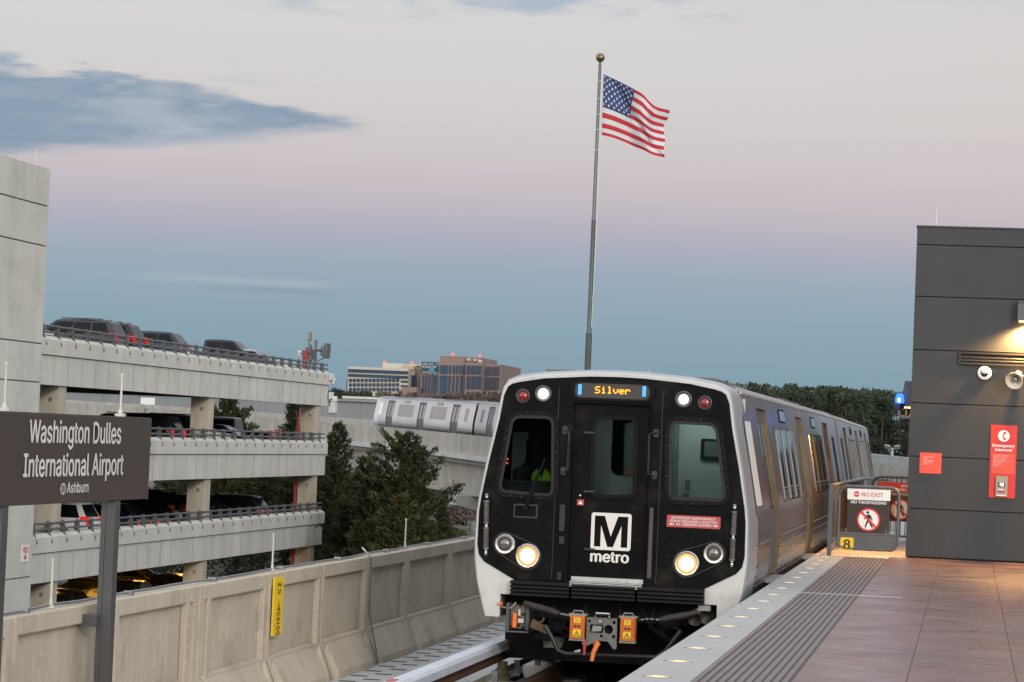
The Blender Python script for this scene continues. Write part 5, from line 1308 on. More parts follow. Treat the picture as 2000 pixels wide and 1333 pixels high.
# air hoses drooping to either side
HOSE = M('hose_rubber', (0.017, 0.015, 0.014), 0.65, var=0.3, scale=10)
for pp in ([(1024, 1178), (1050, 1186), (1080, 1194), (1095, 1199)], [(1364, 1196), (1340, 1202), (1310, 1207), (1288, 1211)]):
    pts = [(FX(*p, -0.1)[0], -0.1 - 0.03 * k, FX(*p, -0.1)[1]) for k, p in enumerate(pp)]
    g = MB(); g.tube(pts, [0.03, 0.04, 0.042, 0.03], 10); F(g, 'air_hose', HOSE, 50)
for pp in ([(1095, 1199), (1105, 1201), (1114, 1203)], [(1288, 1211), (1268, 1209), (1250, 1211)]):
    g = MB()
    for i in range(9):
        t = i / 8 * 2; k = min(1, int(t)); t -= k; a, b = FX(*pp[k], -0.25), FX(*pp[k + 1], -0.25)
        g.lathe([(0.009, -.005), (0.014, 0), (0.009, .005)], (a[0] + (b[0] - a[0]) * t, -0.25, a[1] + (b[1] - a[1]) * t), (.3, -1 if i % 2 else 0, 1 if i % 2 else -.5), 8)
    F(g, 'hose_chain', GREYMET, 30)
# boxes, brackets, wheels seen under the front
x0, x1, z0, z1 = B(997, 1178, 1024, 1228, -0.05)
g = MB(); g.box(x0 - .045, x0 - .005, -0.06, 0.3, z0 - .03, z1); g.box(x1 + .01, x1 + .05, -0.06, 0.3, z0 - .02, z1); g.box(x0 - .04, x1 + .05, -0.06, .3, z0 - .05, z0 - .03); F(g, 'side_plate', M('dull_blue_steel', (0.07, 0.08, 0.09), 0.5, 0.3, var=0.15), bevel=0.004)
g = MB(); g.box(x0, x1, -0.02, 0.2, z0 - .01, z1 - .02); sp_ = F(g, 'junction_plate', M('dirty_plate', (0.14, 0.115, 0.09), 0.6, 0.2, var=0.3, scale=10), bevel=0.004)
a0, a1, b0, b1 = B(1002, 1198, 1008.5, 1226, -0.06)
g = MB(); g.box(a0, a1, -0.07, -0.025, b0, b1); F(g, 'orange_lever', M('bright_orange', (0.80, 0.16, 0.01), 0.45, var=0.08), bevel=0.004)
a0, a1, b0, b1 = B(1011, 1209, 1023, 1218, -0.05); g = MB(); g.box(a0, a1, -0.05, -0.021, b0, b1); g.box(a0, a0 + .03, -.05, -.021, b1 + .03, b1 + .1); F(g, 'steel_tag', CHROME, bevel=0.004)
for px, py in ((996, 1224), (1012, 1222), (1021, 1226), (1022, 1200), (1016, 1182)): g = MB(); a = FX(px, py, -.03); g.lathe([(0.016, 0), (0.014, 0.016)], (a[0], -0.021, a[1]), (0, -1, 0), 6); F(g, 'bolt', DARK)
a = FX(980, 1185, -.02); b = FX(1008, 1183, -.05)
g = MB(); g.tube([(a[0] - .02, 0.0, a[1]), (a[0] + .05, -.03, a[1] - .01), ((a[0] + b[0]) / 2 + .03, -.06, a[1] - .01), (b[0], -.05, b[1] + .03)], 0.010, 8); F(g, 'air_pipe', M('brass_pipe', (0.38, 0.33, 0.22), 0.4, 0.6), 40)
g = MB(); a = FX(978, 1179, -.03); g.box(a[0] - .025, a[0] + .02, -.05, -.01, a[1] - .012, a[1] + .012); F(g, 'valve_handle', MATS['bright_orange'])
def wheelset(px, py, r):
    x, z = FX(px, py, 0.9); g = MB()
    g.lathe([(r, -.06), (r, .06), (r * .92, .065), (r * .85, .03), (r * .25, .03), (r * .2, .07), (.001, .07)], (x, 0.9, z), (0, -1, 0), 26)
    F(g, 'gear_case', M('greasy_steel', (0.030, 0.031, 0.033), 0.42, 0.4, var=0.25, scale=8), 35)
wheelset(1085, 1207, 0.17); wheelset(1310, 1219, 0.16)
g = MB()
for px, py, s in ((1357, 1210, .075), (1381, 1205, .09)): a = FX(px, py, 0.0); g.lathe([(s * .25, -.2), (s * .4, -.1), (s * .75, -.02), (s, .02), (s * .85, .01), (s * .3, -.05)], (a[0], 0.05, a[1]), (-.15, -1, -.35), 20)
F(g, 'horn', M('horn_brown', (0.055, 0.042, 0.032), 0.5, 0.3, var=0.2), 40)
g = MB(); a = FX(1373, 1188, 0.0); g.box(a[0] - .05, a[0] + .08, -0.02, .2, a[1] - .03, a[1] + .03); a = FX(1362, 1195, -.05); g.lathe([(.03, -.02), (.03, .02), (.018, .02), (.018, -.02)], (a[0], -.04, a[1]), (0, -1, 0), 14); F(g, 'hose_bracket', GREYMET, 30)
# trip pipe: slanting legs and a bar across
q = [FX(*p, -0.2) for p in ((1064, 1222), (1076, 1242), (1090, 1271), (1105, 1277), (1280, 1284), (1300, 1272), (1330, 1232))]
g = MB(); g.tube([(x, -0.2, z) for x, z in q], 0.025, 10); F(g, 'trip_pipe', M('pipe_black', (0.035, 0.036, 0.038), 0.4, 0.4), 50)
g = MB()
x0, x1, z0, z1 = B(1036, 1219, 1071, 1232, -0.18); g.obox(((x0 + x1) / 2, -.15, (z0 + z1) / 2), (1, 0, -.35), (0, 1, 0), (.35, 0, 1), (x1 - x0) / 2, .05, .04)
a = FX(1052, 1206, -.15); g.tube([(a[0] + .06 * cos(k * pi / 8), -.15, a[1] + .06 * sin(k * pi / 8)) for k in range(9, 17)], .014, 6); F(g, 'brake_rigging', M('rusty_steel', (0.10, 0.058, 0.036), 0.7, 0.3, var=0.3, scale=9), bevel=0.006)
g = MB(); x0, x1, z0, z1 = B(1062, 1244, 1100, 1267, 1.0); g.prism([(x0, z0), (x0 + (x1 - x0) * .85, z0), (x1, z1 - .03), (x1, z1), (x0, z1)], XZ, 1.0, 1.2); F(g, 'equipment_box', M('grey_box', (0.20, 0.20, 0.17), 0.6, var=0.2, scale=6))
g = MB(); a = FX(1128, 1272, -.2); g.obox((a[0], -.2, a[1]), (1, 0, .4), (0, 1, 0), (-.4, 0, 1), .035, .01, .012); F(g, 'loose_cable_tag', WHITE)
random.seed(21); g = MB()
for k in range(14):
    x = random.uniform(-1.0, 1.0); z = random.uniform(-.75, -.25); g.box(x, x + random.uniform(.06, .3), .25 + random.random() * .5, .9, z, z + random.uniform(.04, .16))
for k in range(6):
    x = random.uniform(-.9, .9); g.tube([(x, .2, -.2), (x + random.uniform(-.2, .2), .15, -.45), (x + random.uniform(-.4, .4), .3, -.6)], .018, 6)
F(g, 'running_gear', DARK)
# roof antennas above the front edge
g = MB(); a = onY(1268, 731, FRY + 2.4); g.box(a.x - CXT - .02, a.x - CXT + .02, 2.38, 2.42, 2.33, onY(1268, 722, FRY + 2.4).z); F(g, 'roof_antenna', GREYMET)
g = MB()
for px0, px1 in ((1068, 1155), (1160, 1255), (1295, 1375)):
    a, b = onY(px0, 732, FRY + 1.3), onY(px1, 732, FRY + 1.3)
    g.box(a.x - CXT, b.x - CXT, 1.2, 2.2, 2.27 if px0 > 1250 else 2.31, 2.325 if px0 > 1250 else 2.352)
F(g, 'roof_panel', M('roof_dark', (0.12, 0.11, 0.10), 0.6, var=0.2), bevel=0.004)
for px, py in ((1090, 728), (1288, 732), (1299, 733)):
    g = MB(); a = onY(px, py, FRY + 1.6); g.lathe([(.008, 0), (.010, .02), (.001, .035)], (a.x - CXT, 1.6, a.z - .03), (0, 0, 1), 8); F(g, 'roof_marker', emis('roof_red', (1, .12, .1), 1.2))
# operator in the dark cab
def skin_body(name, joints, edges, mat, parent, sub=2):
    me = bpy.data.meshes.new(name); me.from_pydata([j[:3] for j in joints], edges, []); o = bpy.data.objects.new(name, me); COL.objects.link(o)
    o.modifiers.new('skin', 'SKIN'); sk = me.skin_vertices[0].data
    for i, j in enumerate(joints): sk[i].radius = (j[3], j[4] if len(j) > 4 else j[3])
    sk[0].use_root = True
    sb = o.modifiers.new('sub', 'SUBSURF'); sb.levels = sub; sb.render_levels = sub
    me.materials.append(mat); o.parent = parent
    return o
vx, vz = FX(1037, 925, 0.75)
op_ = thing('person', 'seated train operator in a bright yellow green vest behind the left cab window', 'person', (CXT + vx - 0.02, FRY + 0.85, 0.70), 0.9)
J = [(0, 0, 0, .15, .13), (0, .02, .22, .15, .11), (0, .02, .44, .17, .11), (0, .0, .56, .06, .06), (0, -.02, .66, .075, .085), (0, -.03, .76, .08, .09), (0, -.02, .83, .05, .06),
     (.19, .02, .47, .06), (.24, -.04, .24, .045), (.16, -.28, .16, .036), (.14, -.36, .17, .03), (-.19, .02, .47, .06), (-.24, -.04, .24, .045), (-.16, -.28, .16, .036), (-.14, -.36, .17, .03),
     (.10, -.22, -.03, .085), (.11, -.45, -.08, .07), (.11, -.46, -.42, .05), (-.10, -.22, -.03, .085), (-.11, -.45, -.08, .07), (-.11, -.46, -.42, .05)]
E_ = [(0, 1), (1, 2), (2, 3), (3, 4), (4, 5), (5, 6), (2, 7), (7, 8), (8, 9), (9, 10), (2, 11), (11, 12), (12, 13), (13, 14), (0, 15), (15, 16), (16, 17), (0, 18), (18, 19), (19, 20)]
body_ = skin_body('body', J, E_, M('dark_clothing', (0.014, 0.014, 0.017), 0.8, var=0.2), op_)
g = MB(); P = [(-.13, -.02), (.13, -.02), (.16, .30), (.13, .46), (.06, .52), (.0, .40), (-.06, .52), (-.13, .46), (-.16, .30)]
g.prism(P, XZ, -.185, -.16); g.prism([(x, z) for x, z in P], XZ, .14, .16); vest = g.build('hi_vis_vest', M('hi_vis_fabric', (0.45, 0.85, 0.03), 0.7, var=0.1, scale=8), op_, smooth=0, bevel=0.01)
g = MB(); g.sphere((0, -.03, .80), .088, 8, (1, 1.05, .75)); g.build('hair', M('dark_hair', (0.010, 0.008, 0.007), 0.7), op_)

# ================================================================== PARKING GARAGE
GX = -32.0; GY0, GY1 = 90.3, 133.6
LEV = [4.41, 0.93, -2.55]          # tops of the spandrel walls
FLOOR = [LEV[0] - 0.42, LEV[1] - 0.86, LEV[2] - 0.86, GZ + 0.06]
gar = thing('parking_garage', 'multi storey pale concrete parking garage with open decks of parked cars', 'parking garage', (-45, 112, GZ))
for li, top in enumerate(LEV):
    g = MB(); bot = top - 1.73; seam = top - 0.69
    prof_ = [(GX + 0.02, seam + 0.02), (GX + 0.10, seam + 0.02), (GX + 0.10, top - 0.13), (GX - 0.10, top), (GX - 0.30, top), (GX - 0.30, seam + 0.02)]
    cuts = [GY0, 98.9, 111.2, 123.5, GY1]
    for a, b in zip(cuts[:-1], cuts[1:]): g.prism(prof_, lambda u, v, d: (u, d, v), a + 0.012, b - 0.012)
    y = GY0
    while y < GY1 - 0.2:
        y1 = min(y + 1.54, GY1 - 0.10); g.box(GX - 0.20, GX + 0.03, y + 0.02, y1 - 0.02, bot, seam - 0.012); y = y1
    y = GY0; g.mat(1)
    while y < GY1 - 1.7:
        y += 1.54; g.box(GX + 0.0301, GX + 0.034, y - 0.017, y + 0.017, bot, seam - 0.012)
    hang(g.build('spandrel', [CONC, M('joint_dark', (0.27, 0.26, 0.235), 0.9)], smooth=0), gar)
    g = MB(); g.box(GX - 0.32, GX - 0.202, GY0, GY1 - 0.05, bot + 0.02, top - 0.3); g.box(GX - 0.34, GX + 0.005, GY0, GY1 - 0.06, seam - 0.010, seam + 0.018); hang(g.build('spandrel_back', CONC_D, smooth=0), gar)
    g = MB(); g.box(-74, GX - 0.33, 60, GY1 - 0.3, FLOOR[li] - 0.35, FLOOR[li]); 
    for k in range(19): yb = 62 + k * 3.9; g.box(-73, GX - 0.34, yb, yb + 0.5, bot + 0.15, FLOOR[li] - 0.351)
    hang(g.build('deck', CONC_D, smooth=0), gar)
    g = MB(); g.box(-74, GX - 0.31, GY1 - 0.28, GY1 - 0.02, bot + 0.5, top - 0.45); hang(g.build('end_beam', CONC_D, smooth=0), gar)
    # railing: two tubes on curved fins
    g = MB()
    for z in (top + 0.13, top + 0.34): g.tube([(GX - 0.06, GY0 + 0.02, z), (GX - 0.06, GY1 - 0.15, z)], 0.042, 8)
    rail = hang(g.build('guard_rail', STEEL_RAIL), gar)
    y = GY0 + 0.35; k = 0
    while y < GY1 - 0.3:
        if li == 0 and k == 0:
            g = MB(); P = [(-0.16, 0.0), (-0.17, 0.20), (-0.12, 0.42), (-0.02, 0.42), (0.03, 0.22), (0.02, 0.03), (0.085, -0.12), (0.15, -0.34), (0.125, -0.34), (0.05, -0.12), (-0.05, 0.0)]
            g.prism(P, XZ, -0.028, 0.028); fin0 = g.build('rail_post', STEEL_RAIL, rail, smooth=0, loc=(GX, y, top)); fin0.matrix_parent_inverse = rail.matrix_basis.inverted(); o = fin0
        else:
            o = fin0.copy(); COL.objects.link(o); o.parent = rail
        o.location = (GX, y, top); k += 1; y += 1.60
for y1c in (93.56, 112.94, 132.3):
    g = MB(); g.box(GX - 0.88, GX - 0.06, y1c - 0.75, y1c, GZ + 0.05, LEV[0] - 1.70); hang(g.build('column', CONC_COL, smooth=0, bevel=0.02), gar)
    g = MB()
    for l in LEV[:]: g.box(GX - 0.45, GX - 0.33, y1c - 0.765, y1c - 0.752, l - 2.3, l - 2.15)
    hang(g.build('column_plate', GREYMET, smooth=0), gar)
for xb in (-50, -67):
    for y1c in (74, 93.56, 112.94, 132.3):
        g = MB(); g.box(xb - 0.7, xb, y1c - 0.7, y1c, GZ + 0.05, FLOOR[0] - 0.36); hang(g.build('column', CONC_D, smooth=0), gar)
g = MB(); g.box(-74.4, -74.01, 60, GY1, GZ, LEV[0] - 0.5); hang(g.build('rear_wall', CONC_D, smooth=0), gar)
# sodium lamps under the lowest deck, lit
SOD = (1.0, 0.46, 0.07)
for k, (x, y) in enumerate(((-35.2, 97.5), (-36.2, 105.5), (-36.0, 116.5), (-36.5, 125))):
    g = MB(); g.box(x - .5, x + .5, y - .12, y + .12, LEV[2] - 1.62, LEV[2] - 1.55); o = hang(g.build('ceiling_lamp', emis('sodium_lens', SOD, 10), smooth=0), gar)
    ld = bpy.data.lights.new('sodium_light', 'POINT'); ld.energy = 130 if k != 2 else 190; ld.color = SOD; ld.shadow_soft_size = 0.3
    lo = bpy.data.objects.new('sodium_light', ld); COL.objects.link(lo); lo.location = (x, y, LEV[2] - 1.75); hang(lo, gar)
# red standpipes beside the end column, each level
for li, (zt, zb) in enumerate(((LEV[0] - 1.75, FLOOR[1]), (LEV[1] - 1.75, FLOOR[2]), (LEV[2] - 1.75, GZ + .1))):
    g = MB(); g.tube([(GX - 0.75, 130.6, zb), (GX - 0.75, 130.6, zt)], 0.075, 10)
    for z in (zb + 0.9,): g.tube([(GX - 0.75, 130.6, z), (GX - 0.55, 130.1, z)], 0.05, 8); g.lathe([(.09, -.02), (.09, .02)], (GX - 0.55, 130.1, z), (0, 1, 0), 10)
    for z in (zb + .4, zt - .5): g.lathe([(.095, -.03), (.095, .03)], (GX - 0.75, 130.6, z), (0, 0, 1), 10)
    hang(g.build('standpipe', M('standpipe_red', (0.27, 0.022, 0.018), 0.5, var=0.15)), gar)

# stair tower
tow = thing('stair_tower', 'blank pale concrete stair tower at the near end of the garage', 'tower', (-36, 86, GZ))
TT = 10.19
seams = [GZ, -4.0, -1.0, 0.9, 2.74, 4.08, 7.47, 8.86, TT]
vj = {7: (87.1,), 6: (88.75, 86.9), 5: (86.95,), 4: (88.6, 86.75), 3: (86.7,), 2: (88.3, 86.6), 1: (86.6,), 0: ()}
for k, (a, b) in enumerate(zip(seams[:-1], seams[1:])):
    cu = [76.0] + sorted(vj[k]) + [GY0 - 0.06]
    g = MB()
    for u, v in zip(cu[:-1], cu[1:]): g.box(GX - 0.3, GX + 0.12, u + 0.015, v - 0.015, a + 0.025, b - 0.025)
    hang(g.build('wall_panel', CONC, smooth=0, bevel=0.01), tow)
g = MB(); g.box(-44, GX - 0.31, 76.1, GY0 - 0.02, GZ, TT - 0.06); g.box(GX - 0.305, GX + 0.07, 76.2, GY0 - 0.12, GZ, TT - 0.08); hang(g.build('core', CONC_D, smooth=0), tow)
p = onX(83, 322, GX)
g = MB(); g.tube([(GX - 0.3, GY0 - 0.4, TT - 0.06), (GX - 0.3, GY0 - 0.4, TT + 0.62)], 0.016, 6)
tag(g.build('lightning_rod', MATS['rod_metal']), 'thin lightning rod on the top corner of the pale stair tower', 'lightning rod')
t = thing('fire_sign', 'small white sign with red FDC letters and arrow on the stair tower', 'sign', (GX + 0.13, 88, -1.2))
q0, q1 = onX(43, 1066, GX + 0.13), onX(55, 1097, GX + 0.13)
g = MB(); g.box(GX + 0.122, GX + 0.14, q0.y, q1.y, q1.z, q0.z); hang(g.build('plate', WHITE, smooth=0), t)
mz = (q0.z + q1.z) / 2; my = (q0.y + q1.y) / 2; w = q1.y - q0.y; h = q0.z - q1.z
g = MB(); letter(g, 'FDC', (GX + 0.144, my, q0.z - h * .45), EY, EZ, width=w * .8, cap=h * .33, bold=0.03, align='C')
g.prism([(my - w * .07, mz - h * .02), (my + w * .07, mz - h * .02), (my + w * .07, mz - h * .2), (my + w * .25, mz - h * .2), (my, mz - h * .4), (my - w * .25, mz - h * .2), (my - w * .07, mz - h * .2)], lambda u, v, d: (d, u, v), GX + 0.141, GX + 0.144)
hang(g.build('lettering', RED, smooth=0), t)

# rooftop antennas and red standpipe head at the far corner of the garage
AN = M('antenna_grey', (0.10, 0.105, 0.11), 0.55, 0.2, var=0.12)
f0 = FLOOR[0]
def rz_(px, py, x=GX - 0.9): return onX(px, py, x)
t = thing('rooftop_antennas', 'cluster of grey panel antennas on poles at the garage roof corner', 'antenna', (GX - 0.9, 130.5, f0))
a = rz_(604, 649)
AY = rz_(613, 700).y
for px, top, bot, r in ((605.5, 673, 720, .06), (615, 664, 720, .075)):
    p, q = rz_(px, top), rz_(px, bot); g = MB(); g.tube([(GX - .9, q.y, f0), (GX - .9, q.y, p.z)], r, 8); hang(g.build('mast', AN), t)
p, q = rz_(604, 648.5), rz_(602, 666); g = MB(); g.box(GX - .97, GX - .83, p.y - .12, p.y + .35, q.z, p.z); hang(g.build('whip_antenna', M('pale_antenna', (0.20, 0.20, 0.15), 0.5), smooth=0, bevel=.02), t)
g = MB(); g.tube([(GX - .9, p.y + .1, q.z), (GX - .9, p.y + .1, rz_(603, 700).z)], .03, 6); hang(g.build('antenna_rod', AN), t)
for px0, px1, py0, py1 in ((600, 605, 678.5, 691), (602, 606, 691, 705), (607, 612, 683, 702)):
    p, q = rz_(px0, py0), rz_(px1, py1); g = MB(); g.box(GX - 1.0, GX - .75, p.y, q.y, q.z, p.z); hang(g.build('radio_unit', AN, smooth=0, bevel=.02), t)
p, q = rz_(629, 670.5), rz_(633, 701)
g = MB(); g.obox((GX - .6, p.y - .1, (p.z + q.z) / 2), (0, 1, 0.0), (1, 0, 0), (0, 0.14, 1), .42, .09, (p.z - q.z) / 2); hang(g.build('panel_antenna', AN, smooth=0, bevel=.03), t)
p, q = rz_(624, 676), rz_(628, 696)
g = MB(); g.obox((GX - .7, p.y + .1, (p.z + q.z) / 2), (0, 1, 0.0), (1, 0, 0), (0, 0.14, 1), .25, .10, (p.z - q.z) / 2); hang(g.build('radio_unit', AN, smooth=0, bevel=.02), t)
g = MB(); p = rz_(615, 684); q = rz_(625, 685); g.tube([(GX - .9, p.y, p.z), (GX - .7, q.y, q.z)], .07, 6); p = rz_(607, 687); q = rz_(615, 688); g.tube([(GX - .9, p.y, p.z), (GX - .9, q.y, q.z)], .04, 6); p, q = rz_(624, 700), rz_(620, 706); g.tube([(GX - .7, p.y, p.z), (GX - .9, q.y, q.z)], .03, 6); hang(g.build('cross_arm', AN), t)
t = thing('fire_standpipe', 'red fire standpipe with valve on the garage roof beside the antennas', 'standpipe', (GX - .7, 128, f0))
p, q = rz_(596, 685, GX - .7), rz_(595, 716, GX - .7)
g = MB(); g.tube([(GX - .7, q.y, f0), (GX - .7, q.y, p.z)], .13, 12); g.lathe([(.16, 0), (.16, .07)], (GX - .7, q.y, p.z - .07), (0, 0, 1), 12); hang(g.build('pipe', MATS['standpipe_red']), t)
p, q = rz_(593, 691.5, GX - .7), rz_(588, 691.5, GX - .7); r = rz_(599, 698, GX - .7)
g = MB(); g.tube([(GX - .7, p.y, p.z), (GX - .7, q.y, q.z)], .035, 8); g.tube([(GX - .7, p.y, r.z), (GX - .7, r.y + .3, r.z)], .06, 8); hang(g.build('branch', MATS['standpipe_red']), t)
p = rz_(584.5, 688, GX - .7); g = MB(); g.lathe([(.06, -.06), (.10, 0), (.06, .06)], (GX - .7, p.y, p.z), (0, 0, 1), 10); g.box(GX - .73, GX - .67, p.y - .03, p.y + .03, p.z - .18, p.z); hang(g.build('gauge', CREAM), t)

# cameras on the far corner
CAMW = M('camera_white', (0.62, 0.63, 0.62), 0.4, var=0.08)
for nm, (px, py), lab in (('a', (645, 742), 'white dome security camera on the garage corner just below the roof edge'), ('b', (649, 778), 'white camera and equipment cabinet on the garage corner by the upper deck opening')):
    c = onY(px, py, GY1 + 0.35)
    t = thing('security_camera', lab, 'camera', c)
    g = MB(); g.box(GX - .1, c.x, GY1 - .06, GY1 + .45, c.z + .05, c.z + .20); g.box(GX + .12, GX + .2, GY1 - .4, GY1 + .4, c.z - .05, c.z + .3); hang(g.build('arm', CAMW, smooth=0, bevel=.02), t)
    g = MB(); g.lathe([(.16, .10), (.17, 0), (.16, -.10), (.11, -.21), (.001, -.25)], (c.x + .1, GY1 + .35, c.z), (0, 0, 1), 14); hang(g.build('dome', CAMW), t)
    if nm == 'b':
        q0, q1 = onY(644, 784, GY1 + .3), onY(655, 807, GY1 + .3)
        g = MB(); g.box(q0.x, q1.x, GY1 + .1, GY1 + .6, q1.z, q0.z); g.box(q0.x - .05, q1.x + .05, GY1 + .05, GY1 + .65, q0.z, q0.z + .04); hang(g.build('cabinet', CAMW, smooth=0, bevel=.01), t)
        q = onY(645, 790, GY1); g = MB(); g.tube([(GX + .1, GY1, q0.z + .1), (q0.x + .05, GY1 + .2, q1.z + .1)], .03, 6); g.tube([(GX + .1, GY1, q1.z - .02), (q1.x, GY1 + .3, q1.z - .03)], .03, 6); hang(g.build('cable', GREYMET), t)

# ================================================================== PARKED VEHICLES
TLR = M('tail_light_red', (0.45, 0.012, 0.010), 0.2, var=0, coat=0.5)
TLL = emis('tail_light_lit', (0.85, 0.025, 0.012), 0.9)
HLC = M('headlight_clear', (0.55, 0.57, 0.60), 0.12, 0.4, var=0)
CGL = M('car_glass', (0.006, 0.008, 0.011), 0.08, var=0, spec=0.16)
TRIM = M('car_trim', (0.02, 0.02, 0.022), 0.55, var=0.1)
RIM = M('wheel_rim', (0.38, 0.38, 0.39), 0.3, 0.9, var=0.1)
def paint(name, c, met=0.3): return M('car_paint_' + name, c, 0.35, met, var=0.04, scale=1, coat=0.35, spec=0.3)
PAINT = {'black': paint('black', (0.010, 0.010, 0.011)), 'grey': paint('grey', (0.030, 0.035, 0.042)), 'dark': paint('dark', (0.014, 0.017, 0.021)), 'white': paint('white', (0.62, 0.63, 0.62), 0.0), 'silver': paint('silver', (0.32, 0.34, 0.37), 0.4),
         'maroon': paint('maroon', (0.16, 0.012, 0.016)), 'blue': paint('blue', (0.01, 0.02, 0.12)), 'navy': paint('navy', (0.02, 0.03, 0.055)), 'tan': paint('tan', (0.28, 0.22, 0.12))}
# L, W, H, belt, hood, deck, rear base, front base, rear roof, front roof
KIND = {'suv': (4.85, 1.93, 1.78, 1.10, 1.08, 1.08, 0.06, 3.55, 0.42, 2.75), 'van': (5.1, 1.98, 1.76, 1.08, 0.98, 1.05, 0.05, 4.25, 0.30, 3.25), 'sedan': (4.75, 1.83, 1.45, 0.94, 0.88, 0.98, 0.75, 3.55, 1.55, 2.65),
        'hatch': (4.45, 1.84, 1.60, 1.02, 0.98, 1.02, 0.08, 3.35, 0.55, 2.55), 'pickup': (5.7, 1.98, 1.86, 1.14, 1.14, 1.12, 2.0, 4.35, 2.10, 3.60), 'jeep': (4.2, 1.88, 1.82, 1.14, 1.12, 1.12, 0.05, 2.95, 0.12, 2.75)}
def make_vehicle(name, kind, col, label, lit=False, cat='car', nolab=False):
    L_, W_, H_, belt, hood, deck, xb0, xb1, xr0, xr1 = KIND[kind]
    t = thing(name, label, cat, group=None)
    P = [(0.10, 0.30), (0.0, 0.55), (0.03, deck - 0.12), (0.12, deck), (max(xb0, 0.14), belt if xb0 < 0.6 else deck), (xb1, belt), (xb1 + 0.2, hood + 0.02), (L_ - 0.40, hood - 0.06), (L_ - 0.08, hood - 0.22), (L_, 0.55), (L_ - 0.08, 0.28), (L_ - 0.5, 0.24), (0.5, 0.24)]
    w = W_ / 2
    g = MB(); o = len(g.v); n = len(P)
    rows = []
    for y, sc in ((-w, 0.94), (-w * .985, 0.985), (-w * .90, 1.0), (w * .90, 1.0), (w * .985, 0.985), (w, 0.94)):
        cx, cz = L_ / 2, 0.62; rows.append([(cx + (x - cx) * (1 - (1 - sc) * .35), y, cz + (z - cz) * sc) for x, z in P])
    for r in rows: g.v += r
    for k in range(5):
        for j in range(n): g.f.append((k * n + j, k * n + (j + 1) % n, (k + 1) * n + (j + 1) % n, (k + 1) * n + j)); g.m.append(0)
    tri = tessellate_polygon([[Vector((x, z, 0)) for x, z in P]])
    g.f += [tuple(q) for q in tri] + [tuple(5 * n + k for k in q) for q in tri]; g.m += [0] * (2 * len(tri))
    # greenhouse
    wt = w * .74; wb = w * .955; zt = H_ - .06; zb = belt - .03
    GB = [(xb0, -wb, zb), (xb1, -wb, zb), (xb1, wb, zb), (xb0, wb, zb)]; GT = [(xr0, -wt, zt), (xr1, -wt, zt), (xr1, wt, zt), (xr0, wt, zt)]
    xm = (xr0 + xr1) / 2
    g.add(GB + GT + [(xr0 + .15, -wt * .86, H_ - .01), (xm, -wt * .86, H_ + .01), (xr1 - .15, -wt * .86, H_ - .015), (xr1 - .15, wt * .86, H_ - .015), (xm, wt * .86, H_ + .01), (xr0 + .15, wt * .86, H_ - .01)],
          [(0, 1, 5, 4), (1, 2, 6, 5), (2, 3, 7, 6), (3, 0, 4, 7), (4, 5, 10, 9, 8), (6, 7, 13, 12, 11), (5, 6, 11, 10), (7, 4, 8, 13), (8, 9, 12, 13), (9, 10, 11, 12)])
    b = g.build('body', col, t, smooth=50, bevel=.05)
    # glass, a little proud of the greenhouse
    lp = lambda a, b_, k: tuple(a[i] + (b_[i] - a[i]) * k for i in range(3))
    g = MB()
    def pane(B0, B1, T0, T1, u0, u1, v0, v1, nrm):
        q = []
        for u, v in ((u0, v0), (u1, v0), (u1, v1), (u0, v1)):
            p = lp(lp(B0, B1, u), lp(T0, T1, u), v); q.append((p[0] + nrm[0], p[1] + nrm[1], p[2] + nrm[2]))
        g.quad(*q)
    seg = ((.07, .30), (.33, .60), (.63, .93)) if kind in ('suv', 'van', 'hatch', 'jeep') else ((.10, .50), (.54, .92))
    for sg, a, b_ in ((-1, 0, 1), (1, 3, 2)):
        for u0, u1 in seg: g = MB(); pane(GB[a], GB[b_], GT[a], GT[b_], u0, u1, .14, .88, (0, sg * .012, .004)); g.build('side_window', CGL, t, smooth=0)
    g = MB(); pane(GB[0], GB[3], GT[0], GT[3], .07, .93, .18, .90, (-.012, 0, .006)); g.build('rear_window', CGL, t, smooth=0)
    g = MB(); pane(GB[1], GB[2], GT[1], GT[2], .05, .95, .10, .93, (.012, 0, .006)); g.build('windscreen', CGL, t, smooth=0)
    for sg in (-1, 1):
        g = MB()
        if kind in ('suv', 'van', 'pickup', 'jeep'): g.box(-.004, .30, min(sg * w * .80, sg * w * .99), max(sg * w * .80, sg * w * .99), deck - .22, deck + .14)
        else: g.box(.01, .34, min(sg * w * .70, sg * w * .998), max(sg * w * .70, sg * w * .998), deck - .24, deck - .08)
        g.build('tail_light', TLL if lit else TLR, t, smooth=0, bevel=.02)
        g = MB(); g.box(L_ - .32, L_ - .06, min(sg * w * .55, sg * w * .93), max(sg * w * .55, sg * w * .93), hood - .34, hood - .20)
        g.build('headlight', HLC, t, smooth=0, bevel=.03)
        for x in (.95, L_ - .95): g = MB(); g.cyl((x, sg * (w - .03), .36), (x, sg * (w + .004), .36), .40, n=18); g.build('wheel_arch', TRIM, t, smooth=0)
        if kind in ('suv', 'jeep', 'van'):
            g = MB(); g.tube([(xr0 + .3, sg * wt * .88, H_ + .03), (xr1 - .2, sg * wt * .88, H_ + .03)], .022, 6); g.build('roof_rail', TRIM, t)
        g = MB(); g.box(xb1 - .35, xb1 - .18, min(sg * wb, sg * (wb + .2)), max(sg * wb, sg * (wb + .2)), belt, belt + .15); g.build('mirror', TRIM, t, smooth=0, bevel=.02)
    g = MB(); g.box(-.03, .02, -w * .85, w * .85, .36, .60); g.build('bumper', TRIM, t, smooth=0, bevel=.02)
    g = MB(); g.box(L_ - .03, L_ + .03, -w * .8, w * .8, .34, .62); g.build('bumper', TRIM, t, smooth=0, bevel=.02)
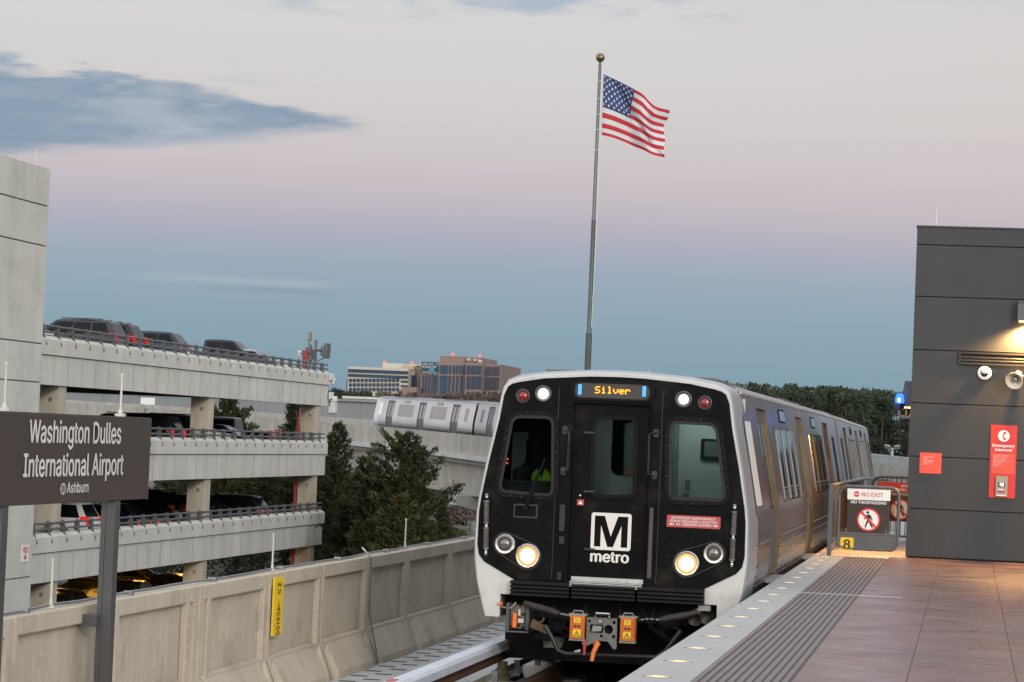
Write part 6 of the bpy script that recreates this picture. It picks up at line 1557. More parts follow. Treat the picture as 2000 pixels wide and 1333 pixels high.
    g = MB(); g.box(-.042, -.031, -.26, .26, .62, .76); g.build('number_plate', WHITE, t, smooth=0)
    for sg in (-1, 1):
        for x in (.95, L_ - .95):
            g = MB(); g.lathe([(.20, -.12), (.34, -.11), (.345, .0), (.34, .09), (.22, .10)], (x, sg * (w - .12), .345), (0, sg, 0), 20); wh = g.build('wheel', TYRE, t)
            g = MB(); g.lathe([(.22, .09), (.20, .07), (.06, .095), (.001, .1)], (x, sg * (w - .12), .345), (0, sg, 0), 16); g.build('rim', RIM, wh)
    return t
def park(name, kind, col, label, lev, px, setback, face='tail', rz=0, **k):
    """stand a vehicle at the level; its end nearest the facade shows at photograph column px"""
    t = make_vehicle(name, kind, PAINT[col], label, **k)
    x = GX - 0.4 - setback; L_ = KIND[kind][0]; W_ = KIND[kind][1]
    y = onX(px, 800, x).y
    if face == 'tail': t.location = (x, y - W_ / 2, FLOOR[lev]); t.rotation_euler = (0, 0, pi + radians(rz))
    else: t.location = (x - L_, y - W_ / 2, FLOOR[lev]); t.rotation_euler = (0, 0, radians(rz))
    t['group'] = 'cars parked in the garage'
    return t
# roof deck
park('sedan', 'sedan', 'silver', 'silver car on the garage roof deck, half hidden by the stair tower', 0, 110, 1.6, 'nose')
park('parked_suv', 'suv', 'grey', 'grey sport utility vehicle with lit red tail lights on the garage roof deck', 0, 247, 3.4, lit=True)
park('parked_suv', 'suv', 'dark', 'dark sport utility vehicle with red tail light behind the grey one on the garage roof', 0, 284, 3.4, lit=True)
park('hatchback', 'hatch', 'navy', 'dark hatchback on the garage roof deck between the dark utility vehicle and the pickup', 0, 371, 2.4)
park('pickup_truck', 'pickup', 'dark', 'dark crew cab pickup facing outward on the garage roof deck', 0, 545, 2.6, 'nose', cat='pickup truck')
park('sedan', 'sedan', 'silver', 'silver car with pale windscreen beside the pickup on the garage roof deck', 0, 585, 1.6, 'nose')
# upper covered deck
park('hatchback', 'hatch', 'maroon', 'dark red hatchback beside the first column on the upper covered deck', 1, 156, 0.8, lit=False)
park('sedan', 'sedan', 'black', 'low black car behind the sign top on the upper covered deck', 1, 240, 2.6)
park('minivan', 'van', 'black', 'black minivan with lit tail light on the upper covered deck', 1, 366, 0.7, lit=True)
park('parked_suv', 'suv', 'black', 'black vehicle between the minivan and the column on the upper covered deck', 1, 398, 1.2)
park('jeep', 'jeep', 'white', 'white bonneted off road vehicle facing out beside the middle column, upper covered deck', 1, 468, 0.5, 'nose')
park('sedan', 'sedan', 'black', 'black car facing outward with pale headlights on the upper covered deck', 1, 537, 0.9, 'nose')
park('pickup_truck', 'pickup', 'black', 'black pickup with lit tail light by the red pipe on the upper covered deck', 1, 552, 2.9, lit=True, cat='pickup truck')
# middle deck
park('sedan', 'sedan', 'maroon', 'dark red car beside the stair tower on the middle deck', 2, 82, 2.0)
park('parked_suv', 'suv', 'white', 'white sport utility vehicle with lit tail light on the middle deck', 2, 212, 0.6, lit=True)
park('sedan', 'sedan', 'maroon', 'low dark red car in front of the white utility vehicle on the middle deck', 2, 158, 0.3, 'nose')
park('sedan', 'sedan', 'black', 'black sedan with red and clear tail lights right of the sign post, middle deck', 2, 308, 0.6, lit=True)
park('sedan', 'sedan', 'navy', 'dark blue sedan just left of the middle column on the middle deck', 2, 345, 0.6, lit=True)
park('parked_suv', 'suv', 'black', 'tall black vehicle behind the sedans on the middle deck', 2, 372, 3.0)
park('parked_suv', 'hatch', 'black', 'black car facing outward right of the middle column on the middle deck', 2, 500, 0.7, 'nose')
park('hatchback', 'hatch', 'dark', 'dark hatchback seen from its tail at the right end of the middle deck', 2, 541, 0.7, lit=True)
# lowest level under sodium light
park('parked_suv', 'suv', 'black', 'dark vehicle in orange light beside the first column on the lowest level', 3, 168, 0.9)
park('parked_suv', 'suv', 'dark', 'dark vehicle in orange light left of the sign post on the lowest level', 3, 205, 0.9)
park('minivan', 'van', 'black', 'long black van right of the sign post in orange light on the lowest level', 3, 325, 0.8)
park('sedan', 'sedan', 'tan', 'pale car lit orange behind the black van on the lowest level', 3, 352, 5.8)
park('hatchback', 'hatch', 'tan', 'pale car lit orange beside the middle column on the lowest level', 3, 372, 4.2, 'nose')
park('sedan', 'sedan', 'black', 'dark car roof in orange light right of the middle column on the lowest level', 3, 470, 0.8, 'nose')

# ================================================================== TREES
def leafmat(name, a, b, sc=0.9):
    m = bpy.data.materials.new(name); m.use_nodes = True; t = m.node_tree; bs = t.nodes['Principled BSDF']
    tcn = t.nodes.new('ShaderNodeTexCoord'); n = t.nodes.new('ShaderNodeTexNoise'); n.inputs['Scale'].default_value = sc; n.inputs['Detail'].default_value = 6
    t.links.new(tcn.outputs['Object'], n.inputs['Vector'])
    r = t.nodes.new('ShaderNodeValToRGB'); r.color_ramp.elements[0].position = .36; r.color_ramp.elements[0].color = (*a, 1); r.color_ramp.elements[1].position = .64; r.color_ramp.elements[1].color = (*b, 1)
    t.links.new(n.outputs[0], r.inputs[0]); t.links.new(r.outputs[0], bs.inputs['Base Color']); bs.inputs['Roughness'].default_value = .75; bs.inputs['Specular IOR Level'].default_value = .25
    return m
CED1 = leafmat('cedar_green', (0.008, 0.018, 0.007), (0.034, 0.048, 0.015))
CED2 = leafmat('cedar_olive', (0.022, 0.026, 0.008), (0.080, 0.072, 0.020))
PINE = leafmat('pine_green', (0.015, 0.026, 0.016), (0.038, 0.052, 0.027), .12)
BARE = leafmat('bare_twigs', (0.065, 0.048, 0.042), (0.115, 0.088, 0.076), .1)

def cedar_mesh(seed, H=8.0, R=2.2, nb=95, tuft=11, leaders=1, low=0.06, shape=0.85):
    rnd = random.Random(seed); lf = MB(); tk = MB()
    tk.tube([(0, 0, 0), (rnd.uniform(-.1, .1), rnd.uniform(-.1, .1), H * .5), (0, 0, H * .93)], [0.05 * R + .06, 0.03 * R + .04, .015], 7)
    tops = [(0, 0, H)] + [(rnd.uniform(-.55, .55) * R, rnd.uniform(-.5, .5) * R, H * rnd.uniform(.84, .97)) for _ in range(leaders - 1)]
    def leafs(p, d, n, spread, ln):
        for _ in range(n):
            c = p + Vector((rnd.gauss(0, 1), rnd.gauss(0, 1), rnd.gauss(0, .9))) * spread
            v = (d + Vector((rnd.gauss(0, .55), rnd.gauss(0, .55), rnd.gauss(.25, .5)))).normalized(); w = v.orthogonal().normalized()
            w = (w * cos(rnd.random() * 6.28) + v.cross(w) * sin(rnd.random() * 6.28)).normalized() * rnd.uniform(.022, .05); l = ln * rnd.uniform(.6, 1.25)
            a = c - v * l * .5; b = c + v * l * .5; lf.i = 0 if rnd.random() < .7 else 1
            lf.add([a - w * .6, c - v * l * .1 - w, b, c - v * l * .1 + w], [(0, 1, 2, 3)])
    for tx, ty, tz in tops:
        base = Vector((tx * .2, ty * .2, H * low)); top = Vector((tx, ty, tz)); share = nb if (tx, ty) == (0, 0) else nb // 3
        if (tx, ty) != (0, 0): tk.tube([(0, 0, H * .3), (tx * .7, ty * .7, H * .6), (tx, ty, tz * .97)], [.05, .035, .01], 5)
        for i in range(share):
            t = (i + rnd.random()) / share; t = t ** .9
            if (tx, ty) != (0, 0) and t < .45: t = .45 + t * .5
            p0 = base + (top - base) * t; a = i * 2.399 + rnd.uniform(-.4, .4)
            prof_r = R * (1 - t) ** shape * (0.55 if (tx, ty) != (0, 0) else 1) * rnd.choice((.45, .7, .85, 1.0, 1.1, 1.35)) * rnd.uniform(.85, 1.1) + .10
            if t < .12: prof_r *= .75
            up = rnd.uniform(.15, .65) + t * .7; d = Vector((cos(a), sin(a), up)).normalized()
            p1 = p0 + Vector((cos(a) * prof_r, sin(a) * prof_r, up * prof_r * .75))
            if prof_r > .5: tk.tube([p0, p0 + (p1 - p0) * .55 + Vector((0, 0, -.05)), p1], [.022, .014, .005], 4, caps=False)
            m = max(3, int(tuft * prof_r / R + 2))
            for k in range(m):
                s = (k + .6) / m; q = p0 + (p1 - p0) * (s ** .8) + Vector((0, 0, -.06 * sin(s * 3.1)))
                leafs(q, d, 17 if s > .35 else 6, .07 + .09 * prof_r / R * (1.2 - abs(s - .6)), .26)
            leafs(p1, d, 9, .06, .32)
        leafs(top - Vector((0, 0, .15)), Vector((0, 0, 1)), 22, .09, .34)
    return lf, tk
def make_tree(seed, mats, label, **k):
    t = thing('cedar_tree', label, 'tree', group='cedars beside the garage')
    lf, tk = cedar_mesh(seed, **k)
    tk.build('trunk', BARK, t); lf.build('crown', mats, t, smooth=0)
    return t
P0 = make_tree(3, [CED1, CED2], 'x', H=9.0, R=2.3, nb=85, leaders=2)
P1 = make_tree(8, [CED1, CED2], 'x', H=8.6, R=3.0, nb=100, leaders=5, shape=.6)
P2 = make_tree(14, [CED2, CED1], 'x', H=6.5, R=1.9, nb=66, leaders=2)
used = set()
def plant(proto, px, py, Y_, label, sc=None, rz=0.0, sxy=1.0):
    """a cedar whose tip shows at the photograph point, standing Y_ metres along the track"""
    p = onY(px, py, Y_); H = {P0: 9.0, P1: 8.6, P2: 6.5}[proto]; s = (p.z - GZ) / (H * 1.02)
    if proto in used: o = dup(proto, (p.x, p.y, GZ), rz, label)
    else: o = proto; used.add(proto); o.location = (p.x, p.y, GZ); o.rotation_euler = (0, 0, rz); o['label'] = label
    o.scale = (s * sxy, s * sxy, s)
    return o
plant(P0, 661, 822, 141, 'tall slim cedar tree close to the right end of the garage', rz=.4, sxy=1.05)
plant(P1, 790, 846, 125, 'broad dark cedar tree with several tops in front of the viaduct', rz=1.0, sxy=1.12)
plant(P2, 786, 962, 117, 'olive brown cedar in front of the broad dark cedar', rz=2.0, sxy=1.2)
plant(P1, 712, 912, 136, 'dark cedar between the tall slim cedar and the broad one', rz=4.0, sxy=.9)
plant(P2, 700, 1015, 121, 'small green cedar low behind the wall near the garage end column', rz=5.0, sxy=1.1)
plant(P0, 866, 985, 131, 'small dark cedar at the right end of the cedar group', rz=3.0, sxy=1.25)
plant(P2, 838, 1020, 119, 'low olive cedar behind the wall lightning rod', rz=1.2, sxy=1.3)
plant(P2, 735, 1010, 119, 'low olive cedar behind the wall left of the lightning rod', rz=3.4, sxy=1.35)
plant(P1, 722, 945, 131, 'dark bushy cedar filling the gap below the two tallest cedars', rz=0.7, sxy=1.35)
plant(P1, 672, 965, 143, 'dark bushy cedar just right of the lower garage end column', rz=2.9, sxy=1.2)
plant(P1, 800, 985, 121.5, 'dark bushy cedar behind the two low olive cedars', rz=5.3, sxy=1.25)
plant(P1, 640, 905, 144, 'dark cedar half hidden by the end column of the garage', rz=2.2)
plant(P0, 572, 782, 158, 'cedar seen through the upper garage deck beside the red pipe', rz=5.2)
plant(P1, 448, 775, 165, 'cedar seen through the upper garage deck right of the middle column', rz=3.0)
plant(P1, 520, 890, 152, 'cedar seen through the middle garage deck above the outward facing black car', rz=0.2, sxy=1.3)
plant(P1, 590, 900, 149, 'cedar seen through the middle garage deck beside the red pipe', rz=1.7, sxy=1.2)
plant(P1, 440, 905, 160, 'cedar seen through the middle garage deck just right of the column', rz=5.6, sxy=1.3)
plant(P1, 345, 905, 176, 'cedar seen through the middle garage deck right of the name sign', rz=4.4, sxy=1.4)

def blob_tree(g, rnd, x, y, z0, H, R, n, leaf, crown0=.35, tall=1.0):
    """distant tree: leaf clumps over an uneven crown"""
    cl = []
    for _ in range(9):
        t = rnd.random(); a = rnd.random() * 6.28; r = R * (1 - .75 * t) * rnd.uniform(.2, .85)
        cl.append((x + cos(a) * r, y + sin(a) * r, z0 + H * (crown0 + (1 - crown0) * t * .95), R * rnd.uniform(.28, .5) * (1.1 - .5 * t)))
    cl.append((x, y, z0 + H * .96, R * .25))
    for _ in range(n):
        cx, cy, cz, cr_ = cl[rnd.randrange(len(cl))]
        d = Vector((rnd.gauss(0, 1), rnd.gauss(0, 1), rnd.gauss(0, 1))).normalized() * cr_ * rnd.uniform(.55, 1.05)
        p = Vector((cx, cy, cz)) + Vector((d.x, d.y, d.z * .8)); u = Vector((rnd.gauss(0, 1), rnd.gauss(0, 1), rnd.gauss(0, 1))).normalized(); v = u.orthogonal().normalized()
        l = leaf * rnd.uniform(.5, 1.1); g.add([p - u * l, p - v * l * .45, p + u * l, p + v * l * .45], [(0, 1, 2, 3)])
rnd = random.Random(77)
g = MB(); tk = MB()
for k in range(430):
    y = rnd.uniform(320, 420); x = rnd.uniform(-.125 * y, 45); f = y / 350
    zt = 9.1 * f - x * .012 + rnd.uniform(-1.0, .3)
    blob_tree(g, rnd, x, y, GZ, zt - GZ, rnd.uniform(2.8, 4.2), 780, .34, .10)
    tk.tube([(x, y, GZ), (x, y, zt - 2)], [.22, .06], 5)
fo = g.build('forest', PINE, smooth=0); tag(fo, 'dark pine forest rising behind the train on the right', 'forest', kind='stuff')
tk.mat(0); q = tk.build('forest_trunks', BARK, fo); tag(q, kind='stuff')
g = MB()
for k in range(60):
    x = rnd.uniform(-30, 15); y = rnd.uniform(255, 300); blob_tree(g, rnd, x, y, GZ, rnd.uniform(4, 7.5), rnd.uniform(2, 3.2), 150, .5, .05)
tag(g.build('brush', BARE, smooth=0), 'bare brownish brush along the foot of the pine forest', 'brush', kind='stuff')
g = MB()
for k in range(70):
    px = rnd.uniform(600, 750) if k < 58 else rnd.uniform(964, 984); p = onY(px, (759 if k < 58 else 752) + rnd.uniform(0, 10) + (px - 640) * .04, 780 + rnd.uniform(-40, 40))
    blob_tree(g, rnd, p.x, p.y, GZ, p.z - GZ, rnd.uniform(3, 5.5), 420, .6, .1)
tag(g.build('evergreen_treeline', PINE, smooth=0), 'far dark evergreen treeline at the foot of the office buildings', 'trees', kind='stuff')
g = MB()
for k in range(90):
    px = rnd.uniform(735, 990); p = onY(px, 768 + rnd.uniform(-3, 8) + (px - 740) * .012, 770 + rnd.uniform(-40, 30))
    blob_tree(g, rnd, p.x, p.y, GZ, p.z - GZ, rnd.uniform(3, 5), 200, .9, .05)
tag(g.build('bare_treeline', BARE, smooth=0), 'far bare brown treeline below the brown office block', 'trees', kind='stuff')
g = MB()
for k in range(26):
    p = onY(rnd.uniform(880, 960), 985 + rnd.uniform(0, 30), 235 + rnd.uniform(0, 25)); blob_tree(g, rnd, p.x, p.y, GZ, max(1.5, p.z - GZ), rnd.uniform(1.4, 2.4), 240, .30, .05)
tag(g.build('hedge', BARE, smooth=0), 'bare reddish brown hedge under the viaduct beside the train', 'hedge', kind='stuff')
g = MB()
for k in range(60):
    p = onY(rnd.uniform(380, 960), 905, 275 + rnd.uniform(0, 30)); blob_tree(g, rnd, p.x, p.y, GZ, rnd.uniform(4, 7.5), rnd.uniform(2.4, 3.4), 200, .5, .05)
tag(g.build('woodland_edge', PINE, smooth=0), 'dark green woodland edge seen under the viaduct behind the cedars', 'trees', kind='stuff')

g = MB()
for k in range(70):
    x = rnd.uniform(-62, -33); y = rnd.uniform(137, 150); blob_tree(g, rnd, x, y, GZ, rnd.uniform(1.6, 3.4), rnd.uniform(1.0, 1.8), 330, .14, .03)
tag(g.build('undergrowth', PINE, smooth=0), 'dark green undergrowth behind the lowest garage level', 'undergrowth', kind='stuff')

# ================================================================== FAR BUILDINGS
OY = 900.0
def wz(zx, zy): return onY(660 + zx / 6.06, 680 + zy / 6.06, OY)
def slab(g, zx0, zx1, zyt, zyb, y0=0.0, y1=30.0):
    a, b = wz(zx0, zyt), wz(zx1, zyt); zt = wz((zx0 + zx1) / 2, zyt).z; zb = wz((zx0 + zx1) / 2, zyb).z if zyb < 700 else GZ
    g.box(a.x, b.x, OY + y0, OY + y1, zb, zt)
OFC = M('office_cream', (0.44, 0.41, 0.355), 0.8, var=0.05, scale=.05)
OFT = M('office_tan', (0.36, 0.29, 0.22), 0.8, var=0.06, scale=.05)
OFB = M('office_brown', (0.20, 0.142, 0.132), 0.75, var=0.08, scale=.06)
ob1 = thing('office_building', 'cream office building with dark ribbon windows and square windows far off', 'office building', wz(480, 500))
g = MB(); slab(g, 90, 122, 310, 900, 2, 40); slab(g, 122, 835, 232, 900, 0, 40); slab(g, 835, 866, 245, 900, 6, 40); slab(g, 866, 912, 325, 900, 8, 40); hang(g.build('wall', OFC, smooth=0), ob1)
g = MB(); slab(g, 470, 722, 172, 240, 8, 30); slab(g, 722, 912, 186, 215, 9, 30); hang(g.build('penthouse', OFC, smooth=0), ob1)
g = MB(); slab(g, 724, 866, 205, 250, 5, 30); slab(g, 866, 985, 205, 900, 9, 45); hang(g.build('tan_wing', OFT, smooth=0), ob1)
g = MB(); slab(g, 812, 990, 470, 900, -8, 6); hang(g.build('low_block', OFB, smooth=0), ob1)
for r in ((123, 834, 262, 300), (123, 834, 318, 352)):
    g = MB(); slab(g, *r, -.35, -.02); hang(g.build('ribbon_window', BGLASS, smooth=0), ob1)
g = MB(); slab(g, 92, 120, 365, 520, 1.6, 1.98); hang(g.build('ribbon_window', BGLASS, smooth=0), ob1)
w0 = None
def window(par, zx0, zx1, zy0, zy1, y, name='window'):
    g = MB(); slab(g, zx0, zx1, zy0, zy1, y - .35, y - .02); return hang(g.build(name, BGLASS, smooth=0), par)
for r, yy in enumerate((364, 418, 472)):
    for c in range(13): window(ob1, 134 + c * 46.5, 168 + c * 46.5, yy, yy + 38, 0)
for r, yy in enumerate((385, 440, 495)): window(ob1, 748, 830, yy, yy + 24, 0, 'ribbon_window')
window(ob1, 836, 892, 318, 470, 6, 'curtain_wall')
for r in range(5):
    for zx in (922, 962): window(ob1, zx, zx + 30 if zx < 950 else 984, 230 + r * 54, 266 + r * 54, 9)
ob2 = thing('office_building', 'brown office block with tall strip windows and rooftop banner far off', 'office building', wz(1450, 500))
g = MB(); slab(g, 986, 1184, 166, 900, 0, 40); slab(g, 1184, 1545, 172, 900, -2, 40); slab(g, 1545, 1742, 182, 900, -5, 40); slab(g, 1742, 1935, 194, 900, -1, 40); hang(g.build('wall', OFB, smooth=0), ob2)
g = MB(); slab(g, 1183, 1515, 92, 200, 4, 35); slab(g, 1515, 1675, 108, 200, 2, 35); slab(g, 1675, 1735, 172, 200, 0, 30); hang(g.build('penthouse', OFB, smooth=0), ob2)
for k in range(6): window(ob2, 1004 + k * 36, 1024 + k * 36, 322, 530, 0 if k < 5 else -2)
window(ob2, 1190, 1210, 205, 300, -2); window(ob2, 1232, 1318, 206, 305, -2, 'curtain_wall'); window(ob2, 1226, 1312, 328, 545, -2, 'curtain_wall')
for k in range(5): window(ob2, 1334 + k * 37 + (8 if k else 0), 1356 + k * 37 + (8 if k else 0), 210, 308, -2); window(ob2, 1328 + k * 46, 1350 + k * 46, 332, 540, -2)
for k, (a, b) in enumerate(((1558, 1580), (1588, 1606), (1618, 1664), (1676, 1698), (1708, 1732))): window(ob2, a, b, 214, 318, -5); window(ob2, a, b, 340, 490, -5)
for k in range(6): window(ob2, 1758 + k * 29, 1776 + k * 29, 224, 330, -1); window(ob2, 1754 + k * 29, 1772 + k * 29, 348, 500, -1)
for k in range(5): window(ob2, 1560 + k * 58, 1584 + k * 58, 520, 548, -5 if k < 3 else -1)
g = MB(); slab(g, 1520, 1560, 125, 150, .9, 1.9); slab(g, 1600, 1630, 130, 155, .9, 1.9); slab(g, 1662, 1700, 140, 172, -.5, 2); hang(g.build('roof_plant', OFC, smooth=0), ob2)
bn = MB(); slab(bn, 1000, 1180, 168, 303, -.6, -.06)
t = hang(bn.build('banner', M('banner_navy', (0.018, 0.045, 0.085), 0.5, var=.1, scale=.2), smooth=0), ob2)
g = MB()
for s, zx, zy, w, cap in (('LAND YOUR', 1006, 200, 128, 22), ('BUSINESS HERE', 1003, 232, 172, 22), ('2340 DULLES', 1003, 298, 128, 22), ('.com', 1134, 297, 36, 14)):
    p = wz(zx, zy); letter(g, s, (p.x, OY - .64, p.z), EX, EZ, width=w / 6.06 / FOC * OY, cap=cap / 6.06 / FOC * OY, bold=.02)
hang(g.build('banner_lettering', M('banner_white', (0.42, 0.50, 0.54), .6), smooth=0), t)
g = MB(); p = wz(1158, 258); g.box(p.x - 2.2, p.x + 2.2, OY - .64, OY - .61, p.z - .35, p.z + .35); g.box(p.x - .35, p.x + .35, OY - .64, OY - .61, p.z - 2, p.z + 2); hang(g.build('banner_mark', M('banner_cyan', (0.05, 0.30, 0.42), .6), smooth=0), t)
ROOFL = emis('obstruction_red', (1.0, 0.13, 0.10), 2.2)
for par, pts in ((ob1, ((480, 160, 172), (805, 170, 186), (925, 180, 205))), (ob2, ((1296, 65, 92), (1620, 78, 108)))):
    for zx, zy, zr in pts:
        p = wz(zx, zy); q = wz(zx, zr); g = MB(); g.tube([(p.x, OY + 10, q.z - .3), (p.x, OY + 10, p.z - .3)], .12, 6); m = hang(g.build('roof_light_mast', GREYMET), par)
        g = MB(); g.sphere((p.x, OY + 10, p.z), .55, 6); hang(g.build('roof_light', ROOFL), m)
p = wz(1945, 440)
t = thing('distant_building', 'low cream building just right of the brown office block, mostly hidden', 'building', p)
g = MB(); a, b = wz(1925, 445), wz(2060, 445); g.box(a.x, b.x, OY + 50, OY + 90, GZ, a.z); hang(g.build('wall', OFC, smooth=0), t)
g = MB()
for k in range(4): c = a.x + 1.5 + k * 4; g.box(c, c + 2.2, OY + 49.7, OY + 49.98, a.z - 4, a.z - 2)
hang(g.build('window', BGLASS, smooth=0), t)

# long grey metal shed beyond the viaduct, seen through the garage and beside it
SH = M('shed_metal', (0.20, 0.22, 0.24), 0.6, 0.2, var=.06, scale=.1, streak=.08, sscale=(1.6, 1.6, .05))
t = thing('metal_shed', 'long low grey corrugated metal shed beyond the viaduct', 'shed', (-80, 310, GZ))
p, q = onY(600, 781, 310), onY(990, 797, 310); r = onY(120, 772, 310)
g = MB(); n = 220; x0, x1 = r.x - 25, q.x
for k in range(n):
    a = x0 + (x1 - x0) * k / n; b = x0 + (x1 - x0) * (k + .55) / n; g.box(a, b, 309.97, 310.2, GZ, p.z - .05)
g.box(x0, x1, 310.0, 330, GZ, p.z - .02); hang(g.build('wall', SH, smooth=0), t)
g = MB(); g.box(x0 - .3, x1 + .3, 309.6, 330.3, p.z - .02, p.z + .25); hang(g.build('roof', SH, smooth=0), t)
t = thing('flat_roof_building', 'pale flat roofed building behind the grey metal shed', 'building', (-68, 345, GZ))
p, q = onY(674, 774, 345), onY(760, 778, 345)
g = MB(); g.box(p.x, q.x, 345, 375, GZ, p.z - .3); hang(g.build('wall', OFC, smooth=0), t)
g = MB(); g.box(p.x - .3, q.x + .3, 344.7, 375.3, p.z - .3, p.z); hang(g.build('roof_edge', M('roof_edge_pale', (.5, .5, .46), .7), smooth=0), t)
# white sign board beyond the upper deck
p, q = onY(275, 776.5, 236), onY(302, 788, 236)
t = thing('white_road_sign', 'white sign board on posts seen through the upper garage deck', 'sign', ((p.x + q.x) / 2, 236, GZ))
g = MB(); g.box(p.x, q.x, 236, 236.1, q.z - .15, p.z); hang(g.build('board', CAMW, smooth=0), t)
g = MB(); g.box(p.x + .15, p.x + .3, 236.11, 236.25, GZ, q.z); g.box(q.x - .3, q.x - .15, 236.11, 236.25, GZ, q.z); hang(g.build('post', GREYMET, smooth=0), t)
# white barrel on the grass verge
p = onY(921, 1017, 215); q = onY(921, 1044, 215)
t = thing('white_barrel', 'weathered white barrel standing on the verge left of the train', 'barrel', (p.x, 215, GZ))
h = p.z - q.z
g = MB(); g.lathe([(.30, 0), (.31, h * .3), (.33, h * .32), (.31, h * .34), (.31, h * .65), (.33, h * .67), (.31, h * .7), (.30, h)], (p.x, 215, q.z), (0, 0, 1), 18); hang(g.build('drum', WHITEP, smooth=40), t)
g = MB(); g.lathe([(.32, 0), (.32, .06), (.1, .06), (.1, .02)], (p.x, 215, p.z), (0, 0, 1), 18); hang(g.build('lid', M('lid_brown', (.2, .13, .09), .7)), t)
g = MB(); bx = p.x; pts = []
g.box(bx - 40, bx + 30, 205, 260, GZ - .4, q.z - .02); struct(g.build('grass_verge', M('verge_grass', (0.085, 0.085, 0.035), .95, var=.35, scale=.6, grain=.3, bscale=6), smooth=0))

# twin head floodlight post beyond the train
YL = 185
p = onY(1743, 877, YL)
t = thing('floodlight_post', 'pale post with two floodlight heads between the train and the charcoal building', 'lamp post', (p.x, YL, GZ))
g = MB(); g.tube([(p.x, YL, GZ), (p.x, YL, p.z)], [.12, .07], 8); g.tube([(p.x - .38, YL, p.z), (p.x + .38, YL, p.z)], .05, 8); hang(g.build('post', MATS['pale_fence']), t)
for sg in (-1, 1):
    g = MB(); g.obox((p.x + sg * .32, YL - .1, p.z + .12), (1, 0, .15 * sg), (0, 1, .4), (0, -.4, 1), .20, .10, .12); hang(g.build('floodlight', GREYMET, smooth=0, bevel=.02), t)

# ================================================================== FLAGPOLE AND FLAG
FYD = 72.0
base, s1, s2, s3 = onY(1147.5, 726, FYD), onY(1150, 652, FYD), onY(1159.5, 430, FYD), onY(1172, 122, FYD)
fx = (base.x + s3.x) / 2
t = thing('flagpole', 'tall tapering grey flagpole with bronze ball behind the train roof', 'flagpole', (fx, FYD, GZ))
g = MB(); g.lathe([(.095, 0), (.085, s1.z - GZ - .02), (.090, s1.z - GZ), (.066, s1.z - GZ + .03), (.060, s2.z - GZ - .02), (.064, s2.z - GZ), (.052, s2.z - GZ + .03), (.040, s3.z - GZ), (.012, s3.z - GZ + .01), (.012, s3.z - GZ + .1)], (fx, FYD, GZ), (0, 0, 1), 14)
hang(g.build('pole', M('pole_grey', (0.105, 0.125, 0.12), 0.4, 0.5, var=.12, scale=2)), t)
b_ = onY(1172.5, 113, FYD)
g = MB(); g.sphere((fx, FYD, b_.z), .121, 12); g.lathe([(.123, -.008), (.1235, .008)], (fx, FYD, b_.z), (0, 0, 1), 24); hang(g.build('ball', M('aged_bronze', (0.22, 0.16, 0.09), 0.35, 0.8, var=.3, scale=9)), t)
g = MB()
ph = [onY(x, y, FYD - .05) for x, y in ((1176, 125), (1177.5, 147), (1174.5, 268), (1170, 300), (1166, 420), (1155, 640))]
g.tube(ph, .008, 5)
for py in (160, 195, 225, 255, 295):
    z = onY(1170, py, FYD).z; g.tube([(fx - .07, FYD - .06, z - .02), (fx + .0, FYD - .08, z), (fx + .06, FYD - .05, z + .025)], .009, 5)
hang(g.build('halyard', M('halyard_white', (.6, .6, .58), .7)), t)

fl = thing('flag', 'American flag flying from the flagpole, stars and stripes', 'flag', onY(1176, 205, FYD))
def curve(pts):
    P = [Vector(p) for p in pts]; d = [0]
    for a, b in zip(P[:-1], P[1:]): d.append(d[-1] + (b - a).length)
    def f(t):
        s = t * d[-1]
        for i in range(len(P) - 1):
            if s <= d[i + 1] or i == len(P) - 2:
                u = (s - d[i]) / max(1e-9, d[i + 1] - d[i]); p0 = P[max(0, i - 1)]; p1 = P[i]; p2 = P[i + 1]; p3 = P[min(len(P) - 1, i + 2)]
                return .5 * ((2 * p1) + (p2 - p0) * u + (2 * p0 - 5 * p1 + 4 * p2 - p3) * u * u + (3 * p1 - p0 - 3 * p2 + p3) * u ** 3)
    return f
ct = curve([(1178, 145), (1208, 159), (1238, 174.5), (1256, 185), (1268, 198), (1282, 209), (1308, 216)])
cb = curve([(1174.5, 264), (1196, 269), (1220, 278), (1240, 287), (1258, 294), (1276, 303), (1298, 308)])
cl = curve([(1178, 145), (1176, 205), (1174.5, 264)])
crr = curve([(1308, 216), (1306, 230), (1297, 243), (1297, 258), (1299, 272), (1297, 288), (1298, 308)])
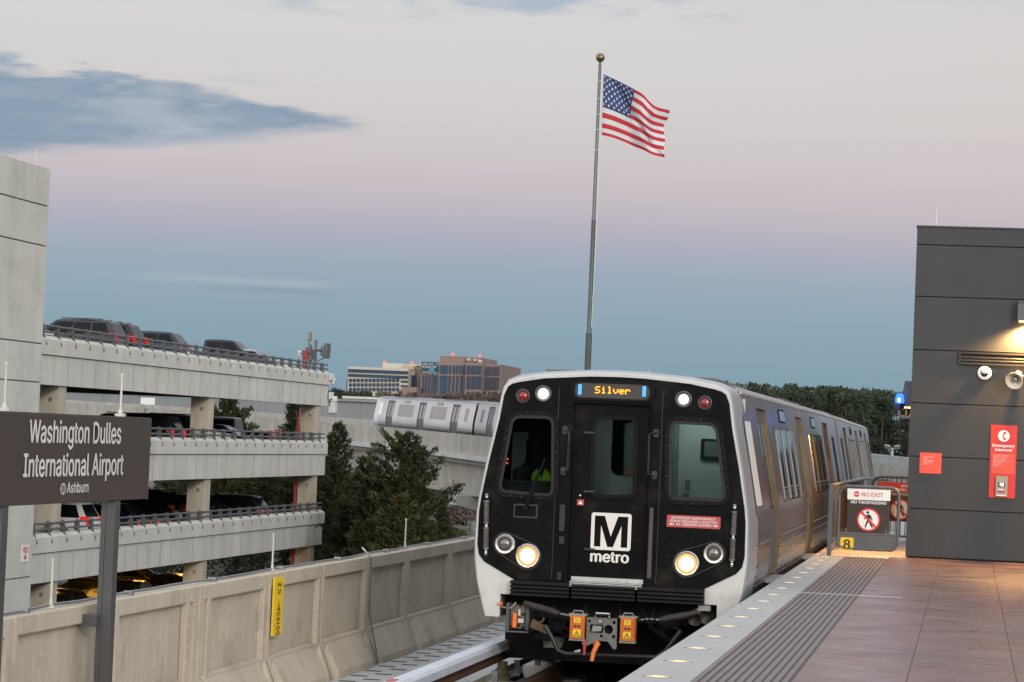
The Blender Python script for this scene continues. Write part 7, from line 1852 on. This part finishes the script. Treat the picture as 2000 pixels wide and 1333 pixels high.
def flag_pt(u, v, lift=0.0):
    p = ct(u) * (1 - v) + cb(u) * v + cl(v) * (1 - u) + crr(v) * u - (ct(0) * (1 - u) * (1 - v) + ct(1) * u * (1 - v) + cb(0) * (1 - u) * v + cb(1) * u * v)
    d = .16 * sin(u * 7.5 - v * 2.2 + .6) * min(1, u * 2) + .08 * sin(u * 13 + v * 5) * u + .10 * math.exp(-((u * 1.0 + .05 - v * .9 - .12) / .07) ** 2) * min(1, u * 4)
    d += .18 * math.exp(-((u - .80 - .10 * v) / .06) ** 2) * (1 - v)
    px, py = p; q = onY(px, py, FYD + d - lift)
    return q
NU, NV = 60, 52
def flag_region(cond, lift=0.0):
    g = MB(); idx = {}
    for j in range(NV):
        for i in range(NU):
            if cond(i, j):
                f = []
                for a, b in ((i, j), (i + 1, j), (i + 1, j + 1), (i, j + 1)):
                    if (a, b) not in idx: idx[(a, b)] = len(g.v); g.v.append(tuple(flag_pt(a / NU, b / NV, lift)))
                    f.append(idx[(a, b)])
                g.f.append(tuple(f)); g.m.append(0)
    return g
CU = 27; CV = 28
FR = M('flag_red', (0.40, 0.020, 0.032), 0.8, var=.06, scale=4); FW = M('flag_white', (0.52, 0.54, 0.56), 0.8, var=.05, scale=4); FB_ = M('flag_blue', (0.024, 0.042, 0.150), 0.8, var=.08, scale=4)
stripe = lambda j: j // 4
hang(flag_region(lambda i, j: not (i < CU and j < CV) and stripe(j) % 2 == 0).build('red_stripes', FR, smooth=80), fl)
hang(flag_region(lambda i, j: not (i < CU and j < CV) and stripe(j) % 2 == 1).build('white_stripes', FW, smooth=80), fl)
hang(flag_region(lambda i, j: i < CU and j < CV).build('canton', FB_, smooth=80), fl)
g = MB()
for r in range(9):
    n = 6 if r % 2 == 0 else 5
    for c in range(n):
        u = (CU / NU) * ((c * 2 + (1 if r % 2 == 0 else 2)) / 12); v = (CV / NV) * ((r + 1) / 10); P = []
        for k in range(10):
            q = -pi / 2 + k * pi / 5; rr = .030 if k % 2 == 0 else .0125
            P.append(tuple(flag_pt(u + rr * cos(q) * .62, v + rr * sin(q), .012)))
        P.append(tuple(flag_pt(u, v, .012))); g.add(P, [(k, (k + 1) % 10, 10) for k in range(10)])
hang(g.build('stars', FW, smooth=0), fl)
g = MB(); pa = [onY(*(cl(k / 10)), FYD) for k in range(11)]; g.tube(pa, .014, 6); hang(g.build('heading', FW), fl)
